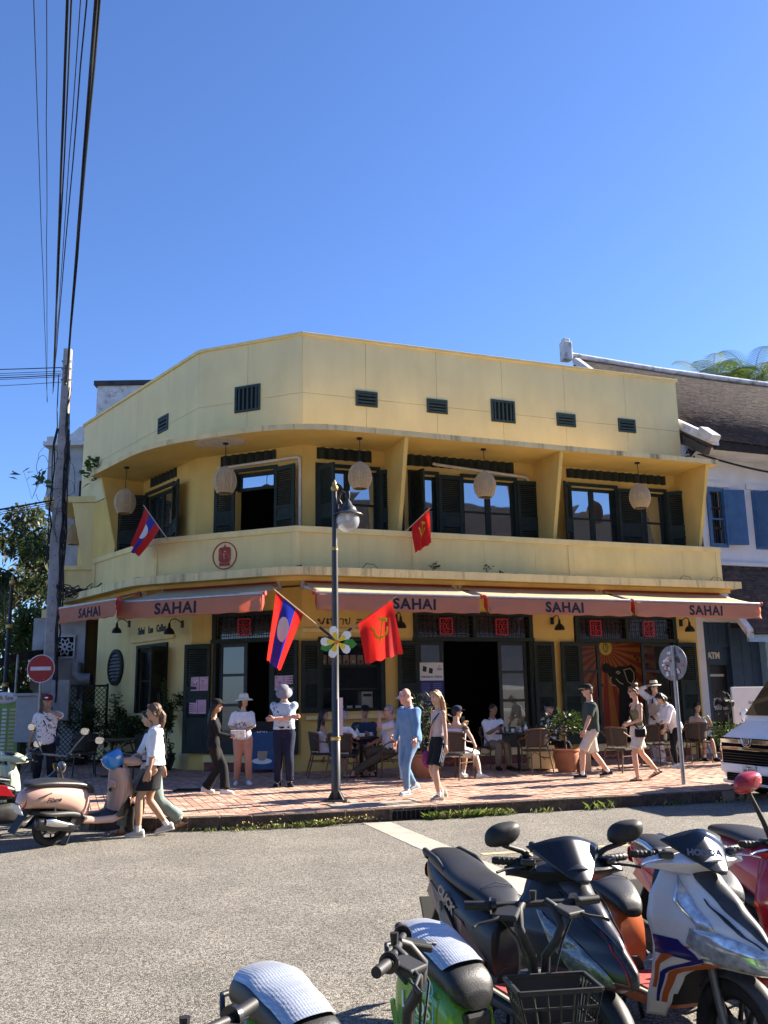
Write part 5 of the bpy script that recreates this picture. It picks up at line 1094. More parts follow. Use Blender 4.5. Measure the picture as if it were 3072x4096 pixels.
    if top:
        b = MB(); of = top.get('off', .014)*S; torso(b, top.get('hem', -.06), top.get('neck', .515), of/S+(.012 if top.get('hem', -.06) < .02 else 0), top.get('flare', 1.06))
        if top.get('sleeve'):
            for k in range(2): limb(b, shs[k], els[k], wr[k], ARM, 0, top['sleeve'], top.get('soff', .016)*S, top.get('cuff')); b.ell(shs[k]-V(0,0,.008), (.050*S*K+of*.8,)*3, 10, 6)
        elif top.get('strap'):
            for k in range(2): b.tube([sp(.38,.085,(-1,1)[k]*.085), sp(.47,.05,(-1,1)[k]*.10), sp(.485,-.03,(-1,1)[k]*.10), sp(.38,-.085,(-1,1)[k]*.08)], .02*S, 8)
        link('top', remesh(b, .0135, 2, top.get('fold', .009), 10, len(label)+3), top['m'], o, smooth=180)
        if top.get('collar'):
            b = MB(); b.tube([sp(.50,.075,-.03), sp(.535,.03,-.062), sp(.55,-.045,-.05), sp(.555,-.065,0), sp(.55,-.045,.05), sp(.535,.03,.062), sp(.50,.075,.03)], .016*S, 8); b.build('collar', top['m'], o, smooth=180)
    if over:
        b = MB(); torso(b, over.get('hem',-.06), over.get('neck',.47), over.get('off',.024)*S/S)
        for k in range(2): b.tube([sp(.40,.09,(-1,1)[k]*.10), sp(.49,.04,(-1,1)[k]*.115), sp(.49,-.03,(-1,1)[k]*.115), sp(.40,-.09,(-1,1)[k]*.10)], .035*S, 8)
        link('vest', remesh(b, .0135, 2, .005, 11, 2), over['m'], o, smooth=180)
    if shoes:
        kind, smat, sole = shoes
        for k in range(2):
            ft = feet[k]; fd = V(math.sin(R(-ft[3])), math.cos(R(ft[3])), 0); lift = ft[2]; sdv = V(fd.y, -fd.x, 0); pitch = min(lift*4.5, .9); fdn = (fd*math.cos(pitch)+V(0,0,-math.sin(pitch))); upn = (V(0,0,1)*math.cos(pitch)+fd*math.sin(pitch))
            A = ank[k] - upn*.075*S; Q = lambda y, z, x=0: A + fdn*y*S + upn*z*S + sdv*x*S
            sb = MB(); sb.rings([[Q(y, zz, xx) for xx, zz in ((-w,0),(w,0),(w,.022),(-w,.022))] for y, w in ((-.085,.028),(-.06,.036),(.02,.036),(.09,.043),(.14,.040),(.175,.022))]); sh = sb.build('sole', sole, o, bevel=.004)
            ub = MB()
            if kind == 'shoe': ub.rings([[Q(y, .02+h_*max(0, math.sin(a))*1.0, w*math.cos(a)) for a in [PI*j/8 for j in range(9)]] for y, w, h_ in ((-.083,.022,.06),(-.065,.033,.085),(-.02,.035,.088),(.03,.036,.075),(.09,.042,.05),(.14,.039,.04),(.172,.02,.025))]); ub.build('shoe', smat, o, smooth=180)
            elif kind == 'boot': ub.rings([[Q(y, .02+h_*max(0, math.sin(a)), w*math.cos(a)) for a in [PI*j/8 for j in range(9)]] for y, w, h_ in ((-.083,.024,.09),(-.06,.036,.12),(.0,.037,.12),(.04,.038,.085),(.10,.042,.055),(.172,.02,.03))]); ub.build('shoe', smat, o, smooth=180)
            else:
                ub.tube([Q(.05,.02,-.042), Q(.055,.05,-.03), Q(.06,.058,0), Q(.055,.05,.03), Q(.05,.02,.042)], .010, 6); ub.tube([Q(.12,.02,-.04), Q(.12,.04,0), Q(.12,.02,.04)], .009, 6)
                if kind == 'strap': ub.tube([Q(-.05,.02,-.036), Q(-.04,.075,-.03), Q(.01,.09,0), Q(-.04,.075,.03), Q(-.05,.02,.036)], .008, 6)
                ub.build('shoe_strap', smat, o, smooth=180)
            if shoes[0] in ('shoe','boot') and len(shoes) == 3 and bottom and bottom.get('len', 1) < .8 or bottom and bottom.get('skirt'):
                c = MB(); dl = (ank[k]-knees[k]).normalized(); c.tube([ank[k]-dl*.075*S, ank[k]+dl*.01*S], [.042*S*K,.04*S*K], 10); c.build('sock', m_white if 'black sock' not in label else m_blk, o, smooth=60)
    # ---- hair
    hm_ = HAIR[haircol]
    if hair and hair != 'bald':
        b = MB(); b.ell(HP(0,-.018,.03), (.083*hs,.098*hs,.100*hs), 16, 10, HM, z0=-.15 if hair != 'short' else -.2); b.ell(HP(0,-.052,-.015), (.07*hs,.058*hs,.075*hs), 12, 8, HM)
        if hair != 'short':
            for s in (-1, 1): b.tube([HP(s*.02,.075,.105), HP(s*.06,.055,.07), HP(s*.08,.01,.02), HP(s*.078,-.03,-.05)], [.018*hs,.02*hs,.016*hs,.014*hs], 8)
        if hair == 'long':
            for s in (-.055,-.02,.02,.055): b.tube([HP(s,-.06,.02), HP(s*1.25,-.085,-.10), sp(.47,-.085,s*1.2), sp(.36,-.105,s*1.35)], [.04*hs,.042*hs,.04*hs,.014*hs], 8)
        if hair == 'bob':
            for s in (-1,1): b.tube([HP(s*.07,-.02,.05), HP(s*.085,.0,-.04), HP(s*.075,.01,-.12)], [.03*hs,.028*hs,.012*hs], 8)
            b.tube([HP(0,-.07,.0), HP(0,-.085,-.10), HP(0,-.07,-.15)], [.07*hs,.065*hs,.03*hs], 10)
        if hair == 'longfront':
            for s in (-1,1): b.tube([HP(s*.068,.0,.05), HP(s*.09,-.005,-.05), sp(.47,.03,s*.10), sp(.33,.08,s*.12)], [.028*hs,.03*hs,.026*hs,.012*hs], 8)
            for s in (-.05,0,.05): b.tube([HP(s,-.06,.0), HP(s,-.085,-.12), sp(.40,-.10,s*1.3)], [.045*hs,.045*hs,.02*hs], 8)
        if hair == 'bun': b.ell(HP(0,-.055,.135), (.062*hs,.06*hs,.052*hs), 10, 7, HM); b.ell(HP(.03,-.05,.15),(.035*hs,.035*hs,.035*hs),8,6,HM); b.ell(HP(-.035,-.03,.14),(.03*hs,.03*hs,.03*hs),8,6,HM)
        if hair == 'ponytail': b.tube([HP(0,-.10,.0), HP(0.01,-.13,-.06), HP(.0,-.12,-.14), HP(.01,-.10,-.21), HP(0,-.08,-.26)], [.034*hs,.042*hs,.038*hs,.034*hs,.010*hs], 8)
        if hair == 'beard': pass
        link('hair', remesh(b, .011, 1, .006, 55, 3), hm_, o, smooth=180)
    def hatpart(profile, M_, name, mt, sx=1.0, seg=22, parent=None):
        b = MB(); rs = []
        for r_, z in profile: rs.append([hc + Hd @ (M_ @ V(r_*math.cos(a), r_*sx*math.sin(a), z))*1.0 for a in [2*PI*j/seg for j in range(seg)]])
        b.rings(rs); return b.build(name, mt, parent or o, smooth=50)
    if hat:
        kind, hmat = hat[0], hat[1]; T = Matrix.Identity(3)*hs
        if kind == 'cap':
            cr_ = hatpart([(.090,.045),(.092,.075),(.085,.105),(.062,.128),(.02,.138),(.004,.139)], T, 'hat', hmat, 1.14)
            b = MB(); back = hat[2] if len(hat) > 2 else 1; rs = []
            for i in range(7):
                a = R(25+130*i/6); rs.append([HP(.086*math.cos(a), back*.100*math.sin(a), .052), HP(.088*math.cos(a)*1.0, back*(.098+.075*math.sin(a)**.7), .040), HP(.088*math.cos(a)*1.0, back*(.098+.075*math.sin(a)**.7), .046), HP(.086*math.cos(a), back*.100*math.sin(a), .060)])
            b.rings(rs); b.build('brim', hat[3] if len(hat) > 3 else hmat, cr_, smooth=40)
        elif kind == 'brim':
            cr_ = hatpart([(.17,.035),(.165,.048),(.095,.060),(.094,.09),(.088,.135),(.07,.155),(.03,.150),(.004,.147)], T, 'hat', hmat, 1.12); hatpart([(.0955,.062),(.0965,.066),(.0955,.088),(.0945,.09)], T, 'hat_band', hat[2], 1.12, parent=cr_)
        elif kind == 'bucket': hatpart([(.155,-.005),(.15,.008),(.098,.052),(.094,.06),(.088,.12),(.06,.138),(.004,.142)], T, 'hat', hmat, 1.15)
        elif kind == 'sun':
            cr_ = hatpart([(.18,.005),(.175,.018),(.13,.04),(.097,.05),(.094,.09),(.085,.135),(.05,.155),(.004,.158)], T, 'hat', hmat, 1.12)
        if kind == 'bucket':
            b = MB(); b.grid(lambda u, v: HP(-.09+.18*u, -.10-.03*v, .04-.20*v), 6, 5); b.build('neck_flap', hmat, o, smooth=180, solid=.004)
    if glasses:
        b = MB()
        for s in (-1, 1):
            if glasses == 'sun': b.ell(HP(s*.033,.094,.012), (.028*hs,.008*hs,.021*hs), 12, 6, HM)
            else: b.tube([HP(s*.033+.026*math.cos(a), .099, .012+.018*math.sin(a)) for a in [2*PI*j/12 for j in range(13)]], .0022, 5)
            b.tube([HP(s*.058,.09,.016), HP(s*.082,.0,.016)], .003, 5)
        b.tube([HP(-.008,.10,.016), HP(.008,.10,.016)], .003, 5); b.build('glasses', m_lens, o)
    if bag:
        kind, bmat = bag[0], bag[1]
        if kind == 'cross':      # strap over one shoulder to the other hip
            s = bag[2] if len(bag) > 2 else 1
            pts = [sp(.50,-.03,-s*.09), sp(.47,.06,-s*.095), sp(.36,.140,-s*.05), sp(.22,.138,s*.05), sp(.10,.115,s*.14), sp(.02,.05,s*.19)]
            bk = [sp(.02,.05,s*.19), sp(.12,-.09,s*.15), sp(.28,-.13,s*.03), sp(.42,-.12,-s*.07), sp(.50,-.03,-s*.09)]
            MB().tube(pts, [(.006,.016)]*6, 6).tube(bk, [(.006,.016)]*5, 6).build('bag_strap', bmat, o, smooth=60)
            if len(bag) > 3: MB().box(sp(-.03,.07,s*.215), (.09*S,.2*S,.16*S), Rl).build('bag', bmat, o, bevel=.02)
        if kind == 'tote':
            s = bag[2]; b = MB(); b.ell(sp(-.02,-.03,s*.26), (.06*S,.17*S,.22*S), 14, 9); link('bag', remesh(b, .014, 1, .012, 9), bmat, o, smooth=180); MB().tube([sp(.49,0,s*.11), sp(.3,.06,s*.19), sp(.12,.06,s*.25)], .010, 6).tube([sp(.49,0,s*.11), sp(.3,-.1,s*.19), sp(.12,-.1,s*.25)], .010, 6).build('bag_strap', m_blk, o, smooth=60)
        if kind == 'pack':
            for s in (-1, 1): MB().tube([sp(.22,.13,s*.10), sp(.36,.135,s*.105), sp(.46,.085,s*.11), sp(.505,.0,s*.11), sp(.45,-.10,s*.10), sp(.2,-.12,s*.10)], [(.007,.022)]*6, 6).build('backpack_strap', bmat, o, smooth=60)
            MB().box(sp(.27,-.2,0), (.28*S,.14*S,.4*S), Rl).build('backpack', bmat, o, bevel=.04)
    ctx = dict(o=o, sp=sp, wr=wr, els=els, HP=HP, S=S, Pv=Pv, Rl=Rl, hc=hc, knees=knees, ank=ank)
    if extra: extra(ctx)
    return o
W_ = cloth('white', (.74,.74,.75)); Kc = cloth('black', (.012,.012,.014)); NV = cloth('navy', (.016,.02,.045)); DEN = cloth('denim', (.14,.24,.36), var=.25, scale=5); CHB = cloth('chambray', (.13,.24,.40), var=.15); PCH = cloth('peach', (.58,.27,.17)); KHK = cloth('khaki', (.26,.21,.15)); TAU = cloth('taupe', (.10,.085,.06)); OLV = cloth('olive', (.17,.16,.075)); GRN = cloth('dark_green', (.045,.065,.055)); BEI = cloth('beige', (.58,.53,.45)); SAGE = cloth('sage', (.19,.24,.22), var=.2); VST = cloth('oat_knit', (.43,.34,.25)); PNK = cloth('pink', (.62,.28,.33)); MAR = cloth('maroon', (.16,.012,.03)); LIL = cloth('blush', (.50,.40,.38)); CRM = cloth('cream_straw', (.66,.60,.46), scale=30); TW = cloth('twill_white', (.63,.61,.57)); DBL = cloth('slate_blue', (.03,.045,.08)); GRY = cloth('blue_grey', (.24,.24,.26)); LBL = cloth('pale_blue', (.25,.36,.46))
leather = mat('tan_leather', (.33,.17,.07), rough=.6); blkr = mat('black_rubber', (.015,.015,.016), rough=.6, var=.1); whr = mat('white_rubber', (.62,.60,.56), rough=.6, var=.1); gsh = cloth('grey_shoe', (.42,.40,.36)); bsh = cloth('pale_blue_shoe', (.32,.42,.46)); drk = cloth('dark_shoe', (.02,.02,.022)); crocs = mat('white_clog', (.62,.60,.54), rough=.6)
phone_m = mat('phone_black', (.01,.01,.012), rough=.15, spec=.7)
def ph_in(k, off=(0,0,0)):
    def f_(c): d = (c['wr'][k]-c['els'][k]).normalized(); MB().box(c['wr'][k]+d*.10+Vector(off), (.075,.15,.012), Matrix.Rotation(R(35),3,'X')).build('phone', phone_m, c['o'], bevel=.004)
    return f_
# -- walking on the road, both towards the left
LW = R(90)
def strap_phone(c):
    MB().tube([c['sp'](.50,.03,-.09), c['sp'](.38,.12,-.06), c['sp'](.22,.14,.02)], .010, 6).build('cord_strap', Kc, c['o'], smooth=60); MB().tube([c['sp'](.50,-.03,-.09), c['sp'](.4,-.12,-.05), c['sp'](.1,-.14,.1)], .012, 6).build('cord_strap', Kc, c['o'], smooth=60)
person('woman in white blouse, black skirt and braid walking along the road', (-2.98,11.92,0), LW+R(8), 1.62, 'f', 'tan', feet=((-.08,.17,.0,0),(.07,-.17,.045,4)), lkn=(0,1,.1), rkn=(0,1,.2), lh=(-.25,.05,.83), rh=(.27,-.10,.82), head=(-6,4), top=dict(m=W_, sleeve=.62, hem=.02, off=.03, soff=.034, cuff=.066, collar=True, fold=.014, flare=1.12), bottom=dict(m=cloth('black_denim',(.02,.02,.022)), skirt=.20, off=.012, belt=mat('brown_belt',(.1,.05,.03))), shoes=('shoe', gsh, whr), hair='ponytail', haircol='brown', extra=strap_phone, curl=(.5,.6))
person('woman in loose sage trousers half hidden behind the white-bloused woman', (-3.10,12.22,0), LW+R(4), 1.60, 'f', 'asian', feet=((-.07,.33,.0,0),(.08,-.40,.07,0)), lh=(-.16,.36,1.02), rh=(.05,.36,1.0), head=(0,12), top=dict(m=W_, sleeve=.5, hem=-.16, off=.035, soff=.03, flare=1.1, fold=.012), bottom=dict(m=SAGE, len=.96, off=.032, hem=.095, fold=.012), shoes=('sandal', leather, leather), hair='long', haircol='black', extra=ph_in(0))
# -- pavement, left to right
PR = print_cloth('animal_print_shirt', (.70,.69,.70), (.08,.07,.06), 15, .575); PB = print_cloth('leaf_print_shirt', (.50,.60,.68), (.06,.09,.2), 22, .60)
def capbadge(c): MB().ell(c['HP'](.01,.112,.085), (.032,.012,.016), 10, 6).build('cap_badge', m_white, c['o'], smooth=180)
person('man in maroon cap and animal-print shirt holding a hand to his mouth', (-6.05,16.4,.17), PI+R(18), 1.60, 'm', 'lao', feet=((-.13,0,0,8),(.13,0,0,-8)), lh=(-.05,.17,1.475), lel=(-1,-.3,-.5), rh=(.30,.02,.82), belly=1.22, top=dict(m=PR, sleeve=.42, hem=-.08, off=.018, soff=.026, collar=True), bottom=dict(m=Kc, len=.97, off=.018), shoes=('shoe', drk, blkr), hair='short', haircol='black', hat=('cap', MAR), bag=('cross', NV, -1, 1), head=(-6,6), curl=(1.1,.5), extra=capbadge)
def box_in(c): MB().box(c['wr'][1]+V(-.03,.10,.03), (.05,.24,.12)).build('white_package', mat('package_print', (.68,.64,.60), rough=.7, var=.3, scale=30), c['o'], bevel=.005)
person('woman all in black with black cap walking with a white package', (-2.86,15.24,.17), -PI/2+R(6), 1.52, 'f', 'tan', feet=((.10,.20,.0,0),(-.10,-.12,.02,0)), lkn=(.1,1,.2), rh=(.12,.34,1.05), rel=(.5,-.6,-1), lh=(-.10,.02,.86), head=(0,2), top=dict(m=Kc, sleeve=.97, hem=-.05, off=.012, soff=.018), bottom=dict(m=cloth('black_trousers',(.012,.012,.013)), len=.98, off=.01, hem=.10), shoes=('shoe', W_, whr), hair='long', haircol='black', hat=('cap', Kc), extra=box_in)
def flowers(c):
    r = random.Random(2); cols = [(.12,.2,.4),(.5,.08,.1),(.55,.35,.05),(.08,.2,.08),(.3,.15,.4)]
    for k in range(12): x, z = r.gauss(.02,.055), r.gauss(.30,.06); MB().ell(c['sp'](z,.15-abs(x)*.12,x), (.017,.006,.017), 7, 4).build('printed_flower', cloth('flower_%d' % (k % 5), cols[k % 5]), c['o'])
person('woman in cream sun hat, white tee and peach trousers waiting on the pavement', (-2.63,16.83,.17), PI+R(14), 1.55, 'f', 'asian', feet=((-.11,.05,0,10),(.10,-.02,0,-14)), lh=(.03,.20,1.08), rh=(.08,.22,1.07), lel=(-1,-.4,-.6), rel=(1,-.4,-.6), head=(38,-4), bulk=1.06, top=dict(m=W_, sleeve=.46, hem=-.04, off=.03, soff=.04, cuff=.085), bottom=dict(m=PCH, len=.97, off=.02, hem=.068), shoes=('shoe', W_, whr), hair='bob', haircol='black', hat=('sun', CRM), extra=lambda c: (flowers(c), ph_in(1)(c)))
person('man in grey sun hat and printed shirt with crossed arms looking down', (-1.83,16.37,.17), PI+R(4), 1.73, 'm', 'pink', feet=((-.11,.06,0,14),(.10,-.03,0,-20)), lh=(.17,.235,1.17), rh=(-.15,.205,1.20), lel=(-1,-.1,-.9), rel=(1,-.1,-.9), head=(0,38), belly=1.12, bulk=1.08, top=dict(m=PB, sleeve=.44, hem=.05, off=.024, soff=.022, cuff=.066, collar=True), bottom=dict(m=NV, len=.97, off=.02, hem=.072, belt=Kc), shoes=('shoe', drk, blkr), hair='short', haircol='grey', hat=('bucket', GRY), bag=('pack', Kc))
person('bald man in blue linen shirt and jeans striding past the lamp post', (.37,14.8,.17), LW+R(42), 1.63, 'm', 'pink', feet=((-.09,.20,.0,4),(.09,-.15,.05,-8)), lean=4, lh=(-.38,.26,.86), rh=(.30,.10,.78), lel=(-1,-.6,.1), head=(10,10), top=dict(m=CHB, sleeve=.95, hem=-.16, off=.03, soff=.03, cuff=.045, fold=.015, flare=1.12, collar=True), bottom=dict(m=DEN, len=.97, off=.012, fold=.009), shoes=('shoe', bsh, whr), hair='bald')
person('person in pink sun hat and pale blue trousers behind the bald man', (.33,16.16,.17), LW+R(28), 1.55, 'f', 'pink', feet=((-.09,.10,0,0),(.09,-.12,.02,0)), lh=(-.18,.22,.95), rh=(.2,.16,.95), top=dict(m=PNK, sleeve=.6, hem=-.10, off=.02), bottom=dict(m=LBL, len=.93, off=.022, hem=.085), shoes=('sandal', leather, leather), hair='bob', haircol='grey', hat=('bucket', cloth('pale_pink',(.55,.38,.42))))
def stripes(c):
    for k in (0, 1):
        s = (-1,1)[k]; S = c['S']
        for j in range(3):
            a, b_ = c['Pv']+V(s*.175*S, -.045*S+.035*S*j, .05*S), c['knees'][k].lerp(c['Pv']+V(s*.09*S,0,0), .3)+V(s*.115*S, -.03*S+.03*S*j, 0); MB().tube([a, (a+b_)/2+V(s*.008,0,0), b_], [(.004,.007)]*3, 6).build('side_stripe', W_, c['o'], smooth=60)
    MB().ell(c['wr'][1]+V(.02,.03,-.20), (.10,.09,.14), 12, 8).build('magenta_bag', mat('magenta_cloth', (.22,.015,.10), rough=.8, var=.5, scale=26), c['o'], smooth=180)
    MB().tube([c['wr'][1]+V(0,0,-.05), c['wr'][1]+V(.02,.02,-.1)], .02, 8).build('bag_neck', MATS['magenta_cloth'], c['o'])
person('long-haired girl in sleeveless top and black striped shorts holding a magenta bag', (.76,13.75,.17), LW+R(30), 1.56, 'f', 'fair', feet=((-.06,.06,0,0),(.07,-.08,.03,-6)), lh=(-.24,.02,.84), rh=(.25,.03,.80), head=(12,6), top=dict(m=LIL, sleeve=0, hem=.09, off=.008, neck=.53, fold=.004), bottom=dict(m=Kc, len=.42, off=.022, hem=.115), shoes=('boot', cloth('stone_shoe',(.3,.27,.22)), whr), hair='long', haircol='blond', bag=('cross', Kc, 1), extra=stripes)
person('man in dark green tee, beige shorts and black cap walking left', (3.74,17.0,.17), LW+R(6), 1.67, 'm', 'fair', feet=((-.08,.24,.0,0),(.09,-.30,.03,-4)), lh=(-.28,.24,.86), rh=(.28,-.05,.84), head=(-4,2), top=dict(m=GRN, sleeve=.42, hem=-.14, off=.022, soff=.028, cuff=.07), bottom=dict(m=BEI, len=.46, off=.022, hem=.105), shoes=('shoe', drk, whr), hair='short', haircol='brown', hat=('cap', cloth('cap_black',(.02,.019,.016)), 1, cloth('cap_brim_cream',(.5,.42,.28))), glasses='sun')
person('woman with hair bun in olive tank top and cream shorts', (4.42,16.37,.17), LW+R(14), 1.60, 'f', 'fair', feet=((-.07,.10,.0,4),(.08,-.36,.09,-10)), lh=(-.06,.21,1.06), rh=(.12,.20,1.03), lel=(-1,-.4,-.7), rel=(.8,-.8,-.7), head=(2,2), bulk=1.06, top=dict(m=OLV, strap=True, hem=.04, off=.010, neck=.40, fold=.004), bottom=dict(m=BEI, len=.38, off=.026, hem=.125), shoes=('strap', blkr, blkr), hair='bun', haircol='auburn', glasses='sun', bag=('cross', Kc, -1, 1))

def tie(c): MB().tube([c['sp'](.50,.085,0), c['sp'](.42,.135,0), c['sp'](.36,.145,0)], [.012,.018,.016], 6).build('tie', NV, c['o'])
person('man in panama hat, oat knit vest and white trousers touching his hat', (6.04,20.7,.17), LW+R(40), 1.72, 'm', 'asian', feet=((-.10,.04,0,6),(.11,-.06,0,-10)), rh=(.13,.08,1.68), rel=(1,.3,.2), lh=(-.16,.26,1.02), lel=(-1,-.7,-.4), head=(10,4), top=dict(m=W_, sleeve=.95, hem=-.03, off=.010, soff=.026, cuff=.045, collar=True), over=dict(m=VST), bottom=dict(m=TW, len=.97, off=.026, hem=.085), shoes=('shoe', W_, whr), hair='short', haircol='black', hat=('brim', CRM, Kc), glasses='sun', extra=lambda c: (tie(c), ph_in(0)(c)))
TOTE = print_cloth('tote_pattern', (.62,.57,.46), (.03,.03,.03), 13, .50)
person('woman in white shirt with patterned tote bag bending over a chair', (5.94,19.1,.17), LW+R(18), 1.55, 'f', 'asian', feet=((-.08,.10,0,0),(.09,-.10,0,-6)), lean=24, lh=(-.12,.42,.80), rh=(.06,.36,1.0), rel=(.6,-.6,-.8), head=(0,26), top=dict(m=W_, sleeve=.7, hem=-.16, off=.03, soff=.035, flare=1.1, collar=True), bottom=dict(m=Kc, len=.97, off=.01), shoes=('shoe', crocs, crocs), hair='bob', haircol='black', bag=('tote', TOTE, 1), extra=ph_in(1))
# -- seated guests (hip at seat height, feet on the ground in front)
SF = ((-.13,.42,0,6),(.13,.42,0,-6))
def sit(label, x, y, rz, H, sex, skin, **k): k.setdefault('feet', SF); return person(label, (x,y,.17), rz, H, sex, skin, hip=.50, **k)
sit('dark-haired woman in strapless white dress at the table by the serving window', -1.28, 18.15, -PI/2+R(10), 1.58, 'f', 'tan', lh=(.02,.30,1.02), lel=(-.3,.2,-1), rh=(.14,.36,.80), head=(-24,0), top=dict(m=W_, hem=-.05, neck=.40, off=.012), bottom=dict(m=W_, len=.45, off=.02, hem=.12), shoes=('sandal', leather, leather), hair='longfront', haircol='black')
sit('grey-haired guest in white tee seen from behind at the window table', -.86, 17.55, R(-22), 1.56, 'f', 'tan', lh=(-.12,.36,.82), rh=(.24,.34,.82), head=(-20,4), top=dict(m=W_, sleeve=.42, hem=-.06, off=.02, soff=.026), bottom=dict(m=NV, len=.5, off=.02, hem=.10), shoes=('sandal', leather, leather), hair='bob', haircol='grey')
sit('man in navy shirt and trucker cap at the window table', -.46, 18.75, PI+R(6), 1.72, 'm', 'tan', lh=(-.05,.36,.80), rh=(.22,.36,.80), head=(10,10), top=dict(m=DBL, sleeve=.6, hem=-.06, off=.02, soff=.026), bottom=dict(m=KHK, len=.55, off=.02, hem=.10), shoes=('shoe', drk, blkr), hair='short', haircol='brown', hat=('cap', Kc))
sit('man in glasses and pale shirt stretching out his leg at the window table', .06, 17.95, PI/2+R(14), 1.74, 'm', 'pink', feet=((-.02,.80,0,0),(.16,.34,0,-6)), lh=(-.12,.24,1.16), lel=(-.4,.1,-1), rh=(.2,.34,.62), head=(6,0), belly=1.25, top=dict(m=cloth('lilac_white',(.60,.59,.64)), sleeve=.42, hem=-.06, off=.02, soff=.03, collar=True), bottom=dict(m=TAU, len=.95, off=.024, hem=.08), shoes=('sandal', drk, blkr), hair='short', haircol='grey', glasses='clear', bag=('cross', Kc, -1), curl=(1.2,.4))
def tatt(c): b = MB(); d = (c['els'][1]-c['sp'](.475,0,.175)); q = c['sp'](.475,0,.175); b.tube([q+d*.25, q+d*.62], .062*c['S'], 12); b.build('shoulder_tattoo', mat('tattoo_ink', (.10,.075,.06), rough=.6, var=.6, scale=30), c['o'], smooth=180); MB().box(c['wr'][0]+V(0,.03,.1), (.07,.012,.14)).build('phone', phone_m, c['o'])
sit('man in white tank top and dark cap with a tattooed arm, seen from behind', 1.28, 17.25, R(-38), 1.66, 'm', 'asian', feet=((-.1,.34,0,0),(.30,.30,0,-30)), rh=(.62,-.28,.66), rel=(.6,-.5,.3), lh=(-.05,.30,1.0), lel=(-.6,-.2,-1), head=(-30,0), top=dict(m=W_, strap=True, hem=-.08, off=.016, neck=.42), bottom=dict(m=TW, len=.55, off=.024, hem=.105), shoes=('shoe', crocs, crocs), hair='short', haircol='black', hat=('cap', NV), extra=tatt)
sit('man in white linen shirt looking at his phone at the small table', 2.22, 19.55, PI+R(22), 1.68, 'm', 'brown', lh=(-.02,.34,.86), rh=(.08,.34,.86), head=(22,4), belly=1.15, bulk=1.08, top=dict(m=W_, sleeve=.46, hem=-.08, off=.02, soff=.03, cuff=.075, collar=True), bottom=dict(m=KHK, len=.95, off=.02), shoes=('shoe', drk, blkr), hair='short', haircol='black', extra=ph_in(1))
sit('older man in cap and sunglasses with a scarf behind the lemon pot', 3.44, 19.75, PI+R(40), 1.68, 'm', 'pink', lh=(-.12,.36,.82), rh=(.10,.28,.98), rel=(.7,-.3,-.8), head=(14,2), top=dict(m=W_, sleeve=.5, hem=-.06, off=.02, soff=.026), bottom=dict(m=Kc, len=.95, off=.02), shoes=('shoe', drk, blkr), hair='short', haircol='grey', hat=('cap', Kc), glasses='sun', extra=lambda c: MB().tube([c['sp'](.50+.03*math.sin(a*2), .075*math.cos(a), .085*math.sin(a)) for a in [2*PI*k/14 for k in range(15)]], .04, 8).build('scarf', TAU, c['o'], smooth=180))
sit('young woman in blush tee eating at the far right table', 7.08, 21.1, PI+R(10), 1.56, 'f', 'asian', lh=(-.20,.22,1.02), lel=(-.8,.2,-1), rh=(.14,.20,1.02), rel=(.8,.2,-1), head=(0,6), top=dict(m=cloth('blush_tee',(.46,.36,.30)), sleeve=.42, hem=-.06, off=.014, soff=.022), bottom=dict(m=Kc, len=.5, off=.02, hem=.1), shoes=('shoe', drk, blkr), hair='bob', haircol='black', curl=(1.0,1.0))
# ================================================================ two-wheelers and the van
VSC = .94
def tab(x, T):
    if x <= T[0][0]: return T[0][1]
    for (a, u), (b, v) in zip(T, T[1:]):
        if x <= b: t = (x-a)/(b-a); t = t*t*(3-2*t)*.5+t*.5; return u+(v-u)*t
    return T[-1][1]
def cat(S, n=4):
    """smooth a list of equal-length tuples"""
    out = []
    for i in range(len(S)-1):
        p0, p1, p2, p3 = S[max(i-1,0)], S[i], S[i+1], S[min(i+2,len(S)-1)]
        for k in range(n):
            t = k/n; out.append(tuple(.5*(2*b+(c-a)*t+(2*a-5*b+4*c-d)*t*t+(3*b-a-3*c+d)*t**3) for a, b, c, d in zip(p0,p1,p2,p3)))
    return out+[S[-1]]
def hull(S, seg=20, e=.75, n=4, axis='x'):
    """loft of rounded sections: (pos, half width, z low, z high[, offset])"""
    b = MB(); rs = []
    for q in cat([tuple(x)+((0,) if len(x) == 4 else ()) for x in S], n):
        p, w, z0, z1, y0 = q; zc, h = (z0+z1)/2, max((z1-z0)/2, .003); w = max(w, .003); ring = []
        for k in range(seg):
            t = 2*PI*k/seg; c, s = math.cos(t), math.sin(t); y = y0+w*math.copysign(abs(c)**e, c); z = zc+h*math.copysign(abs(s)**e, s)
            ring.append(V(p, y, z) if axis == 'x' else V(z, y, p))
        rs.append(ring)
    b.rings(rs); return b
m_tyre = mat('tyre_rubber', (.022,.021,.020), rough=.85, var=.25, scale=20, bump=.4, bscale=90); m_rim = mat('black_rim', (.02,.02,.021), rough=.45, metal=.4); m_chrome = mat('chrome', (.62,.62,.63), rough=.12, metal=1.0, var=.08); m_steel = mat('dull_steel', (.22,.22,.22), rough=.4, metal=.8, var=.2)
m_plas = mat('matt_black_plastic', (.014,.014,.015), rough=.55, var=.15, scale=8, spec=.45, bump=.05, bscale=300); m_gblk = mat('gloss_black_paint', (.010,.010,.012), rough=.28, var=.1, coat=.35); m_seat = mat('seat_vinyl', (.016,.016,.017), rough=.42, var=.15, spec=.55, bump=.12, bscale=180); m_eng = mat('engine_metal', (.05,.048,.046), rough=.6, metal=.5, var=.4, scale=12)
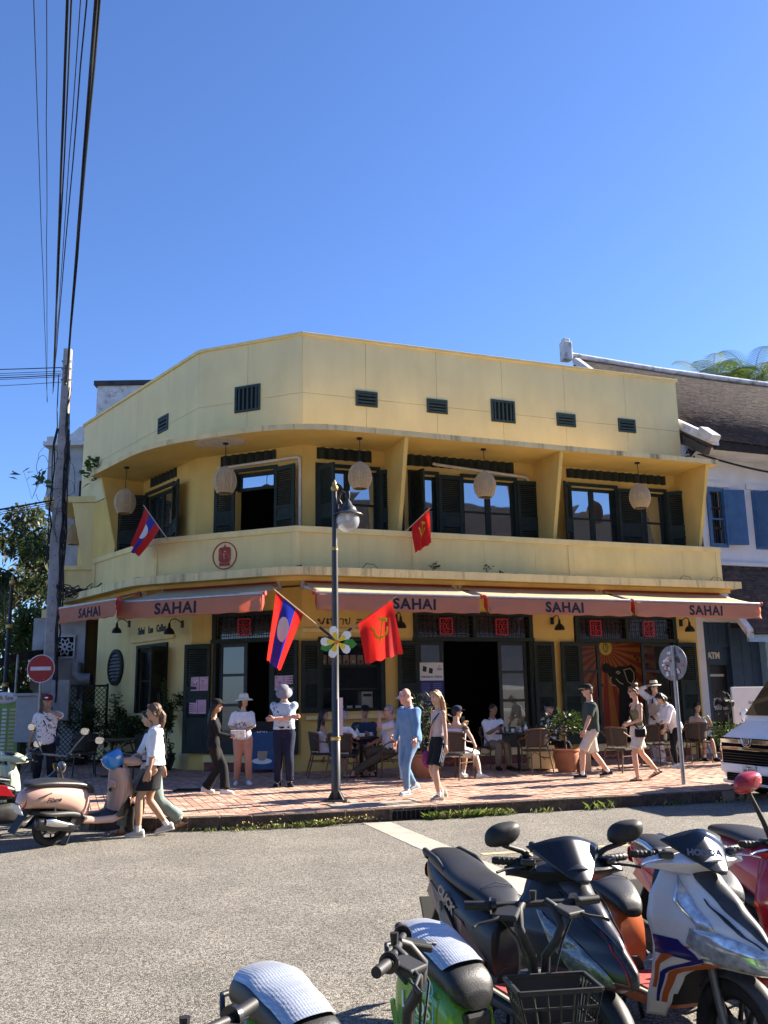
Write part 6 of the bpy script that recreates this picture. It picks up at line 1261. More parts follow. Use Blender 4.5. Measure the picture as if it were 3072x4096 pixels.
m_mirror = mat('mirror_glass', (.75,.78,.82), rough=.02, metal=1.0, var=.02); m_lensg = mat('headlight_lens', (.15,.16,.155), rough=.10, metal=.5, var=.5, scale=16, coat=1.0, bump=.5, bscale=26); m_tail = mat('tail_lamp', (.30,.01,.012), rough=.15, var=.2, coat=.8); m_amber = mat('amber_lens', (.5,.2,.03), rough=.15, coat=.8); m_ledz = mat('lens_clear', (.55,.58,.6), rough=.08, metal=.5, var=.4, scale=30, coat=1.0)
def wheel(o, c, r, w, steer=None, spokes=5, disc=True, rim=None):
    T = Matrix.Translation(c) @ (steer if steer else Matrix.Identity(4)); rs = []; N = 32
    for k in range(N):
        t = 2*PI*k/N; d = V(math.cos(t), 0, math.sin(t)); rs.append([d*(r-h)+V(0,y,0) for y, h in ((-w*.35,.075),(-w/2,.045),(-w*.46,.018),(-w*.25,.003),(0,0),(w*.25,.003),(w*.46,.018),(w/2,.045),(w*.35,.075))])
    wh = MB().rings(rs, closed=True).xform(T).build('tyre', m_tyre, o, smooth=50)
    b = MB(); rs = []
    for k in range(N):
        t = 2*PI*k/N; d = V(math.cos(t), 0, math.sin(t)); rs.append([d*(r-.072)+V(0,-w*.36,0), d*(r-.085)+V(0,-w*.3,0), d*(r-.10)+V(0,0,0), d*(r-.085)+V(0,w*.3,0), d*(r-.072)+V(0,w*.36,0), d*(r-.068)])
    b.rings(rs, closed=True)
    for k in range(spokes):
        t = 2*PI*k/spokes; d = V(math.cos(t), 0, math.sin(t)); s = V(-d.z, 0, d.x)
        for q in (-1, 1): b.tube([d*.03+s*.02*q, d*(r-.09)+s*.035*q], [.014,.009], 6)
    b.tube([V(0,-.05,0), V(0,.05,0)], .035, 14); b.xform(T).build('rim', rim or m_rim, wh, smooth=40)
    if disc:
        b = MB(); rs = []
        for k in range(24): t = 2*PI*k/24; d = V(math.cos(t), 0, math.sin(t)); rs.append([d*.055+V(0,-.045,0), d*.10+V(0,-.045,0), d*.10+V(0,-.049,0), d*.055+V(0,-.049,0)])
        b.rings(rs, closed=True).xform(T).build('brake_disc', m_steel, wh)
def mirror(o, base, top, fwd, w=.075, h=.052, shape='oval', col=None, rod=None):
    """stalk and mirror head; the glass faces backwards (-fwd)"""
    MB().tube([base, base.lerp(top,.35)+V(0,0,.01), top], [.016,.013,.011] if shape == 'sport' else [.010,.008,.008], 8).build('mirror_stalk', rod or m_plas, o, smooth=60)
    f = Vector(fwd).normalized(); s = V(0,0,1).cross(f).normalized(); u = f.cross(s); N = 22
    def rg(k, d, off): return [top + u*.012 + f*off + s*(w*k*math.copysign(abs(math.cos(t))**.8, math.cos(t))) + u*(h*k*math.copysign(abs(math.sin(t))**.8, math.sin(t))+.035+ (.018*math.cos(t) if shape == 'sport' else 0)) for t in [2*PI*i/N for i in range(N)]]
    hd = MB().rings([rg(.97,0,-.012), rg(1.0,0,-.006), rg(.98,0,.008), rg(.82,0,.028), rg(.45,0,.040), rg(.05,0,.043)]).build('mirror_housing', col or m_plas, o, smooth=60)
    MB().rings([rg(.90,0,-.0125), rg(.90,0,-.0135)]).build('mirror_glass', m_mirror, hd)
def bars(o, C, steer, zg, half=.33, rise=.02, grip=m_plas, levers=True, col=None, mir='sport', mirh=.24, mircol=None, chrome=False, mrr=(1,1)):
    """grips, switch pods, levers and mirrors about the steering head C"""
    Rt = Matrix.Rotation(steer, 3, 'Z'); P = lambda x, y, z: C + Rt @ V(x,y,z)
    for s in (-1, 1):
        g = MB().tube([P(0,s*(half-.13),zg), P(-.02,s*half,zg+rise*.3), P(-.024,s*(half+.012),zg+rise*.3)], [.017,.018,.012], 12).build('grip', grip, o, smooth=60)
        rg = MB()
        for k in range(5): q = P(-.004*k-.002, s*(half-.11+k*.022), zg+rise*.06*k); rg.tube([q, q+Rt @ V(0,s*.008,0)], .0192, 12)
        rg.build('grip_ridges', grip, g)
        MB().tube([P(0,s*(half-.175),zg), P(0,s*(half-.125),zg)], .027, 12).build('switch_pod', m_plas, o, smooth=60)
        if levers: MB().tube([P(.03,s*(half-.16),zg-.005), P(.062,s*(half-.11),zg-.012), P(.058,s*(half-.02),zg-.022), P(.075,s*(half+.03),zg-.03)], [.008,.0075,.006,.007], 8).build('brake_lever', m_chrome if chrome else m_plas, o, smooth=60)
        k = (s+1)//2
        if mir and mrr[k]: mirror(o, P(.01,s*(half-.17),zg+.02), P(.03,s*(half+(.03 if mir != 'sport' else -.02)),zg+mirh+(.10 if mir != 'sport' else 0)), Rt @ V(1,-s*.12,.03), .092 if mir == 'sport' else .062, .052 if mir == 'sport' else .05, mir, mircol, m_plas if mir == 'sport' else m_steel)
    MB().tube([P(0,-(half-.1),zg), P(0,-.1,zg-.01), P(0,.1,zg-.01), P(0,half-.1,zg)], .013, 10).build('handlebar', m_steel, o, smooth=60)
def scooter(label, x, y, yaw, lean, kind, c, steer=0.0, mrr=(1,1), mirh=.08):
    """c: dict of materials: front, side, lower, inner, head(set), accent"""
    o = empty('scooter', (x, y, 0), R(yaw), label, 'scooter', None, VSC); o.rotation_euler = (R(lean), 0, R(yaw)); retro = kind == 'retro'
    rw = .255; St = Matrix.Rotation(R(steer)*.9, 4, 'Z')
    wheel(o, V(0,0,rw), rw, .105); wheel(o, V(1.28,0,rw), rw, .095, St)
    # engine, swing arm, silencer, stand
    hull([(-.10,.05,.18,.34),(.1,.10,.17,.40),(.3,.12,.17,.44),(.46,.08,.2,.4)], e=.7).build('engine', m_eng, o, smooth=50)
    MB().tube([V(.26,-.12,.30), V(.26,-.15,.30)], .085, 18).build('fan_cover', m_plas, o, smooth=40)
    sl_ = hull([(-.32,.045,.27,.38,-.165),(-.28,.055,.255,.395,-.165),(-.05,.06,.22,.36,-.165),(.18,.05,.19,.30,-.165),(.26,.02,.2,.25,-.16)], e=.8).build('silencer', m_plas if not retro else m_gblk, o, smooth=50)
    hull([(-.22,.03,.31,.39,-.205),(-.1,.035,.28,.38,-.205),(.10,.02,.255,.31,-.205)], e=.8).build('heat_shield', m_chrome if retro else m_eng, sl_, smooth=50)
    MB().tube([V(.2,-.14,.22), V(.34,-.10,.19), V(.42,-.03,.24)], .018, 8).build('exhaust_pipe', m_steel, o, smooth=60)
    for s in (-1, 1): MB().tube([V(-.02,s*.12,.30), V(-.10,s*.15,.62)], [.016,.02], 8).build('rear_shock', m_steel, o, smooth=60)
    MB().tube([V(.32,.12,.2), V(.20,.24,.0)], .013, 8).build('side_stand', m_eng, o); MB().tube([V(.22,-.12,.2), V(.14,-.15,.02), V(.14,.15,.02), V(.22,.12,.2)], .014, 8).build('centre_stand', m_eng, o, smooth=60)
    # mudguard, plate, tail lamp
    rs = [[V(-.26+.05*k-.22*(k/4)**1.2*0 -(.055*k), s*(.05+.005*k), .64-.10*k) for s in (-1,1)] for k in range(5)]
    b = MB(); b.grid(lambda u, v: V(-.28-.26*v, (-.5+u)*(.14+.02*v), .62-.40*v), 2, 4); b.build('mudguard', m_plas, o, solid=.012)
    MB().box((-.50,0,.50), (.012,.19,.14), Matrix.Rotation(R(-30),3,'Y')).build('number_plate', m_plas if kind == 'sport' else m_white, o, bevel=.004)
    # body under the seat
    if retro: S = [(-.51,.045,.53,.60),(-.45,.11,.50,.71),(-.27,.18,.49,.775),(-.05,.205,.46,.775),(.15,.205,.40,.755),(.30,.18,.33,.73),(.40,.14,.28,.70),(.455,.105,.27,.62),(.475,.08,.30,.50)]
    else: S = [(-.52,.04,.74,.80),(-.42,.09,.66,.82),(-.2,.135,.55,.77),(.05,.165,.50,.73),(.25,.165,.44,.69),(.38,.135,.36,.66),(.45,.10,.32,.62)]
    bd = hull(S, 24, .72 if not retro else .85, 5).build('side_body', c['side'], o, smooth=60)
    if not retro:
        for s in (-1, 1):      # lower two-tone panels and crease
            b = MB(); P_ = [(-.40,.62),(-.05,.53),(.22,.46),(.40,.36),(.42,.44),(.24,.585),(.0,.64),(-.30,.70)]; b.prism([(px, pz) for px, pz in P_], (0,.012), Matrix(((1,0,0,0),(0,0,s,s*.155),(0,1,0,0),(0,0,0,1)))); 
            for v in b.v: v.y = s*(tab(v.x, [(q[0], q[1]) for q in S])*.985 + (.012 if abs(v.y) > .16 else .0)) 
            b.build('side_panel', c['lower'], bd, bevel=.003)
            MB().tube([V(.02,s*.17,.62), V(.22,s*.175,.50), V(.40,s*.14,.38)], [(.004,.012)]*3, 6).build('crease', m_plas, bd)
        for s in (-1, 1): MB().tube([V(-.50,s*.06,.80), V(-.40,s*.115,.85), V(-.2,s*.13,.83), V(-.08,s*.13,.79)], [.016,.018,.017,.012], 8).build('grab_rail', c.get('rail', m_plas), o, smooth=60)
        MB().tube([V(-.5,-.06,.80), V(-.53,0,.815), V(-.5,.06,.80)], .02, 8).build('grab_rail', c.get('rail', m_plas), o, smooth=60)
        hull([(-.545,.05,.70,.77),(-.50,.075,.67,.78)], e=.7).build('tail_lamp', m_tail, o, smooth=50)
    else:
        hull([(-.495,.06,.52,.62),(-.45,.115,.50,.68)], e=.8).build('tail_lamp', m_tail, o, smooth=50)
        hull([(-.36,.02,.42,.50),(-.20,.19,.40,.47),(.2,.18,.34,.45),(.42,.15,.28,.36),(.6,.15,.22,.30),(.86,.13,.24,.30)], e=.7).build('lower_cover', m_plas, o, smooth=50)
    if retro:
        for s in (-1, 1): MB().tube([V(.36,s*.15,.31), V(.55,s*.165,.285), V(.80,s*.165,.275), V(.98,s*.15,.33), V(1.06,s*.12,.45)], [(.05,.028),(.045,.026),(.05,.026),(.06,.03),(.05,.03)], 10).build('footboard_rail', c['side'], o, smooth=60)
    # seat
    Z = .04 if not retro else .02
    S2 = [(-.44,.05,.79,.84),(-.36,.11,.77,.87),(-.15,.135,.735,.845),(.02,.145,.715,.805),(.2,.145,.69,.785),(.34,.12,.665,.755),(.46,.08,.62,.70),(.50,.05,.60,.64)] if not retro else [(-.46,.04,.775,.80),(-.38,.12,.755,.825),(-.15,.16,.75,.84),(.05,.165,.735,.825),(.25,.16,.71,.80),(.4,.14,.67,.76),(.50,.10,.62,.70),(.52,.07,.60,.64)]
    se = hull(S2, 22, .8, 5).build('seat', m_seat, o, smooth=60)
    # seat stitching
    if not retro: MB().tube([V(.30,-.125,.70), V(.31,-.09,.765), V(.31,0,.785), V(.31,.09,.765), V(.30,.125,.70)], .003, 5).build('stitching', m_steel, se)
    # floor
    hull([(.40,.15,.25,.32),(.6,.155,.25,.31),(.8,.15,.26,.32),(.92,.13,.28,.40)], e=.5).build('floorboard', c.get('floor', m_plas), o, smooth=40)
    if c.get('mat'):
        MB().box((.62,0,.318), (.38,.27,.012)).build('floor_mat', c['mat'], o, bevel=.004)
        MB().box((.62,0,.328), (.30,.21,.006)).build('mat_print', c['mat2'], o)
    # front apron: patch across the nose
    if retro:
        rows = [(.96,.98,.10,.90),(.88,1.06,.15,.92),(.75,1.12,.19,.93),(.60,1.15,.205,.93),(.45,1.15,.20,.92),(.34,1.12,.18,.88),(.28,1.02,.15,.82)]; pw = 2.3
    else:
        rows = [(.96,1.06,.07,.94),(.90,1.17,.15,.94),(.80,1.32,.21,.94),(.71,1.45,.235,.95),(.635,1.54,.225,.97),(.595,1.545,.22,.97),(.55,1.45,.215,.96),(.47,1.22,.22,.95),(.36,1.12,.23,.92),(.26,1.0,.20,.86)]; pw = 1.25
    rows = rows[::-1]; rw_ = lambda z, j: tab(z, [(r_[0], r_[j]) for r_ in rows])
    def ap(t, z):
        tx, w, sx = rw_(z,1), rw_(z,2), rw_(z,3); a = abs(t); q = 1-a**pw
        X_ = sx+(tx-sx)*q; 
        if not retro and a > .0 and z > .52: X_ += .02*math.sin(PI*a)*(1 if z > .7 else .4)
        return V(X_, w*t, z)
    z0, z1 = rows[0][0], rows[-1][0]; NU, NV = 40, 40; b = MB()
    for j in range(NV):
        for i in range(NU):
            t0, t1 = -1+2*i/NU, -1+2*(i+1)/NU; za, zb = z0+(z1-z0)*j/NV, z0+(z1-z0)*(j+1)/NV; tm, zm = (t0+t1)/2, (za+zb)/2
            if not retro and zm < .56 and abs(tm) < .60+.35*max(0,(.45-zm)): continue
            if retro and zm < .50 and abs(tm) < .45*math.sqrt(max(0, 1-((zm-.26)/.24)**2)): continue
            b.add([ap(t0,za), ap(t1,za), ap(t1,zb), ap(t0,zb)], [(0,1,2,3)])
    me = b.mesh('front_apron'); bm = bmesh.new(); bm.from_mesh(me); bmesh.ops.remove_doubles(bm, verts=bm.verts, dist=.0005); bm.to_mesh(me); bm.free()
    fa = link('front_apron', me, c['front'], o, smooth=35 if not retro else 60, solid=.014)
    for nm, mt, za, zb, t0, t1, off in c.get('patch', ()):       # inlaid lamps, panels and stripes that follow the nose
        for s in (-1, 1):
            if s > 0 and nm[0] == '=': continue
            def pf(u, v):
                z = za+(zb-za)*v; k = v; ta, tb = tab(k, t0), tab(k, t1); t = (ta+(tb-ta)*u)*(s if nm[0] != '=' else 1); p = ap(t, z)
                n_ = (ap(t+.02,z)-ap(t-.02,z)).cross(ap(t,z+.01)-ap(t,z-.01)).normalized(); n_ = n_ if n_.x > 0 else -n_
                e = min(1, 6*min(u,1-u), 8*min(v,1-v))
                return p + n_*(off*(.55+.45*e)+.007)
            MB().grid(pf, 12, 16).build(nm.strip('='), mt, fa, smooth=60)
    hull([(.30,.14,.86,1.0),(.45,.178,.87,1.05),(.65,.198,.86,1.06),(.80,.18,.84,1.03),(.92,.13,.82,1.0)] if retro else [(.30,.15,.84,.93),(.45,.165,.85,.94),(.65,.17,.85,.95),(.82,.15,.83,.95),(.92,.10,.80,.93)], axis='z', e=.75).build('inner_shield', c['inner'], o, smooth=50)
    if retro:
        MB().box((.845,.0,.70), (.05,.16,.10)).build('glove_box', c['inner'], o, bevel=.02); MB().box((.825,0,.62), (.02,.05,.05)).build('bag_hook', m_gblk, o, bevel=.008)
        b = MB(); b.prism([(.0,.34),(.02,.30),(.16,.30),(.19,.42),(.17,.56),(.08,.46)], (0,.008), Matrix(((1,0,0,.83),(0,0,-1,-.205),(0,1,0,0),(0,0,0,1)))); b.build('side_inset', m_gblk, o)
    # front fender and fork
    def fd(u, v): a = R(-10+150*u); rr_ = rw+.028; wv = .058*(1-.25*abs(u-.5)); t = (v-.5)*2; return V(1.28,0,rw) + St.to_3x3() @ V(-rr_*math.cos(a)*-1*(1-.12*t*t), wv*t, rr_*math.sin(a)*(1-.12*t*t))
    MB().grid(fd, 16, 8).build('front_fender', c['fender'], o, smooth=60, solid=.006)
    for s in (-1, 1): MB().tube([V(1.28,0,rw)+St.to_3x3() @ V(.0,s*.075,0), V(1.19,s*.075,.55)], [.022,.019], 10).build('fork_leg', m_steel if not retro else m_eng, o, smooth=60)
    # headset
    C = V(1.0,0,0); Rt = Matrix.Rotation(R(steer), 4, 'Z'); T = Matrix.Translation(C) @ Rt @ Matrix.Translation(-C)
    if retro:
        hull([(-.25,.05,.96,1.0),(-.20,.075,.945,1.035),(-.08,.10,.93,1.075),(0,.105,.925,1.085),(.08,.10,.93,1.075),(.20,.075,.945,1.035),(.25,.05,.96,1.0)], e=.85).xform(T @ Matrix.Translation(C) @ Matrix(((0,1,0,0),(1,0,0,0),(0,0,1,0),(0,0,0,1)))).build('headset', c['head'], o, smooth=60)
        MB().ell((.09,0,1.0), (.05,.085,.07), 18, 10).xform(T @ Matrix.Translation(C)).build('headlight', m_ledz, o, smooth=180)
        MB().ell((-.05,0,1.07), (.07,.10,.03), 18, 8).xform(T @ Matrix.Translation(C)).build('speedometer', m_gblk, o, smooth=180)
    else:
        up = [[V(.02,s*.0,0)] for s in (1,)]
        def hs(u, v):      # faceted cowl: u across, v from lower back edge over the top
            t = -1+2*u; a = abs(t); yb = .30*t; zt = tab(a, [(0,1.09),(.35,1.045),(.75,1.03),(1,1.0)]); zb = tab(a, [(0,.90),(.4,.925),(1,.955)]); xf = tab(a, [(0,.17),(.4,.115),(1,.02)])
            if v < .5: w_ = v/.5; return V(xf*(.55+.45*w_), yb, zb+(zt-.045-zb)*w_*.62)
            w_ = (v-.5)/.5; return V(xf*(1-w_*1.15), yb, zb+(zt-.045-zb)*.62+(zt-zb)*.42*w_)
        b = MB(); NU2, NV2 = 40, 10
        for j in range(NV2):
            for i in range(NU2):
                u0, u1, v0, v1 = i/NU2, (i+1)/NU2, j/NV2, (j+1)/NV2; b.add([hs(u0,v0), hs(u1,v0), hs(u1,v1), hs(u0,v1)], [(0,1,2,3)])
        b.xform(T @ Matrix.Translation(C)); me = b.mesh('headset'); bm = bmesh.new(); bm.from_mesh(me); bmesh.ops.remove_doubles(bm, verts=bm.verts, dist=.0005); bm.to_mesh(me); bm.free(); link('headset', me, c['head'], o, smooth=30, solid=.02)
        MB().box((-.01,0,1.0), (.1,.40,.05)).xform(T @ Matrix.Translation(C)).build('headset_back', m_plas, o, bevel=.015)
        # screen: a pointed shield leaning back
        def scr(u, v): t = -1+2*u; w = .015+.175*v**.8; return V(.20-.16*v-.055*abs(t)**1.4*v, w*t, .93+.185*v-.05*abs(t)**1.6*v)
        MB().grid(scr, 16, 10).xform(T @ Matrix.Translation(C + V(.012,0,0))).build('screen', c.get('screen', m_gblk), o, smooth=60, solid=.006)
        for s in (-1, 1): MB().box((.055,s*.205,1.005), (.05,.07,.03), Matrix.Rotation(s*.5,3,'Z')).xform(T @ Matrix.Translation(C)).build('switch_bay', m_gblk, o, bevel=.008)
    bars(o, C, R(steer), 1.0, .34, chrome=c.get('chrome', False), mir='sport' if not retro else 'round', mircol=c.get('mirror'), mrr=mrr, mirh=mirh)
    MB().tube([V(.93,0,.98), V(1.02,0,.80)], .045, 10).build('steering_neck', m_plas, o)
    return o, ap
# black sport scooter
m_cblk = mat('satin_black_paint', (.016,.016,.018), rough=.38, var=.08, spec=.5, coat=.15); m_plum = mat('plum_carbon', (.075,.022,.028), rough=.4, var=.2, scale=40, coat=.3); m_cgrey = mat('grey_sheen_paint', (.05,.05,.054), rough=.33, var=.1, coat=.3); m_rline = mat('red_line', (.4,.01,.02), rough=.4); m_carbon = mat('carbon_stripe', (.03,.03,.032), rough=.4, var=.8, scale=90)
CLICKP = [('headlight', m_lensg, .572, .80, [(0,.16),(.5,.40),(1,.74)], [(0,.56),(.5,.70),(1,.79)], .012), ('=nose_panel', m_cgrey, .70, .93, [(0,-.02),(.5,-.20),(1,-.55)], [(0,.02),(.5,.20),(1,.55)], .012), ('=carbon_stripe', m_carbon, .59, .735, [(0,-.05),(1,-.10)], [(0,.05),(1,.10)], .008), ('red_line', m_rline, .60, .76, [(0,.055),(1,.125)], [(0,.075),(1,.15)], .008), ('lower_cowl', m_plum, .555, .60, [(0,.02),(1,.05)], [(0,.98),(1,.98)], .005), ('air_slot', m_gblk, .72, .88, [(0,.10),(.5,.26),(1,.50)], [(0,.14),(.5,.34),(1,.53)], .016)]
ck_, apc = scooter('satin black scooter with angular headlights nearest the white scooter', .41, 5.10, -69.5, -2, 'sport', dict(side=m_cblk, lower=m_plum, inner=m_plas, head=m_cblk, screen=m_gblk, fender=m_plas, floor=m_plas, mat=mat('mat_beige', (.42,.34,.24), rough=.8, var=.3), mat2=mat('mat_red', (.35,.05,.04), rough=.8, var=.5, scale=40), front=m_cblk, patch=CLICKP), steer=-4)
m_silver = mat('silver_letter', (.27,.25,.25), rough=.35, metal=.6)
text('side_lettering', 'CLICK', .078, Matrix(((-1,0,0,.02),(0,0,-1,-.158),(0,1,0,.69),(0,0,0,1))) @ Matrix.Rotation(R(180),4,'Y') @ Matrix.Rotation(R(-30),4,'Z') if False else Matrix(((1,0,0,.03),(0,0,-1,-.172),(0,1,0,.66),(0,0,0,1))) @ Matrix.Rotation(R(-24),4,'Z'), m_silver, ck_, bold=.004, shear=.3, depth=.002)
# white sport scooter with orange and blue graphics
m_cwh = mat('white_gloss_paint', (.72,.72,.71), rough=.3, var=.04, coat=.5, dirt=.2, dirtcol=(.45,.42,.38), dscale=5); m_corg = mat('orange_gloss_paint', (.48,.115,.03), rough=.32, var=.08, coat=.4); m_cblue = mat('deep_blue_graphic', (.02,.018,.16), rough=.3, coat=.4); m_dgry = mat('scuffed_black_panel', (.05,.05,.05), rough=.45, var=.3, scale=12)
WHITEP = [('headlight', m_ledz, .572, .70, [(0,.04),(.6,.10),(1,.42)], [(0,.60),(.5,.74),(1,.66)], .012), ('indicator', m_ledz, .70, .90, [(0,.46),(.5,.55),(1,.70)], [(0,.60),(.5,.76),(1,.72)], .012), ('=nose_panel', m_dgry, .66, .93, [(0,-.02),(.5,-.26),(1,-.50)], [(0,.02),(.5,.26),(1,.50)], .010), ('air_slot', m_gblk, .66, .82, [(0,.08),(.5,.26),(1,.42)], [(0,.11),(.5,.33),(1,.44)], .014), ('orange_stripe', m_corg, .34, .62, [(0,.72),(.5,.70),(1,.30)], [(0,.80),(.5,.80),(1,.42)], .004), ('blue_stripe', m_cblue, .34, .60, [(0,.83),(.5,.83),(1,.52)], [(0,.87),(.5,.90),(1,.60)], .004), ('orange_stripe', m_corg, .40, .62, [(0,.90),(.5,.92),(1,.72)], [(0,.95),(.5,.97),(1,.88)], .004), ('blue_stripe', m_cblue, .56, .64, [(0,.62),(1,.80)], [(0,.98),(1,.99)], .005)]
wk_, apw = scooter('white scooter with orange and blue graphics at the right', 1.04, 5.26, -70, -2, 'sport', dict(side=m_corg, lower=m_corg, inner=m_plas, head=m_cwh, screen=m_gblk, fender=m_dgry, floor=m_corg, mat=MATS['mat_beige'], mat2=MATS['mat_red'], front=m_cwh, patch=WHITEP, chrome=True), steer=4, mrr=(0,0))
text('maker_lettering', 'HONDA', .042, Matrix.Translation((1.153,-.045,1.02)) @ Matrix.Rotation(R(4+90-33),4,'Z') @ Matrix.Rotation(R(58),4,'X'), m_silver, wk_, bold=.002, depth=.001)
# dark red scooter beyond it
m_cred = mat('red_gloss_paint', (.33,.012,.018), rough=.22, var=.06, coat=.8)
rk_, _ = scooter('red scooter with chrome grab rail at the right edge', 1.66, 5.48, -73, -2, 'sport', dict(side=m_cred, lower=m_cred, inner=m_cred, head=m_cred, screen=m_gblk, fender=m_cred, floor=m_plas, mat=MATS['mat_beige'], mat2=MATS['mat_red'], rail=m_chrome, front=m_cred, patch=CLICKP[:1], mirror=m_cred, chrome=True), steer=5, mirh=.26)
m_cpk = mat('rose_red_paint', (.36,.05,.07), rough=.25, var=.06, coat=.7)
scooter('rose red scooter with chrome rail behind the others at the right edge', 2.35, 6.15, -76, -2, 'retro', dict(side=m_cpk, lower=m_cpk, inner=m_cpk, head=m_cpk, fender=m_cpk, front=m_cpk), steer=0)
# ---- the row on the left, nose to the kerb
m_rose = mat('rose_beige_paint', (.50,.315,.25), rough=.22, var=.04, coat=.6); m_mint = mat('pale_mint_paint', (.46,.52,.36), rough=.22, var=.04, coat=.6)
pk_, _ = scooter('rose beige scooter with a blue helmet on its handlebar', -4.04, 11.24, 52, 7, 'retro', dict(side=m_rose, lower=m_rose, inner=m_rose, head=m_rose, fender=m_rose, front=m_rose), steer=42)
text('side_lettering', 'Filano', .085, Matrix(((1,0,0,-.14),(0,0,-1,-.209),(0,1,0,.61),(0,0,0,1))), m_gblk, pk_, bold=.001, shear=.45, depth=.002)
MB().tube([V(-.34,-.185,.645), V(-.18,-.207,.70)], [(.004,.02)]*2, 8).build('side_emblem', m_gblk, pk_, smooth=60)
scooter('pale mint scooter at the left edge', -5.85, 12.05, 44, 6, 'retro', dict(side=m_mint, lower=m_mint, inner=m_mint, head=m_mint, fender=m_mint, front=m_mint), steer=34)
# helmet hanging over the bars
hc_ = V(-3.50,11.80,.97); hl = empty('helmet', hc_, R(42), 'bright blue half helmet hanging on the rose beige scooter', 'helmet')
m_hel = mat('helmet_blue', (.02,.22,.62), rough=.18, coat=.9, var=.04)
Hm = Matrix.Rotation(R(155),4,'X') @ Matrix.Rotation(R(20),4,'Y')
MB().ell((0,0,0), (.135,.15,.16), 24, 12, z0=-.35).xform(Hm).build('shell', m_hel, hl, smooth=180); MB().tube([V(.128*math.cos(2*PI*k/24)*.97, .142*math.sin(2*PI*k/24)*.97, -.05) for k in range(25)], .008, 6).xform(Hm).build('rim', m_gblk, hl)
MB().ell((.0,.133,.05), (.04,.012,.03), 12, 6).xform(Hm).build('badge', m_white, hl)
# bare-barred red and black motorcycle between them
mb = empty('motorcycle', (-5.15,11.75,0), 0, 'red and black motorcycle with bare handlebar between the scooters', 'motorcycle', None, VSC); mb.rotation_euler = (R(6), 0, R(44))
wheel(mb, V(0,0,.29), .29, .10, spokes=6); wheel(mb, V(1.25,0,.29), .29, .085, Matrix.Rotation(R(30),4,'Z'), spokes=6)
hull([(-.45,.06,.70,.78),(-.3,.10,.62,.80),(0,.13,.55,.76),(.3,.12,.5,.72),(.45,.08,.5,.66)], e=.7).build('tail_body', m_gblk, mb, smooth=50)
for s in (-1, 1): b = MB(); b.prism([(-.35,.74),(.05,.60),(.42,.55),(.30,.70),(-.1,.78)], (0,.02), Matrix(((1,0,0,0),(0,0,s,s*.125),(0,1,0,0),(0,0,0,1)))); b.build('side_panel', m_cred, mb, bevel=.005)
hull([(-.45,.06,.80,.83),(-.2,.12,.78,.87),(.1,.13,.76,.84),(.35,.10,.73,.79)], e=.8).build('seat', m_seat, mb, smooth=60)
hull([(.35,.06,.45,.62),(.6,.08,.4,.6),(.9,.09,.5,.75),(1.02,.07,.6,.85)], e=.7).build('centre_body', m_gblk, mb, smooth=50)
hull([(.1,.1,.2,.42),(.4,.13,.18,.46),(.6,.08,.22,.42)], e=.7).build('engine', m_eng, mb, smooth=50)
hull([(-.42,.05,.34,.44,-.17),(-.1,.06,.28,.40,-.17),(.2,.035,.22,.30,-.15)], e=.8).build('silencer', m_gblk, mb, smooth=50); hull([(-.46,.052,.36,.46,-.17),(-.36,.056,.34,.45,-.17)], e=.8).build('silencer_cap', m_steel, mb, smooth=50)
for s in (-1, 1): MB().tube([V(1.25,s*.08,.29), V(1.02,s*.08,.92)], .02, 10).build('fork_leg', m_brass if s > 0 else m_steel, mb, smooth=60)
MB().ell((1.1,0,.88), (.06,.08,.08), 16, 10).build('headlight', m_lensg, mb, smooth=180)
bars(mb, V(.98,0,0), R(36), 1.06, .38, rise=.08, mir='round', mirh=.2)
# dark scooter cut by the left edge
scooter('dark scooter cut off by the left edge', -6.95, 12.6, 50, 6, 'retro', dict(side=m_gblk, lower=m_gblk, inner=m_gblk, head=m_gblk, fender=m_gblk, front=m_gblk), steer=20)
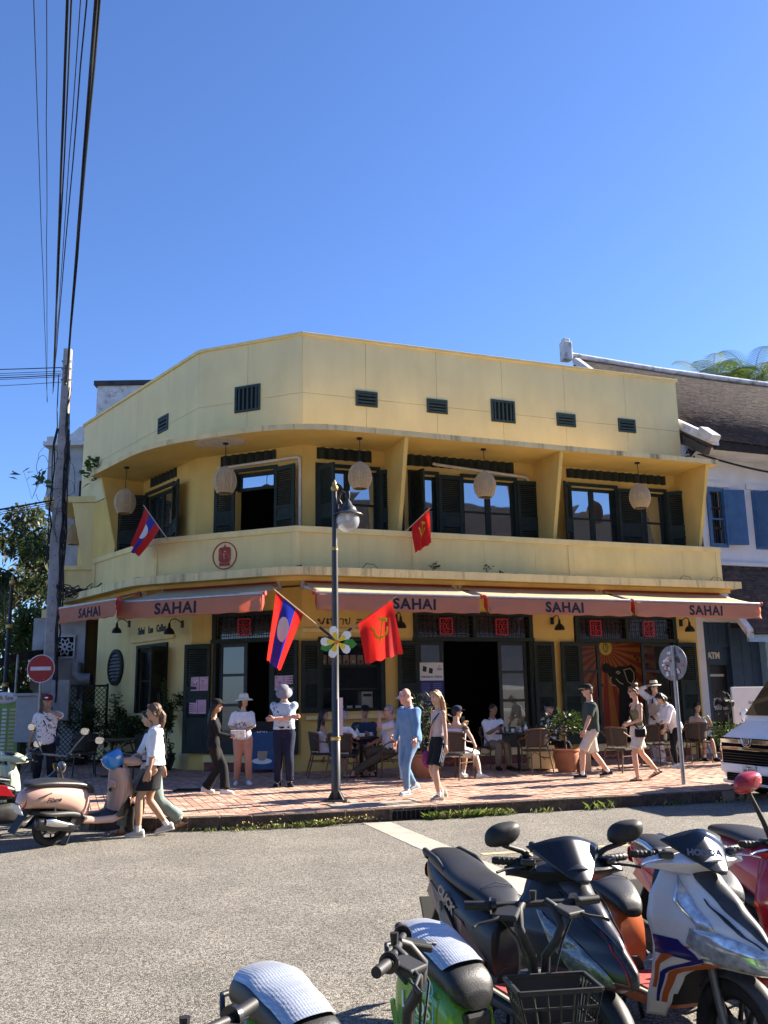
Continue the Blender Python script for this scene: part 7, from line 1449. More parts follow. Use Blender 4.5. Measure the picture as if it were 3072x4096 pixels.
# ---- hire e-bikes
m_lime = mat('lime_gloss_paint', (.105,.27,.015), rough=.25, var=.04, coat=.6); m_silv = mat('silver_quilt', (.46,.50,.56), rough=.38, metal=.55, var=.05)
n = m_silv.node_tree.nodes; L = m_silv.node_tree.links; tcx = n.new('ShaderNodeTexCoord'); ck = n.new('ShaderNodeTexVoronoi'); ck.inputs['Scale'].default_value = 75; ck.inputs['Randomness'].default_value = .15; L.new(tcx.outputs['Object'], ck.inputs['Vector']); bpn = n.new('ShaderNodeBump'); bpn.inputs['Strength'].default_value = .6; bpn.inputs['Distance'].default_value = .004; bpn.invert = True; L.new(ck.outputs['Distance'], bpn.inputs['Height']); L.new(bpn.outputs[0], n['Principled BSDF'].inputs['Normal'])
m_print = mat('panel_print_blue', (.10,.42,.62), rough=.4)
def ebike(label, x, y, yaw, steer=0.0, basket=True, lean=0):
    o = empty('electric_bike', (x, y, 0), R(yaw), label, 'electric bike', 'hire electric bikes in the foreground', .85); o.rotation_euler = (R(lean), 0, R(yaw))
    wheel(o, V(0,0,.21), .21, .09, spokes=5); wheel(o, V(1.05,0,.21), .21, .08, Matrix.Rotation(R(steer),4,'Z'), spokes=5)
    # body tub under the saddle
    bd = hull([(-.20,.09,.36,.60),(-.12,.135,.34,.68),(.05,.145,.30,.70),(.22,.14,.27,.665),(.32,.125,.25,.61),(.36,.09,.26,.56)], 24, .6, 4).build('body_shell', m_lime, o, smooth=50)
    hull([(.26,.11,.25,.31),(.5,.11,.22,.28),(.75,.09,.22,.30),(.9,.05,.30,.46)], e=.6).build('step_through', m_lime, o, smooth=50)
    MB().box((.352,0,.50), (.05,.15,.15)).build('seat_catch', m_plas, o, bevel=.02)
    def rfd(u, v): a = R(10+150*u); t = (v-.5)*2; return V(.25*math.cos(a)*-1, .062*t, .21+.25*math.sin(a)*(1-.1*t*t))
    MB().grid(rfd, 14, 6).build('rear_fender', m_lime, o, smooth=60, solid=.008); MB().box((-.30,0,.40), (.05,.10,.13), Matrix.Rotation(R(-20),3,'Y')).build('fender_tail', m_lime, o, bevel=.01)
    st = hull([(-.20,.10,.70,.80),(-.15,.135,.69,.85),(-.02,.142,.68,.855),(.14,.13,.655,.80),(.25,.125,.625,.765),(.33,.115,.59,.72),(.37,.07,.58,.65)], 26, .8, 4).build('seat', m_seat, o, smooth=60)
    def qt(u, v):
        xx = -.135+.40*u; t = -1+2*v; w = tab(xx, [(-.15,.135),(-.02,.142),(.14,.13),(.27,.123)]); z1 = tab(xx, [(-.15,.85),(-.02,.857),(.14,.803),(.27,.755)]); z0 = tab(xx, [(-.15,.69),(-.02,.68),(.14,.655),(.27,.62)]); zc, h = (z0+z1)/2, (z1-z0)/2
        an = PI/2+t*1.02*(1-.0*u); c_, s_ = math.cos(an), math.sin(an); return V(xx + .03*(1-t*t)*(1 if u > .5 else -.6), (w+.012)*math.copysign(abs(c_)**.8, c_), zc+(h+.013)*math.copysign(abs(s_)**.8, s_))
    MB().grid(qt, 18, 18).build('silver_cover', m_silv, st, smooth=180)
    MB().tube([V(-.02,.135,.62), V(-.14,.17,.70), V(-.24,.12,.74), V(-.26,0,.74), V(-.24,-.12,.74), V(-.14,-.17,.70), V(-.02,-.135,.62)], .013, 8).build('grab_loop', m_plas, o, smooth=60)
    # head tube, battery can and swan-neck bars
    C = V(.80,0,0); Rt = Matrix.Rotation(R(steer),3,'Z'); P = lambda x_, y_, z: C + Rt @ V(x_,y_,z+(.09 if z > .8 else .05 if z > .6 else 0))
    MB().tube([V(1.03,0,.25), V(.86,0,.60)], .032, 12).build('head_tube', m_plas, o, smooth=60)
    MB().tube([V(.78,.01,.44), V(.755,.01,.82), V(.752,.01,.835)], [.060,.060,.05], 20).build('battery_can', m_plas, o, smooth=40)
    b_ = MB().box(P(.04,0,.70), (.085,.11,.17)).build('stem_clamp', m_plas, o, bevel=.012)
    for s in (-1, 1): MB().tube([P(.03,s*.022,.76), P(.035,s*.03,.82), P(.075,s*.065,.88), P(.08,s*.09,.94), P(.03,s*.075,1.0), P(.0,s*.05,1.015)], .019, 10).build('neck_tube', m_plas, o, smooth=60)
    MB().tube([P(.0,-.20,1.01), P(.0,.20,1.01)], .0145, 10).build('crossbar', m_plas, o, smooth=60); MB().tube([P(-.01,0,1.02), P(-.01,0,1.06)], [.012,.016], 8).build('bell', m_plas, o)
    for s in (-1, 1):
        MB().tube([P(-.005,s*.18,1.01), P(-.03,s*.29,1.01)], .0185, 12).build('grip', m_plas, o, smooth=60); MB().tube([P(-.003,s*.165,1.01), P(-.005,s*.185,1.01)], .034, 16).build('throttle_collar', m_gblk, o, smooth=40)
        MB().box(P(.05,s*.13,.99), (.10,.10,.025), Rt @ Matrix.Rotation(s*.5,3,'Z') @ Matrix.Rotation(R(14),3,'Y')).build('lever_housing', m_plas, o, bevel=.008)
        MB().tube([P(.07,s*.16,.985), P(.095,s*.20,.975), P(.09,s*.26,.965), P(.105,s*.285,.955)], [.009,.0075,.006,.0075], 8).build('brake_lever', m_plas, o, smooth=60)
    MB().tube([P(.02,-.17,.99), P(.09,-.1,.9), P(.07,-.02,.72)], .005, 5).tube([P(.02,.17,.99), P(.10,.08,.88), P(.07,.02,.70)], .005, 5).build('brake_cables', m_cab, o, smooth=60)
    MB().tube([P(.0,.06,.55), P(.06,.0,.5)], .05, 14).build('front_lamp', m_ledz, o, smooth=40); hull([(.30,.055,.80,.87),(.45,.065,.83,.90),(.6,.06,.80,.88)], axis='z', e=.7).build('front_shell', m_lime, o, smooth=50)
    if basket:
        K = empty('basket_tmp'); bpy.data.objects.remove(K)
        w0, w1, d0, d1, zb, zt = .12, .165, .15, .21, .62, .80; xc = .20
        def Q(u, v, z): k = (z-zb)/(zt-zb); return P(xc+(d0+(d1-d0)*k)*u*.5*2*.5+.0, (w0+(w1-w0)*k)*v, z)
        ba = MB(); rim = [Q(-1,-1,zt), Q(1,-1,zt), Q(1,1,zt), Q(-1,1,zt), Q(-1,-1,zt)]
        for a, c_ in zip(rim, rim[1:]): ba.bar(a, c_, .016, .018)
        bo = ba.build('basket_rim', m_plas, o, bevel=.004); gr = MB()
        for z in (.62,.68,.74):
            r_ = [Q(-1,-1,z), Q(1,-1,z), Q(1,1,z), Q(-1,1,z), Q(-1,-1,z)]
            for a, c_ in zip(r_, r_[1:]): gr.bar(a, c_, .006, .009)
        for k in range(7):
            v = -1+2*k/6; gr.bar(Q(1,v,zb), Q(1,v,zt), .007, .006); gr.bar(Q(-1,v,zb), Q(1,v,zb), .007, .006)
            u = -1+2*k/6; gr.bar(Q(u,-1,zb), Q(u,-1,zt), .007, .006); gr.bar(Q(u,1,zb), Q(u,1,zt), .007, .006)
        for k in range(6): u = -1+2*k/5; gr.bar(Q(u,-1,zb), Q(u,1,zb), .007, .006)
        tag(gr.build('basket_grid', m_plas, bo), kind='stuff')
        MB().add([Q(-1,-.92,zb), Q(-1,.92,zb), Q(-1,.92,zt), Q(-1,-.92,zt)], [(0,1,2,3)]).build('basket_back', m_plas, bo, solid=.006)
        MB().bar(P(.06,0,.66), P(.13,0,.66), .06, .05).build('basket_bracket', m_plas, bo)
    M_ = Matrix(((1,0,0,.075),(0,0,-1,-.1475),(0,1,0,.545),(0,0,0,1)))
    text('panel_lettering', 'LAOS', .105, M_, m_white, o, depth=.002); text('panel_lettering', 'green travel', .046, M_ @ Matrix.Translation((.03,-.085,0)), m_white, o, depth=.0015)
    strokes([[(-.12,-.055),(.13,-.055),(.15,-.035),(.15,.06),(.11,.075)], arc(.085,.10,.035,.022,0,360,14), arc(.13,.105,.025,.03,0,360,12)], .008, .003).xform(M_).build('panel_emblem', m_print, o)
    return o
ebike('lime green electric bike with black front basket and silver saddle', .17, 4.0, -60, -22, True)
ebike('lime green electric bike with silver saddle at the bottom edge, middle of three', -.40, 3.40, -52, 44, False)
ebike('electric bike whose black handlebar rises at the bottom left corner', -.84, 2.72, -55, 22, False)

# ---- white van
vn = empty('van', (5.74,14.75,0), PI+R(14), 'white van with chrome grille and number plate at the right edge', 'van', None, VSC)
m_van = mat('van_white', (.80,.81,.82), rough=.35, var=.03, coat=.3); m_vg = glass('van_glass', (.015,.017,.017), .09); m_bron = mat('dark_chrome', (.36,.34,.32), rough=.12, metal=1.0, var=.1)
VX = -2.42   # nose at local x = 0, body runs back to -4.7
body = hull([(0,.80,.34,.90),(-.04,.87,.27,1.00),(-.14,.915,.24,1.08),(-.32,.93,.24,1.17),(-.50,.935,.24,1.26),(-.52,.935,.24,1.26),(-1.0,.935,.24,1.36),(-4.6,.935,.24,1.36),(-4.68,.90,.3,1.3)], 36, .28, 3).build('body', m_van, vn, smooth=45)
hull([(-.56,.86,1.20,1.32),(-.80,.85,1.20,1.62),(-1.10,.82,1.20,1.98),(-1.30,.80,1.20,2.06),(-1.7,.80,1.2,2.10),(-4.5,.79,1.2,2.10),(-4.64,.74,1.2,2.0)], 36, .30, 3).build('cabin', m_van, vn, smooth=45)
b = MB(); b.add([V(-.555,.80,1.325), V(-.555,-.80,1.325), V(-1.11,-.73,2.00), V(-1.11,.73,2.00)], [(0,1,2,3)]); b.v = [p+V(.035,0,.03) for p in b.v]; b.build('windscreen', m_vg, vn)
for s in (-1, 1): b = MB(); b.add([V(-1.0,s*.90,1.36), V(-2.0,s*.90,1.36), V(-2.0,s*.845,1.92), V(-1.25,s*.845,1.92)], [(0,1,2,3)]); b.build('side_window', m_vg, vn, solid=.01)
def fbar(z0, z1, x, hw_, mt, name, th=.03, dz=0): MB().box((x,0,(z0+z1)/2), (th, 2*hw_, z1-z0)).build(name, mt, vn, bevel=.008)
fbar(.56,.99,.0,.76,mat('grille_matt', (.006,.006,.006), rough=.9, spec=.05),'grille',.06); fbar(.90,.975,.04,.75,m_bron,'chrome_band'); fbar(.79,.845,.04,.74,m_bron,'chrome_band')
for k in range(4): fbar(.59+k*.045,.603+k*.045,.037,.72,m_plas,'grille_bar',.015)
MB().box((-.01,0,.48), (.09,1.70,.17)).build('bumper', m_van, vn, bevel=.04); fbar(.27,.40,.02,.66,MATS['grille_matt'],'lower_intake',.05); MB().box((-.04,0,.25), (.12,1.66,.06)).build('lip', m_van, vn, bevel=.02)
for k in range(3): fbar(.295+k*.035,.305+k*.035,.05,.64,m_plas,'intake_bar',.012)
for s in (-1, 1):
    hull([(.0,.14,.72,.92,s*.70),(-.16,.16,.74,.98,s*.76),(-.40,.10,.80,1.0,s*.84)], e=.6).build('headlight', m_ledz, vn, smooth=50)
    wheel(vn, V(-.75,s*.80,.33), .33, .20, spokes=8); wheel(vn, V(-3.2,s*.80,.33), .33, .20, spokes=8)
    mirror(vn, V(-.75,s*.92,1.25), V(-.72,s*1.08,1.3), (1,0,0), .09, .12, 'round', m_van)
pl = MB().box((.052,0,.485), (.012,.36,.15)).build('number_plate', mat('plate_cream', (.62,.60,.55), rough=.5), vn, bevel=.004)
PM = frame((.0595,0,.46), (0,1,0), (1,0,0)); PM = Matrix(((0,0,1,.0595),(1,0,0,0),(0,1,0,.46),(0,0,0,1)))
text('plate_lettering', 'กก 8388', .085, PM, m_blk, pl, bold=.002, depth=.001); text('plate_lettering', 'กำแพง', .045, PM @ Matrix.Translation((0,.065,0)), m_blk, pl, depth=.001)
EM = Matrix(((0,0,1,.065),(1,0,0,0),(0,1,0,.945),(0,0,0,1)))
MB().tube([EM @ V(.082*math.cos(2*PI*k/28), .058*math.sin(2*PI*k/28), 0) for k in range(29)], .008, 8).tube([EM @ V(.052*math.cos(2*PI*k/24), .022+.022*math.sin(2*PI*k/24), 0) for k in range(25)], .006, 6).tube([EM @ V(.022*math.cos(2*PI*k/24), -.0+.055*math.sin(2*PI*k/24), 0) for k in range(25)], .006, 6).build('emblem', m_chrome, vn, smooth=60)
MB().tube([EM @ V(-.14,.05,-.01), EM @ V(-.11,-.05,-.01), EM @ V(-.06,-.085,-.01), EM @ V(.06,-.085,-.01), EM @ V(.11,-.05,-.01), EM @ V(.14,.05,-.01)], .010, 8).build('emblem_surround', m_chrome, vn, smooth=60)
# ================================================================ cafe furniture
m_cane = mat('cane_brown', (.13,.065,.032), rough=.5, var=.3, scale=22); m_weave = mat('dark_weave', (.045,.036,.028), rough=.75, var=.35, scale=60, bump=.4, bscale=160); m_ttop = mat('black_table_top', (.015,.014,.014), rough=.35, var=.1)
def make_chair(label, x, y, rz, col=None):
    cm_ = col or m_cane; o = empty('cafe_chair', (x, y, SWZ), rz, label, 'chair', 'cane chairs on the pavement')
    hull([(-.20,.19,.42,.46),(0,.225,.42,.465),(.2,.215,.42,.46),(.25,.19,.42,.455)], e=.5).build('seat', m_weave, o, smooth=50)
    for s in (-1, 1):
        MB().tube([V(s*.19,.22,.44), V(s*.215,.25,.0)], .015, 8).build('leg', cm_, o, smooth=60); MB().tube([V(s*.19,-.19,.44), V(s*.23,-.30,.0)], .015, 8).build('leg', cm_, o, smooth=60)
        MB().tube([V(s*.20,.21,.30), V(s*.20,-.21,.30)], .009, 6).build('stretcher', cm_, o)
        MB().tube([V(s*.19,.22,.44), V(s*.27,.20,.60), V(s*.285,.10,.655), V(s*.275,-.08,.68), V(s*.24,-.20,.76)], .014, 8).build('arm_rail', cm_, o, smooth=60)
    MB().tube([V(-.20,0,.26), V(0,.04,.40), V(.20,0,.26)], .008, 6).build('brace', cm_, o, smooth=60)
    def bk(u, v): t = R(200+140*u); z = .50+.32*v; r_ = .235+.035*v; return V(r_*math.cos(t), -.02+(.20+.05*v)*math.sin(t), z+.03*math.sin(PI*u)*v)
    MB().grid(bk, 14, 6).build('back_panel', m_weave, o, smooth=180, solid=.012)
    MB().tube([bk(i/14, 1) for i in range(15)], .016, 8).build('back_rail', cm_, o, smooth=60)
    for u in (.0,.5,1.0): MB().tube([V(bk(u,0).x*.9, bk(u,0).y*.95, .44), bk(u,0), bk(u,1)], .012, 8).build('back_post', cm_, o, smooth=60)
    return o
for lab, x, y, a in (('cane chair under the strapless-dress woman',-1.28,18.15,-80),('cane chair with its back to us under the grey-haired guest',-.86,17.55,-22),('cane chair under the man in the navy shirt',-.46,18.75,186),('cane chair under the man in glasses',.06,17.95,104),('cane chair under the tattooed man in the tank top',1.28,17.25,-38),('cane chair under the man with the phone',2.22,19.55,202),('empty cane chair with its back to us at the phone man\'s table',2.88,18.12,16),('cane chair under the older man in the scarf',3.44,19.75,220),('empty cane chair between the green-tee man and the olive-top woman',4.55,18.25,-48),('empty cane chair beside the bending woman',5.62,19.55,8),('cane chair under the woman eating at the far right',7.08,21.1,190),('empty cane chair with its back to us at the far right table',6.74,20.35,4)): make_chair(lab, x, y, R(a))
for lab, x, y, a in (('black chair behind the rose beige scooter',-5.0,18.6,140),('black chair at the dark table below the lattice',-6.3,19.3,20)): make_chair(lab, x, y, R(a), m_plas)
def table(label, x, y, rz=0, r=.36, square=False, h=.73):
    o = empty('cafe_table', (x, y, SWZ), rz, label, 'table', 'small cafe tables')
    (MB().box((0,0,h), (2*r,2*r,.03)) if square else MB().lathe([(r-.01,h-.015),(r,h-.008),(r,h+.008),(r-.01,h+.015)], 28)).build('table_top', m_ttop, o, smooth=40)
    MB().tube([V(0,0,.03), V(0,0,h-.015)], .028, 10).build('pedestal', m_plas, o, smooth=60); MB().lathe([(.21,0),(.21,.015),(.05,.035),(.03,.05)], 20).build('base', m_plas, o, smooth=40); return o
table('black round table in front of the serving window', -.52, 18.1); table('black square table between the phone man and an empty chair', 2.66, 18.92, R(20), .34, True); table('black table in front of the older man in the scarf', 4.0, 19.2, R(20), .33, True); table('black table of the woman eating at the far right', 6.95, 20.75, R(20), .32, True); table('dark table below the lattice on the left', -5.65, 19.0, R(10), .45, True)
m_cer = mat('white_ceramic', (.72,.71,.68), rough=.2, var=.03, coat=.3); m_tan = mat('kraft_paper', (.45,.31,.19), rough=.8, var=.12)
def cup(label, x, y, z, tall=False):
    o = empty('cup', (x, y, z), random.random()*6, label, 'cup'); MB().lathe([(.022,0),(.036,.03),(.040,.075),(.036,.075),(.02,.008)], 14).build('bowl', m_cer, o, smooth=50); MB().tube([V(.036,0,.06), V(.06,0,.055), V(.055,0,.025), V(.03,0,.02)], .005, 6).build('handle', m_cer, o); MB().lathe([(.03,-.004),(.07,.004),(.072,.008)], 16).build('saucer', m_cer, o, smooth=50)
cup('white cup and saucer before the man in the navy shirt', -.32, 18.15, .17+.753); cup('white cup on the phone man\'s table', 2.55, 18.85, .17+.753)
def vase(label, x, y, z):
    o = empty('vase', (x, y, z), 0, label, 'vase'); MB().lathe([(.03,0),(.045,.04),(.04,.09),(.018,.13),(.02,.15)], 14).build('pot', m_cer, o, smooth=60); b = MB(); r = random.Random(int(x*7))
    for k in range(9): a = r.uniform(0,6.3); l = r.uniform(.07,.13); d = V(math.cos(a)*.6, math.sin(a)*.6, 1).normalized(); s = d.orthogonal().normalized()*.014; p = V(0,0,.14); b.add([p, p+d*l*.5+s, p+d*l, p+d*l*.5-s], [(0,1,2,3)])
    b.build('sprig', mat('sprig_green', (.16,.26,.07), rough=.6, trans=.3), o)
vase('small white vase with a sprig on the phone man\'s table', 2.82, 18.88, .923); vase('white vase on the far right table', 7.08, 20.62, .923); vase('white vase on the table by the serving window', -.6, 18.2, .923)
for k, (x, y) in enumerate(((2.45,18.95),(2.70,18.78),(3.9,19.12),(4.08,19.2))):
    o = empty('glass', (x, y, .923), 0, ('clear tumbler beside the phone man\'s cup','clear tumbler at the corner of the phone man\'s table','clear tumbler on the older man\'s table','second tumbler on the older man\'s table, to the right')[k], 'glass'); MB().lathe([(.026,0),(.033,.10),(.031,.10),(.024,.006)], 14).build('tumbler', clear('tumbler_glass', (.9,.93,.95), .7), o, smooth=60)
MB
b = MB().box((0,0,.035), (.16,.1,.07)); tag(b.build('napkin_box', m_cer, None, bevel=.01, loc=(-.52,17.98,.923)), 'white napkin box on the table by the serving window', 'box')
b = MB().box((0,0,.06), (.10,.10,.12)); tag(b.build('snack_box', m_tan, None, bevel=.01, loc=(2.68,18.98,.923)), 'small brown box on the phone man\'s table', 'box')
# planters
m_terra = mat('terracotta', (.40,.155,.075), rough=.85, var=.18, scale=6, bump=.3, bscale=40, dirt=.3, dirtcol=(.45,.3,.2), dscale=4); m_glaze = mat('dark_glazed_pot', (.035,.04,.03), rough=.35, var=.3); m_soil = mat('soil', (.04,.028,.02), rough=1)
def leaves(b, c, rad, n, l, w, rnd, up=.3, droop=.2, clump=0):
    """leaf blades scattered through an ellipsoid"""
    cl = [Vector((rnd.gauss(0,.42), rnd.gauss(0,.42), rnd.gauss(0,.42))) for _ in range(clump)] if clump else None
    for _ in range(n):
        if cl: q = rnd.choice(cl) + Vector((rnd.gauss(0,.13), rnd.gauss(0,.13), rnd.gauss(0,.11)))
        else:
            while True:
                q = Vector((rnd.uniform(-1,1), rnd.uniform(-1,1), rnd.uniform(-1,1)))
                if .12 < q.length < 1: break
        p = Vector(c) + Vector((q.x*rad[0], q.y*rad[1], q.z*rad[2])); d = Vector((q.x+rnd.gauss(0,.5), q.y+rnd.gauss(0,.5), up+rnd.gauss(0,.5))).normalized(); s = d.cross(Vector((rnd.gauss(0,1), rnd.gauss(0,1), 1.2))).normalized(); L_ = l*rnd.uniform(.6,1.3); W2 = w*rnd.uniform(.7,1.2)/2; m_ = p+d*L_*.5; e = p+d*L_-V(0,0,droop*L_)
        b.add([p, m_+s*W2, e, m_-s*W2], [(0,1,2,3)])
LEAF = [mat('leaf_%d' % i, c, rough=.5, var=.3, scale=3, spec=.35, trans=.25, tcol=t) for i, (c, t) in enumerate([((.032,.058,.018),(.08,.15,.02)),((.05,.088,.02),(.14,.22,.03)),((.02,.036,.015),(.05,.09,.014)),((.085,.115,.03),(.24,.30,.04)),((.055,.066,.036),(.12,.15,.05))])]
m_bark = mat('bark', (.11,.08,.055), rough=.95, var=.4, scale=12, bump=.8, bscale=30, stretch=(1,1,.3))
def pot_plant(label, x, y, kind, pr=.2, ph=.34, potm=None, plant=(.5,.9), n=500, leaf=0, lw=(.09,.03), stem=.0, z=SWZ, cat_='potted plant', clump=0, seed=1):
    o = empty('potted_plant', (x, y, z), 0, label, cat_); pm = potm or m_terra; r = random.Random(seed)
    if kind == 'round': MB().lathe([(pr*.62,0),(pr*.8,ph*.25),(pr,ph*.7),(pr*.93,ph*.88),(pr*1.05,ph*.92),(pr*1.05,ph),(pr*.9,ph),(pr*.85,ph*.9)], 26, cap=True).build('pot', pm, o, smooth=45); MB().lathe([(pr*.86,ph*.9),(pr*.1,ph*.93)], 20).build('soil', m_soil, o)
    else: MB().box((0,0,ph/2), (2*pr,2*pr,ph), taper=1.06).build('pot', pm, o, bevel=.012); MB().box((0,0,ph-.005), (1.9*pr,1.9*pr,.03)).build('soil', m_soil, o)
    sb = MB(); 
    for k in range(5 if not stem else 1): a = r.uniform(0,6.3); e = V(plant[0]*.4*math.cos(a)*(0 if stem else 1), plant[0]*.4*math.sin(a)*(0 if stem else 1), ph+(plant[1]*.75 if not stem else stem+.1)); sb.tube([V(0,0,ph*.9), V(e.x*.4,e.y*.4,(ph+e.z)/2), e], [.016,.013,.006] if not stem else [.022,.02,.015], 7)
    sb.build('stem', m_bark, o, smooth=60); b = MB(); cz = ph+(plant[1]/2 if not stem else stem+plant[1]/2); leaves(b, (0,0,cz), (plant[0]/2, plant[0]/2, plant[1]/2), n, lw[0], lw[1], r, clump=clump); b.build('foliage', LEAF[leaf], o)
    return o
pot_plant('tall pale oleander in a big terracotta pot behind the long-haired girl', .68, 17.6, 'round', .27, .44, plant=(.85,1.15), n=900, leaf=4, lw=(.16,.022), seed=3)
pot_plant('small lemon tree in a terracotta pot beside the walking green-tee man', 3.52, 18.4, 'round', .26, .44, plant=(.85,.45), n=420, leaf=2, lw=(.13,.055), stem=.28, seed=4)
pot_plant('leafy plant in a square yellow planter on castors', 3.12, 19.05, 'square', .24, .46, m_yel2, plant=(.6,.4), n=420, leaf=2, lw=(.10,.04), seed=5, z=SWZ+.03)
pot_plant('glossy plant in a clay pot next to the van', 7.2, 19.6, 'round', .2, .32, plant=(.6,.55), n=260, leaf=0, lw=(.14,.05), seed=6)
pot_plant('tall climbing plant in a dark glazed pot left of the poster shutter', -4.95, 20.55, 'round', .25, .36, m_glaze, plant=(.5,1.75), n=900, leaf=0, lw=(.10,.05), seed=7, clump=16)
for k, (x, y, w, h, l) in enumerate(((-7.6,22.9,1.3,1.3,0),(-6.6,22.4,1.1,1.0,2),(-5.9,21.6,1.0,.9,0),(-8.3,22.4,1.0,1.2,2))):
    pot_plant(('dark shrub in front of the lattice, tallest of the four','dark shrub at the right foot of the lattice','low dark shrub under the round vent','dark shrub between the pole and the lattice')[k], x, y, 'round', .24, .34, m_glaze, plant=(w,h), n=1100, leaf=l, lw=(.11,.045), seed=10+k, clump=22)
# yellow kraft bag by the lemon pot
pb = empty('paper_bag', (3.86,18.42,SWZ), R(18), 'brown paper carrier bag standing by the lemon pot', 'bag'); MB().box((0,0,.19), (.26,.15,.38), taper=.96).build('bag_body', m_tan, pb, bevel=.006); MB().tube([V(-.06,0,.38), V(-.05,0,.47), V(.05,0,.47), V(.06,0,.38)], .006, 6).build('handle', m_tan, pb)
# A-board
ab = empty('a_board', (-2.62,19.3,SWZ), R(-12), 'blue A-board with a coffee cup picture behind the man in the sun hat', 'sign'); m_bl = mat('board_blue', (.03,.075,.17), rough=.6, var=.12)
T = Matrix.Rotation(R(-9),4,'X'); MB().box((0,0,.56), (.60,.025,.98)).xform(T).build('front_panel', m_bl, ab, bevel=.004); MB().box((0,.30,.52), (.58,.02,.96)).xform(Matrix.Rotation(R(12),4,'X')).build('rear_panel', m_plas, ab)
for s in (-1, 1): MB().box((s*.28,0,.04), (.03,.03,.1)).xform(T).build('foot', m_plas, ab)
FA = T @ Matrix(((1,0,0,0),(0,0,-1,-.014),(0,1,0,0),(0,0,0,1)))
text('lettering', 'SLOW\nBAR', .13, FA @ Matrix.Translation((-.04,.92,0)), m_cer, ab, depth=.001)
MB().prism(arc(.0,.24,.22,.06,0,345,20), .002, FA).build('saucer_print', m_cer, ab); MB().prism([(-.11,.44),(.11,.44),(.10,.30),(.05,.25),(-.05,.25),(-.10,.30)], (.002,.004), FA).build('cup_print', m_tan, ab)
# frame lying on the pavement
b = MB(); [b.bar(V(*p,.012), V(*q_,.012), .03, .024) for p, q_ in (((-.25,-.14),(.25,-.14)),((.25,-.14),(.25,.14)),((.25,.14),(-.25,.14)),((-.25,.14),(-.25,-.14)))]
tag(b.build('metal_frame', m_plas, None, loc=(-3.35,15.85,SWZ)), 'black metal frame lying on the bricks left of the woman in black', 'frame')
# posters
m_pkp = mat('pink_menu_paper', (.62,.38,.47), rough=.6, var=.05); m_pk2 = mat('pink_ray_print', (.50,.20,.30), rough=.6)
def menu(f, s0, s1, z0, z1, off, label, dots):
    o = empty('menu_poster', f.p((s0+s1)/2, off, z0), 0, label, 'poster', 'pink menu posters on the shutters'); T = Matrix.Translation(-f.p((s0+s1)/2, off, z0)) @ f.M((s0+s1)/2, off, z0); w, h = (s1-s0)/2, z1-z0
    MB().box((0,h/2,-.004), (2*w+.02,h+.02,.008)).xform(T).build('backing', m_plas, o); r = random.Random(int(s0*10))
    for k in (-1, 1):
        MB().box((k*w/2,h/2,.001), (w-.012,h-.01,.002)).xform(T).build('sheet', m_pkp, o); b = MB()
        for j in range(9): t0 = PI*(j+.2)/9; t1 = PI*(j+.65)/9; c = V(k*w/2, .04, .0026); b.add([T @ c, T @ (c+V(.44*w*math.cos(t0), .55*h*math.sin(t0), 0)), T @ (c+V(.44*w*math.cos(t1), .55*h*math.sin(t1), 0))], [(0,1,2)])
        b.build('ray_print', m_pk2, o)
        for j in range(dots): x_, y_ = k*w/2+r.uniform(-.3,.3)*w, r.uniform(.35,.85)*h; MB().prism([(x_+.02*math.cos(a), y_+.014*math.sin(a)) for a in [2*PI*i/8 for i in range(8)]], (.003,.0036), T).build('dish_print', m_wood if j % 2 else m_cer, o)
menu(FM,.08,.54,1.87,2.18,.115,'pink menu poster high on the left door shutter, with dish pictures',5); menu(FM,.05,.50,1.37,1.68,.115,'pink menu poster low on the left door shutter',0); menu(FM,2.20,2.65,1.84,2.16,.115,'pink menu poster on the right shutter behind the man in the sun hat',4)
po = empty('event_poster', FR.p(3.04,-.04,1.5), 0, 'tall white and blue event poster inside the middle doorway', 'poster'); T = Matrix.Translation(-FR.p(3.04,-.04,1.5)) @ FR.M(3.04,-.04,1.5)
MB().prism([(-.29,.52),(.29,.52),(.29,.92),(-.29,.92)], .003, T).build('upper_sheet', m_cer, po); MB().prism([(-.29,-.02),(.29,-.02),(.29,.52),(-.29,.52)], .003, T).build('lower_sheet', mat('poster_blue', (.02,.025,.16), rough=.5), po)
text('lettering', 'GARAGE AU TRÉSOR', .055, T @ Matrix.Translation((0,.60,.004)), MATS['poster_blue'], po, depth=.0005, bold=.002); text('lettering', '11\n2025', .06, T @ Matrix.Translation((.2,.80,.004)), MATS['poster_blue'], po, depth=.0005, bold=.002)
for k, (x, y) in enumerate(((-.17,.78),(-.02,.74))): MB().prism([(x-.05,y-.05),(x+.04,y-.07),(x+.06,y+.04),(x-.03,y+.07)], (.003,.004), T).build('drawing_print', m_blk, po)
for k in range(9): MB().prism([(-.25,.44-k*.045),(-.05 if k % 2 else -.02,.44-k*.045),(-.05,.455-k*.045),(-.25,.455-k*.045)], (.003,.0036), T).prism([(.03,.44-k*.045),(.25,.44-k*.045),(.25,.455-k*.045),(.03,.455-k*.045)], (.003,.0036), T).build('text_print', mat('faint_print', (.16,.18,.34), rough=.6), po)
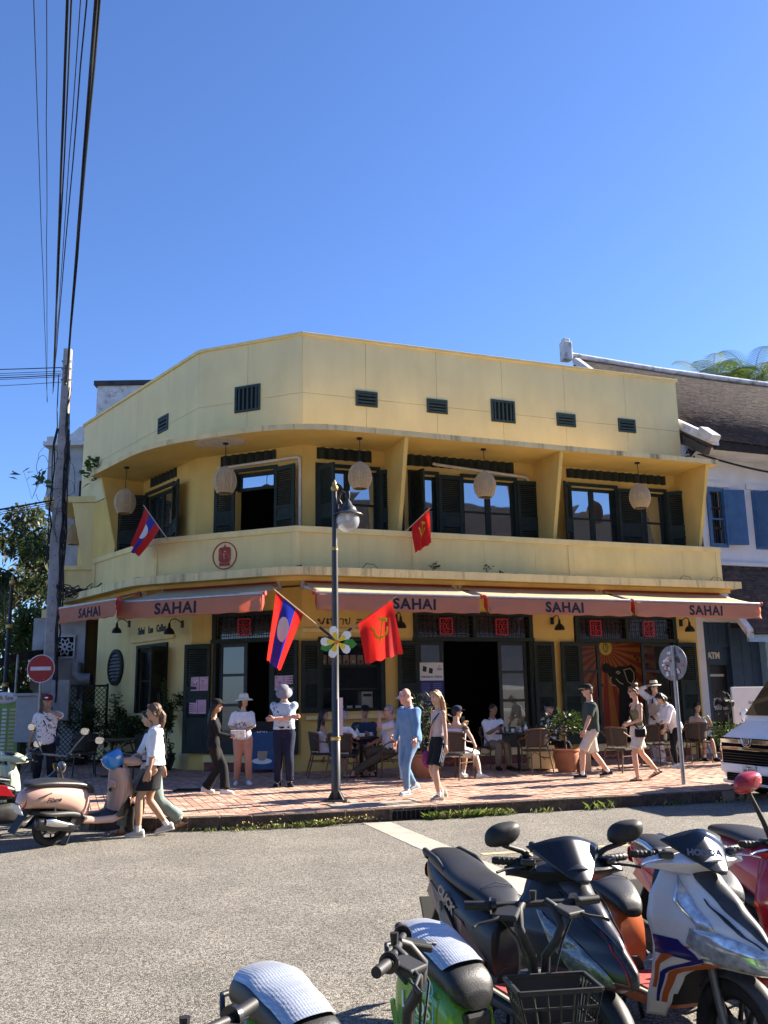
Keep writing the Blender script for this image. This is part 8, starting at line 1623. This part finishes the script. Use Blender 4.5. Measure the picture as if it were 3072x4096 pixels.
# mural inside the right doorway
mu = empty('mural', FR.p(8.62,-.9,.5), 0, 'orange sunburst mural with a black elephant inside the right doorway', 'mural'); T = Matrix.Translation(-FR.p(8.62,-.9,.5)) @ FR.M(8.62,-.9,.5); m_mor = mat('mural_orange', (.42,.15,.02), rough=.6, var=.1); m_mrd = mat('mural_red', (.30,.035,.02), rough=.6, var=.1); m_mbk = mat('mural_black', (.01,.009,.008), rough=.6); m_mcr = mat('mural_cream', (.60,.50,.28), rough=.6)
MB().prism([(-1.15,.1),(1.15,.1),(1.15,2.5),(-1.15,2.5)], (-.02,0), T).build('panel', m_mor, mu)
sc_ = (-.35,2.32)
for k in range(26):
    t0, t1 = 2*PI*k/26, 2*PI*(k+.5)/26-.005; q_ = []
    for t in (t0, t1):
        c, s = math.cos(t+.01), math.sin(t+.01); l = min((1.13-sc_[0])/c if c > 0 else (-1.13-sc_[0])/c, (2.48-sc_[1])/s if s > 0 else (.12-sc_[1])/s); q_.append((sc_[0]+c*l, sc_[1]+s*l))
    MB().prism([sc_, q_[0], q_[1]], (0,.004), T).build('ray', m_mrd, mu)
MB().prism(arc(*sc_,.19,.19,0,350,24), (.004,.008), T).build('sun', mat('mural_yellow', (.72,.50,.08), rough=.6), mu); strokes([arc(*sc_,.07,.11,0,360,16), [(sc_[0],sc_[1]-.1),(sc_[0]+.02,sc_[1]),(sc_[0],sc_[1]+.1)]], .015, .004).xform(T @ Matrix.Translation((0,0,.008))).build('bean', m_mbk, mu)
ele = [(x_, y_+.24) for x_, y_ in [(-.50,1.52),(-.46,1.66),(-.34,1.70),(-.22,1.62),(-.10,1.58),(.08,1.62),(.25,1.60),(.38,1.66),(.50,1.55),(.52,1.30),(.42,1.10),(.55,.95),(.60,.55),(.55,.1),(-.1,.1),(-.05,.8),(-.02,1.05),(-.16,1.16),(-.26,1.32),(-.36,1.46),(-.42,1.44)]]; ele[13:15] = [(.55,.1),(-.1,.1)]
MB().prism(ele, (.008,.012), T).build('elephant', m_mbk, mu); strokes([[(-.24,1.34),(-.30,1.22),(-.22,1.14),(-.12,1.12)], [(.15,1.52),(.35,1.56),(.45,1.45),(.45,1.28),(.36,1.16),(.25,1.22),(.2,1.36),(.15,1.52)], [(-.08,1.46),(-.02,1.49),(.03,1.45),(-.02,1.42),(-.08,1.46)], [(-.1,1.3),(0,1.2),(.1,1.16)]], .022, .004).xform(T @ Matrix.Translation((0,.24,.012))).build('elephant_lines', m_mcr, mu)
r = random.Random(9); b = MB()
for k in range(26): x_, y_, t = r.choice((-1,1))*r.uniform(.5,1.1), r.uniform(.2,2.3), r.uniform(0,6.3); l = r.uniform(.1,.2); c, s = math.cos(t), math.sin(t); b.prism([(x_,y_),(x_+l*.5*c-.04*s,y_+l*.5*s+.04*c),(x_+l*c,y_+l*s),(x_+l*.5*c+.04*s,y_+l*.5*s-.04*c)], (.006,.010+.0002*k), T)
tag(b.build('leaf_print', mat('mural_green', (.02,.035,.015), rough=.6), mu), kind='stuff')
# goods behind the serving window
sv = empty('window_shelf', FR.p(1.1,-.35,1.4), 0, 'wooden shelf unit behind the serving window', 'shelf'); T = Matrix.Translation(-FR.p(1.1,-.35,1.4)) @ FR.M(1.1,-.35,1.4)
for y_ in (.0,.46,.94): MB().box((0,y_,0), (1.4,.03,.3)).xform(T).build('shelf_board', m_wood, sv)
for k in range(7):
    p = FR.p(.58+k*.17,-.3,2.36); o = empty('coffee_bag', p, AL, 'kraft coffee bag on the top shelf, %s from the left' % ('first','second','third','fourth','fifth','sixth','seventh')[k], 'bag', 'coffee bags behind the serving window'); MB().box((0,0,.12), (.14,.08,.24), taper=.95, ty=.4).build('pouch', m_tan, o, bevel=.008); MB().box((0,-.042,.09), (.05,.004,.06)).build('label_patch', m_badge if k % 2 else m_cer, o)
es = empty('espresso_machine', FR.p(1.55,-.32,1.42), AL, 'steel machine on the counter behind the serving window', 'machine'); MB().box((0,0,.19), (.26,.28,.38)).build('housing', m_alu, es, bevel=.015); MB().box((0,-.142,.30), (.2,.004,.06)).build('vent_print', m_blk, es)
for k in range(3): tag(MB().box((0,0,.04), (.12,.02,.08)).build('price_card', m_cer, None, loc=FR.p(.95+k*.2,-.22,1.42)), 'small white price card in the serving window, %s' % ('leftmost','middle','rightmost')[k], 'card', 'price cards')
# pedestal fan and bank board on the right
fn = empty('fan', (7.5,20.35,SWZ), R(200), 'black pedestal fan in front of the cash machine', 'fan'); MB().tube([V(0,0,0), V(0,0,1.05)], .025, 10).build('pole', m_plas, fn, smooth=60); MB().lathe([(.22,0),(.2,.03),(.03,.05)], 20).build('base', m_plas, fn, smooth=40); MB().tube([V(.08,0,1.25), V(-.14,0,1.25)], .085, 14).build('motor', m_plas, fn, smooth=40)
b = MB()
for k in range(28): t = 2*PI*k/28; b.tube([V(.14,0,1.25), V(.17,.15*math.cos(t),1.25+.15*math.sin(t)), V(.12,.29*math.cos(t),1.25+.29*math.sin(t)), V(.06,.15*math.cos(t),1.25+.15*math.sin(t))], .004, 4)
tag(b.build('guard_wires', m_plas, fn), kind='stuff'); MB().tube([V(.12,.29*math.cos(2*PI*k/24),1.25+.29*math.sin(2*PI*k/24)) for k in range(25)], .009, 6).build('guard_ring', m_plas, fn)
for k in range(4): t = PI/2*k; MB().prism([(.02,.0),(.24,.06),(.26,-.04),(.2,-.1)], .006, Matrix.Translation((.11,0,1.25)) @ Matrix.Rotation(t,4,'X') @ Matrix.Rotation(PI/2,4,'Y') @ Matrix.Rotation(.4,4,'X')).build('blade', m_plas, fn)
bb = empty('bank_signboard', (8.2,20.9,SWZ), AL, 'white bank board with flower logo standing behind the van', 'sign'); MB().box((0,0,.85), (.92,.06,1.5)).build('panel', m_cer, bb, bevel=.01); BM = Matrix(((1,0,0,0),(0,0,-1,-.032),(0,1,0,.85),(0,0,0,1))); m_gr = mat('logo_grey', (.10,.11,.14), rough=.5)
for k in range(5): t = R(90+72*k); MB().prism([(-.16+.02*math.cos(t),.12+.02*math.sin(t)),(-.16+.13*math.cos(t-.35),.12+.13*math.sin(t-.35)),(-.16+.17*math.cos(t),.12+.17*math.sin(t)),(-.16+.13*math.cos(t+.35),.12+.13*math.sin(t+.35))], .002, BM).build('logo_petal', m_sr if k == 4 else m_gr, bb)
text('lettering', 'bfl', .34, BM @ Matrix.Translation((.2,.08,0)), m_gr, bb, bold=.008, depth=.001); text('lettering', 'ธนาคาร', .11, BM @ Matrix.Translation((.14,.40,0)), m_gr, bb, bold=.003, depth=.001)
# left: lattice, price banner, grey tarpaulin
la = empty('lattice_screen', (-7.75,23.35,SWZ), R(4), 'dark green lattice screen between the pole and the yellow wall', 'screen'); b = MB(); W2, H2 = .62, 1.9
for k in range(-16, 17):
    for s in (-1, 1):
        x0 = k*.12; pts = []
        for y_ in (0, H2): pts.append((x0+s*(y_-H2/2), y_))
        (xa, ya), (xb, yb) = pts
        ts = [0, 1]; dx_ = xb-xa
        t0, t1 = sorted(((-W2-xa)/dx_, (W2-xa)/dx_)); t0, t1 = max(0, t0), min(1, t1)
        if t1-t0 > .03: b.bar(V(xa+dx_*t0, .01*s, ya+(yb-ya)*t0), V(xa+dx_*t1, .01*s, ya+(yb-ya)*t1), .012, .03, (0,1,0))
tag(b.build('lattice_strips', m_green, la), kind='stuff')
for p, q_, w in ((V(-W2,0,0),V(-W2,0,H2+.05),.06),(V(W2,0,0),V(W2,0,H2+.05),.06),(V(-W2,0,H2),V(W2,0,H2),.10),(V(-W2,0,.05),V(W2,0,.05),.08)): MB().bar(p, q_, .05, w, (0,1,0)).build('rail', m_green, la)
pbn = empty('price_banner', (-8.85,21.0,SWZ), R(8), 'green and cream price banner at the left edge', 'sign'); MB().box((0,0,.95), (.9,.03,1.3)).build('panel', mat('banner_green', (.24,.36,.09), rough=.6, var=.1), pbn); MB().ell((.1,-.02,1.62), (.34,.03,.13), 20, 8).build('header', m_cer, pbn, smooth=180)
for k in range(12):
    for j, (x_, w) in enumerate(((-.12,.2),(.12,.10),(.30,.14))): MB().box((x_,-.018,.42+k*.085), (w,.004,.05)).build('row_print', m_cer if j < 2 else m_mcr, pbn)
text('lettering', 'c & Spa', .13, Matrix(((1,0,0,.1),(0,0,-1,-.055),(0,1,0,1.62),(0,0,0,1))), m_sr, pbn, depth=.001)
tp = empty('tarpaulin', (-10.4,24.6,0), 0, 'grey sloping tarpaulin behind the no-entry sign', 'awning'); MB().grid(lambda u, v: V(-3.5+4.6*u, -1.5+3*v, 2.0+.95*u**1.2-.12*math.sin(PI*u)+.25*v), 16, 6).build('sheet', mat('grey_tarp', (.10,.10,.10), rough=.8, var=.2), tp, smooth=180, solid=.01)
for x_ in (-3.3,1.0): MB().tube([V(x_,-1.4,0), V(x_,-1.4,2.0+(.9 if x_ > 0 else 0))], .03, 8).build('pole', m_zinc, tp)
# ================================================================ trees and weeds
def tree(label, x, y, h, rx, rz, leaf, n, seed, l=.34, w=.16, trunk=.28, clumps=46, base=.38):
    o = empty('tree', (x, y, 0), 0, label, 'tree', 'trees behind the side street'); r = random.Random(seed); tb = MB(); top = V(0,0,h*.72)
    tb.tube([V(0,0,0), V(.1,0,h*.25), V(-.1,.1,h*.45), V(.05,0,h*.8)], [trunk,trunk*.8,trunk*.55,.05], 10)
    fb = [MB(), MB()]; cz = h*(base+1)/2; ry = h*(1-base)/2
    for k in range(clumps):
        while True:
            q = V(r.uniform(-1,1), r.uniform(-1,1), r.uniform(-1,1))
            if .25 < q.length < 1: break
        c = V(q.x*rx, q.y*rx, cz+q.z*ry*(1.0)); s = r.uniform(.55,1.15)*rx*.30
        if k % 3 == 0: tb.tube([V(0,0,h*r.uniform(.3,.6)), V(c.x*.5,c.y*.5,(c.z+h*.4)/2+.3), c], [trunk*.3,trunk*.2,.03], 6)
        leaves(fb[k % 2], c, (s,s,s*.75), n//clumps, l, w, r, up=.1, droop=.4)
    tb.build('trunk', m_bark, o, smooth=60); cr_ = fb[0].build('crown', LEAF[leaf], o); fb[1].build('crown_inner', LEAF[(leaf+2) % 5 if leaf != 3 else 1], cr_)
    return o
tree('large dark leafy tree rising at the left edge', -17.0, 38, 9.8, 4.2, 0, 2, 15000, 1, .30, .15)
tree('lighter yellow-green tree below the dark one at the left', -13.6, 33.5, 5.6, 2.1, 0, 3, 6000, 2, .24, .10, clumps=30, base=.2)
tree('dark tree further back on the left, beyond the lamp post', -24, 42, 8.4, 4.6, 0, 0, 8000, 3, .34, .17)
tree('low bushy tree behind the price banner', -14.5, 28.5, 3.6, 2.2, 0, 0, 6000, 4, .22, .11, trunk=.12, clumps=30, base=.05)
tree('low bushy tree at the left edge behind the parked scooters', -18.5, 30, 3.8, 2.8, 0, 2, 6000, 5, .24, .12, trunk=.12, clumps=30, base=.05)
# banana clump by the grey wall
bn = empty('banana_plant', (-9.6,24.4,SWZ), 0, 'banana plant with broad leaves behind the concrete pole', 'plant'); r = random.Random(6)
for k in range(7):
    a = r.uniform(0,6.3); l = r.uniform(.9,1.4); d = V(math.cos(a), math.sin(a), 0); s = V(-d.y, d.x, 0); h0 = r.uniform(.7,1.2)
    MB().grid(lambda u, v: V(0,0,h0)+d*l*u*.8+V(0,0,.75*l*math.sin(u*1.9))+s*(v-.5)*.38*math.sin(PI*min(1,u*1.02+.02))**.6+V(0,0,-.10*abs(v-.5)), 10, 4).build('leaf', LEAF[1], bn, smooth=180)
MB().tube([V(0,0,0), V(0,0,1.2)], [.09,.06], 10).build('stem', LEAF[3], bn, smooth=60)
# coconut palms beyond the tiled roof
def palm(label, x, y, h, seed):
    o = empty('palm_tree', (x, y, 0), 0, label, 'palm tree', 'palms behind the tiled roof'); r = random.Random(seed)
    MB().tube([V(0,0,0), V(.3,0,h*.5), V(0,0,h)], [.22,.18,.14], 10).build('trunk', m_bark, o, smooth=60)
    for k in range(24):
        a = 2*PI*k/24+r.uniform(-.2,.2); el = r.uniform(.15,1.35); l = r.uniform(2.6,3.6); b = MB(); d = V(math.cos(a), math.sin(a), 0); s = V(-d.y, d.x, 0); rib = []
        for i in range(15): u = i/14; th = el-1.5*u*u; rib.append((rib[-1] if rib else V(0,0,h)) + (d*math.cos(th)+V(0,0,math.sin(th)))*l/15)
        b.tube(rib, [.03-.0018*i for i in range(15)], 5)
        for i in range(1, 15):
            for q in (-1, 1):
                for j in (0, .5):
                    p = rib[i].lerp(rib[min(i+1,14)], j); t = (rib[i]-rib[i-1]).normalized(); ll = .75*math.sin(PI*(i+j+1.5)/17)+.15; e = p + (s*q*.8+t*.7+V(0,0,-.35)).normalized()*ll; m_ = p.lerp(e,.5)+V(0,0,.05); w_ = t*.022; b.add([p-w_, m_-w_, e, m_+w_, p+w_], [(0,1,2,3,4)])
        b.build('frond', LEAF[(1,3,0,1)[k % 4]], o)
palm('coconut palm above the white ridge, left of the pair', 18.6, 48.2, 17.6, 1); palm('coconut palm above the white ridge, right of the pair', 21.2, 49.0, 18.2, 2); palm('coconut palm cut by the right edge', 24.0, 49.5, 17.4, 3)
# weeds along the kerb
gb_ = MB(); r = random.Random(8)
def kpt(t): i = t*(len(kp)-1); j = int(i); return kp[j].lerp(kp[min(j+1,len(kp)-1)], i-j)
kx = [p for p in kp if -3 < p.x < 6.2 and p.y < 15.2]
for c_, sp_, n_, hh in ((-1.9,.4,60,.06),(-1.35,.35,90,.08),(-.95,.25,110,.09),(.72,.22,110,.11),(1.15,.3,130,.12),(1.6,.25,80,.10),(2.2,.3,26,.09),(3.1,.25,16,.14),(4.2,.4,14,.08),(5.2,.3,22,.06),(-2.5,.3,18,.06),(0.1,2.5,24,.04)):
    for _ in range(n_):
        x_ = r.gauss(c_, sp_*.5); q = min(kx, key=lambda p: abs(p.x-x_)); p = V(x_, q.y-.015-abs(r.gauss(0,.045))+(x_-q.x)*.33-.06, .0); a = r.uniform(0,6.3); h_ = hh*r.uniform(.4,1.2); d = V(math.cos(a)*.5, math.sin(a)*.5-.15, 1)*h_; s = V(-math.sin(a), math.cos(a), 0)*r.uniform(.004,.009); gb_.m = r.choice((0,0,1,2)); gb_.add([p-s, p+s, p+d*.6+s*.7+V(0,0,.02*h_), p+d+V(math.cos(a),math.sin(a),-.3)*h_*.4], [(0,1,2,3)])
for c_, n_ in ((-1.7,30),(-.75,70),(-.45,60),(5.3,16)):
    for _ in range(n_): x_ = r.gauss(c_,.16); q = min(kx, key=lambda p: abs(p.x-x_)); leaves(gb_, (x_, q.y-.13+(x_-q.x)*.33+r.gauss(0,.03), .04+r.random()*.06), (.02,.02,.02), 1, .04, .025, r)
tag(gb_.build('weeds', [mat('grass_blade', (.12,.16,.03), rough=.7, var=.3, trans=.25, tcol=(.25,.32,.05)), mat('grass_dry', (.30,.25,.09), rough=.8, var=.3), mat('grass_dark', (.08,.13,.03), rough=.7, var=.3, trans=.3)]), 'green weeds and grass sprouting along the kerb', 'weeds', kind='stuff')
def sprig(label, p, h, n, seed, leaf=0, lw=(.07,.04)):
    o = empty('wall_weed', p, 0, label, 'plant', 'weeds growing on the ledges'); r = random.Random(seed); b = MB(); sb = MB()
    for k in range(4): a = r.uniform(0,6.3); e = V(.35*h*math.cos(a), .35*h*math.sin(a), h*r.uniform(.6,1)); sb.tube([V(0,0,0), e*.5+V(0,0,.05*h), e], .004, 5); leaves(b, tuple(e*.8), (h*.25,h*.25,h*.25), n//4, lw[0], lw[1], r)
    sb.build('stem', m_bark, o); b.build('leaves', LEAF[leaf], o)
sprig('leafy weed on the cornice below the small red flag', FR.p(2.55,1.3,4.26), .26, 44, 1); sprig('thin weed on the cornice, middle of the three', FR.p(3.85,1.3,4.26), .24, 18, 2); sprig('low weed on the cornice, rightmost of the three', FR.p(4.2,1.3,4.26), .12, 14, 3)
sprig('fig sapling sprouting from the side wing roof', V(-8.55,25.9,7.5), 1.5, 130, 4, 1, (.26,.16)); sprig('fig shoot hanging left of the pole', V(-10.1,25.2,7.4), .9, 24, 5, 1, (.28,.16))
sprig('bushy plant behind the van against the blue pillar', V(9.4,20.6,SWZ+.9), 1.3, 260, 6, 0, (.12,.05))

bpy.data.scenes.remove(TMP)
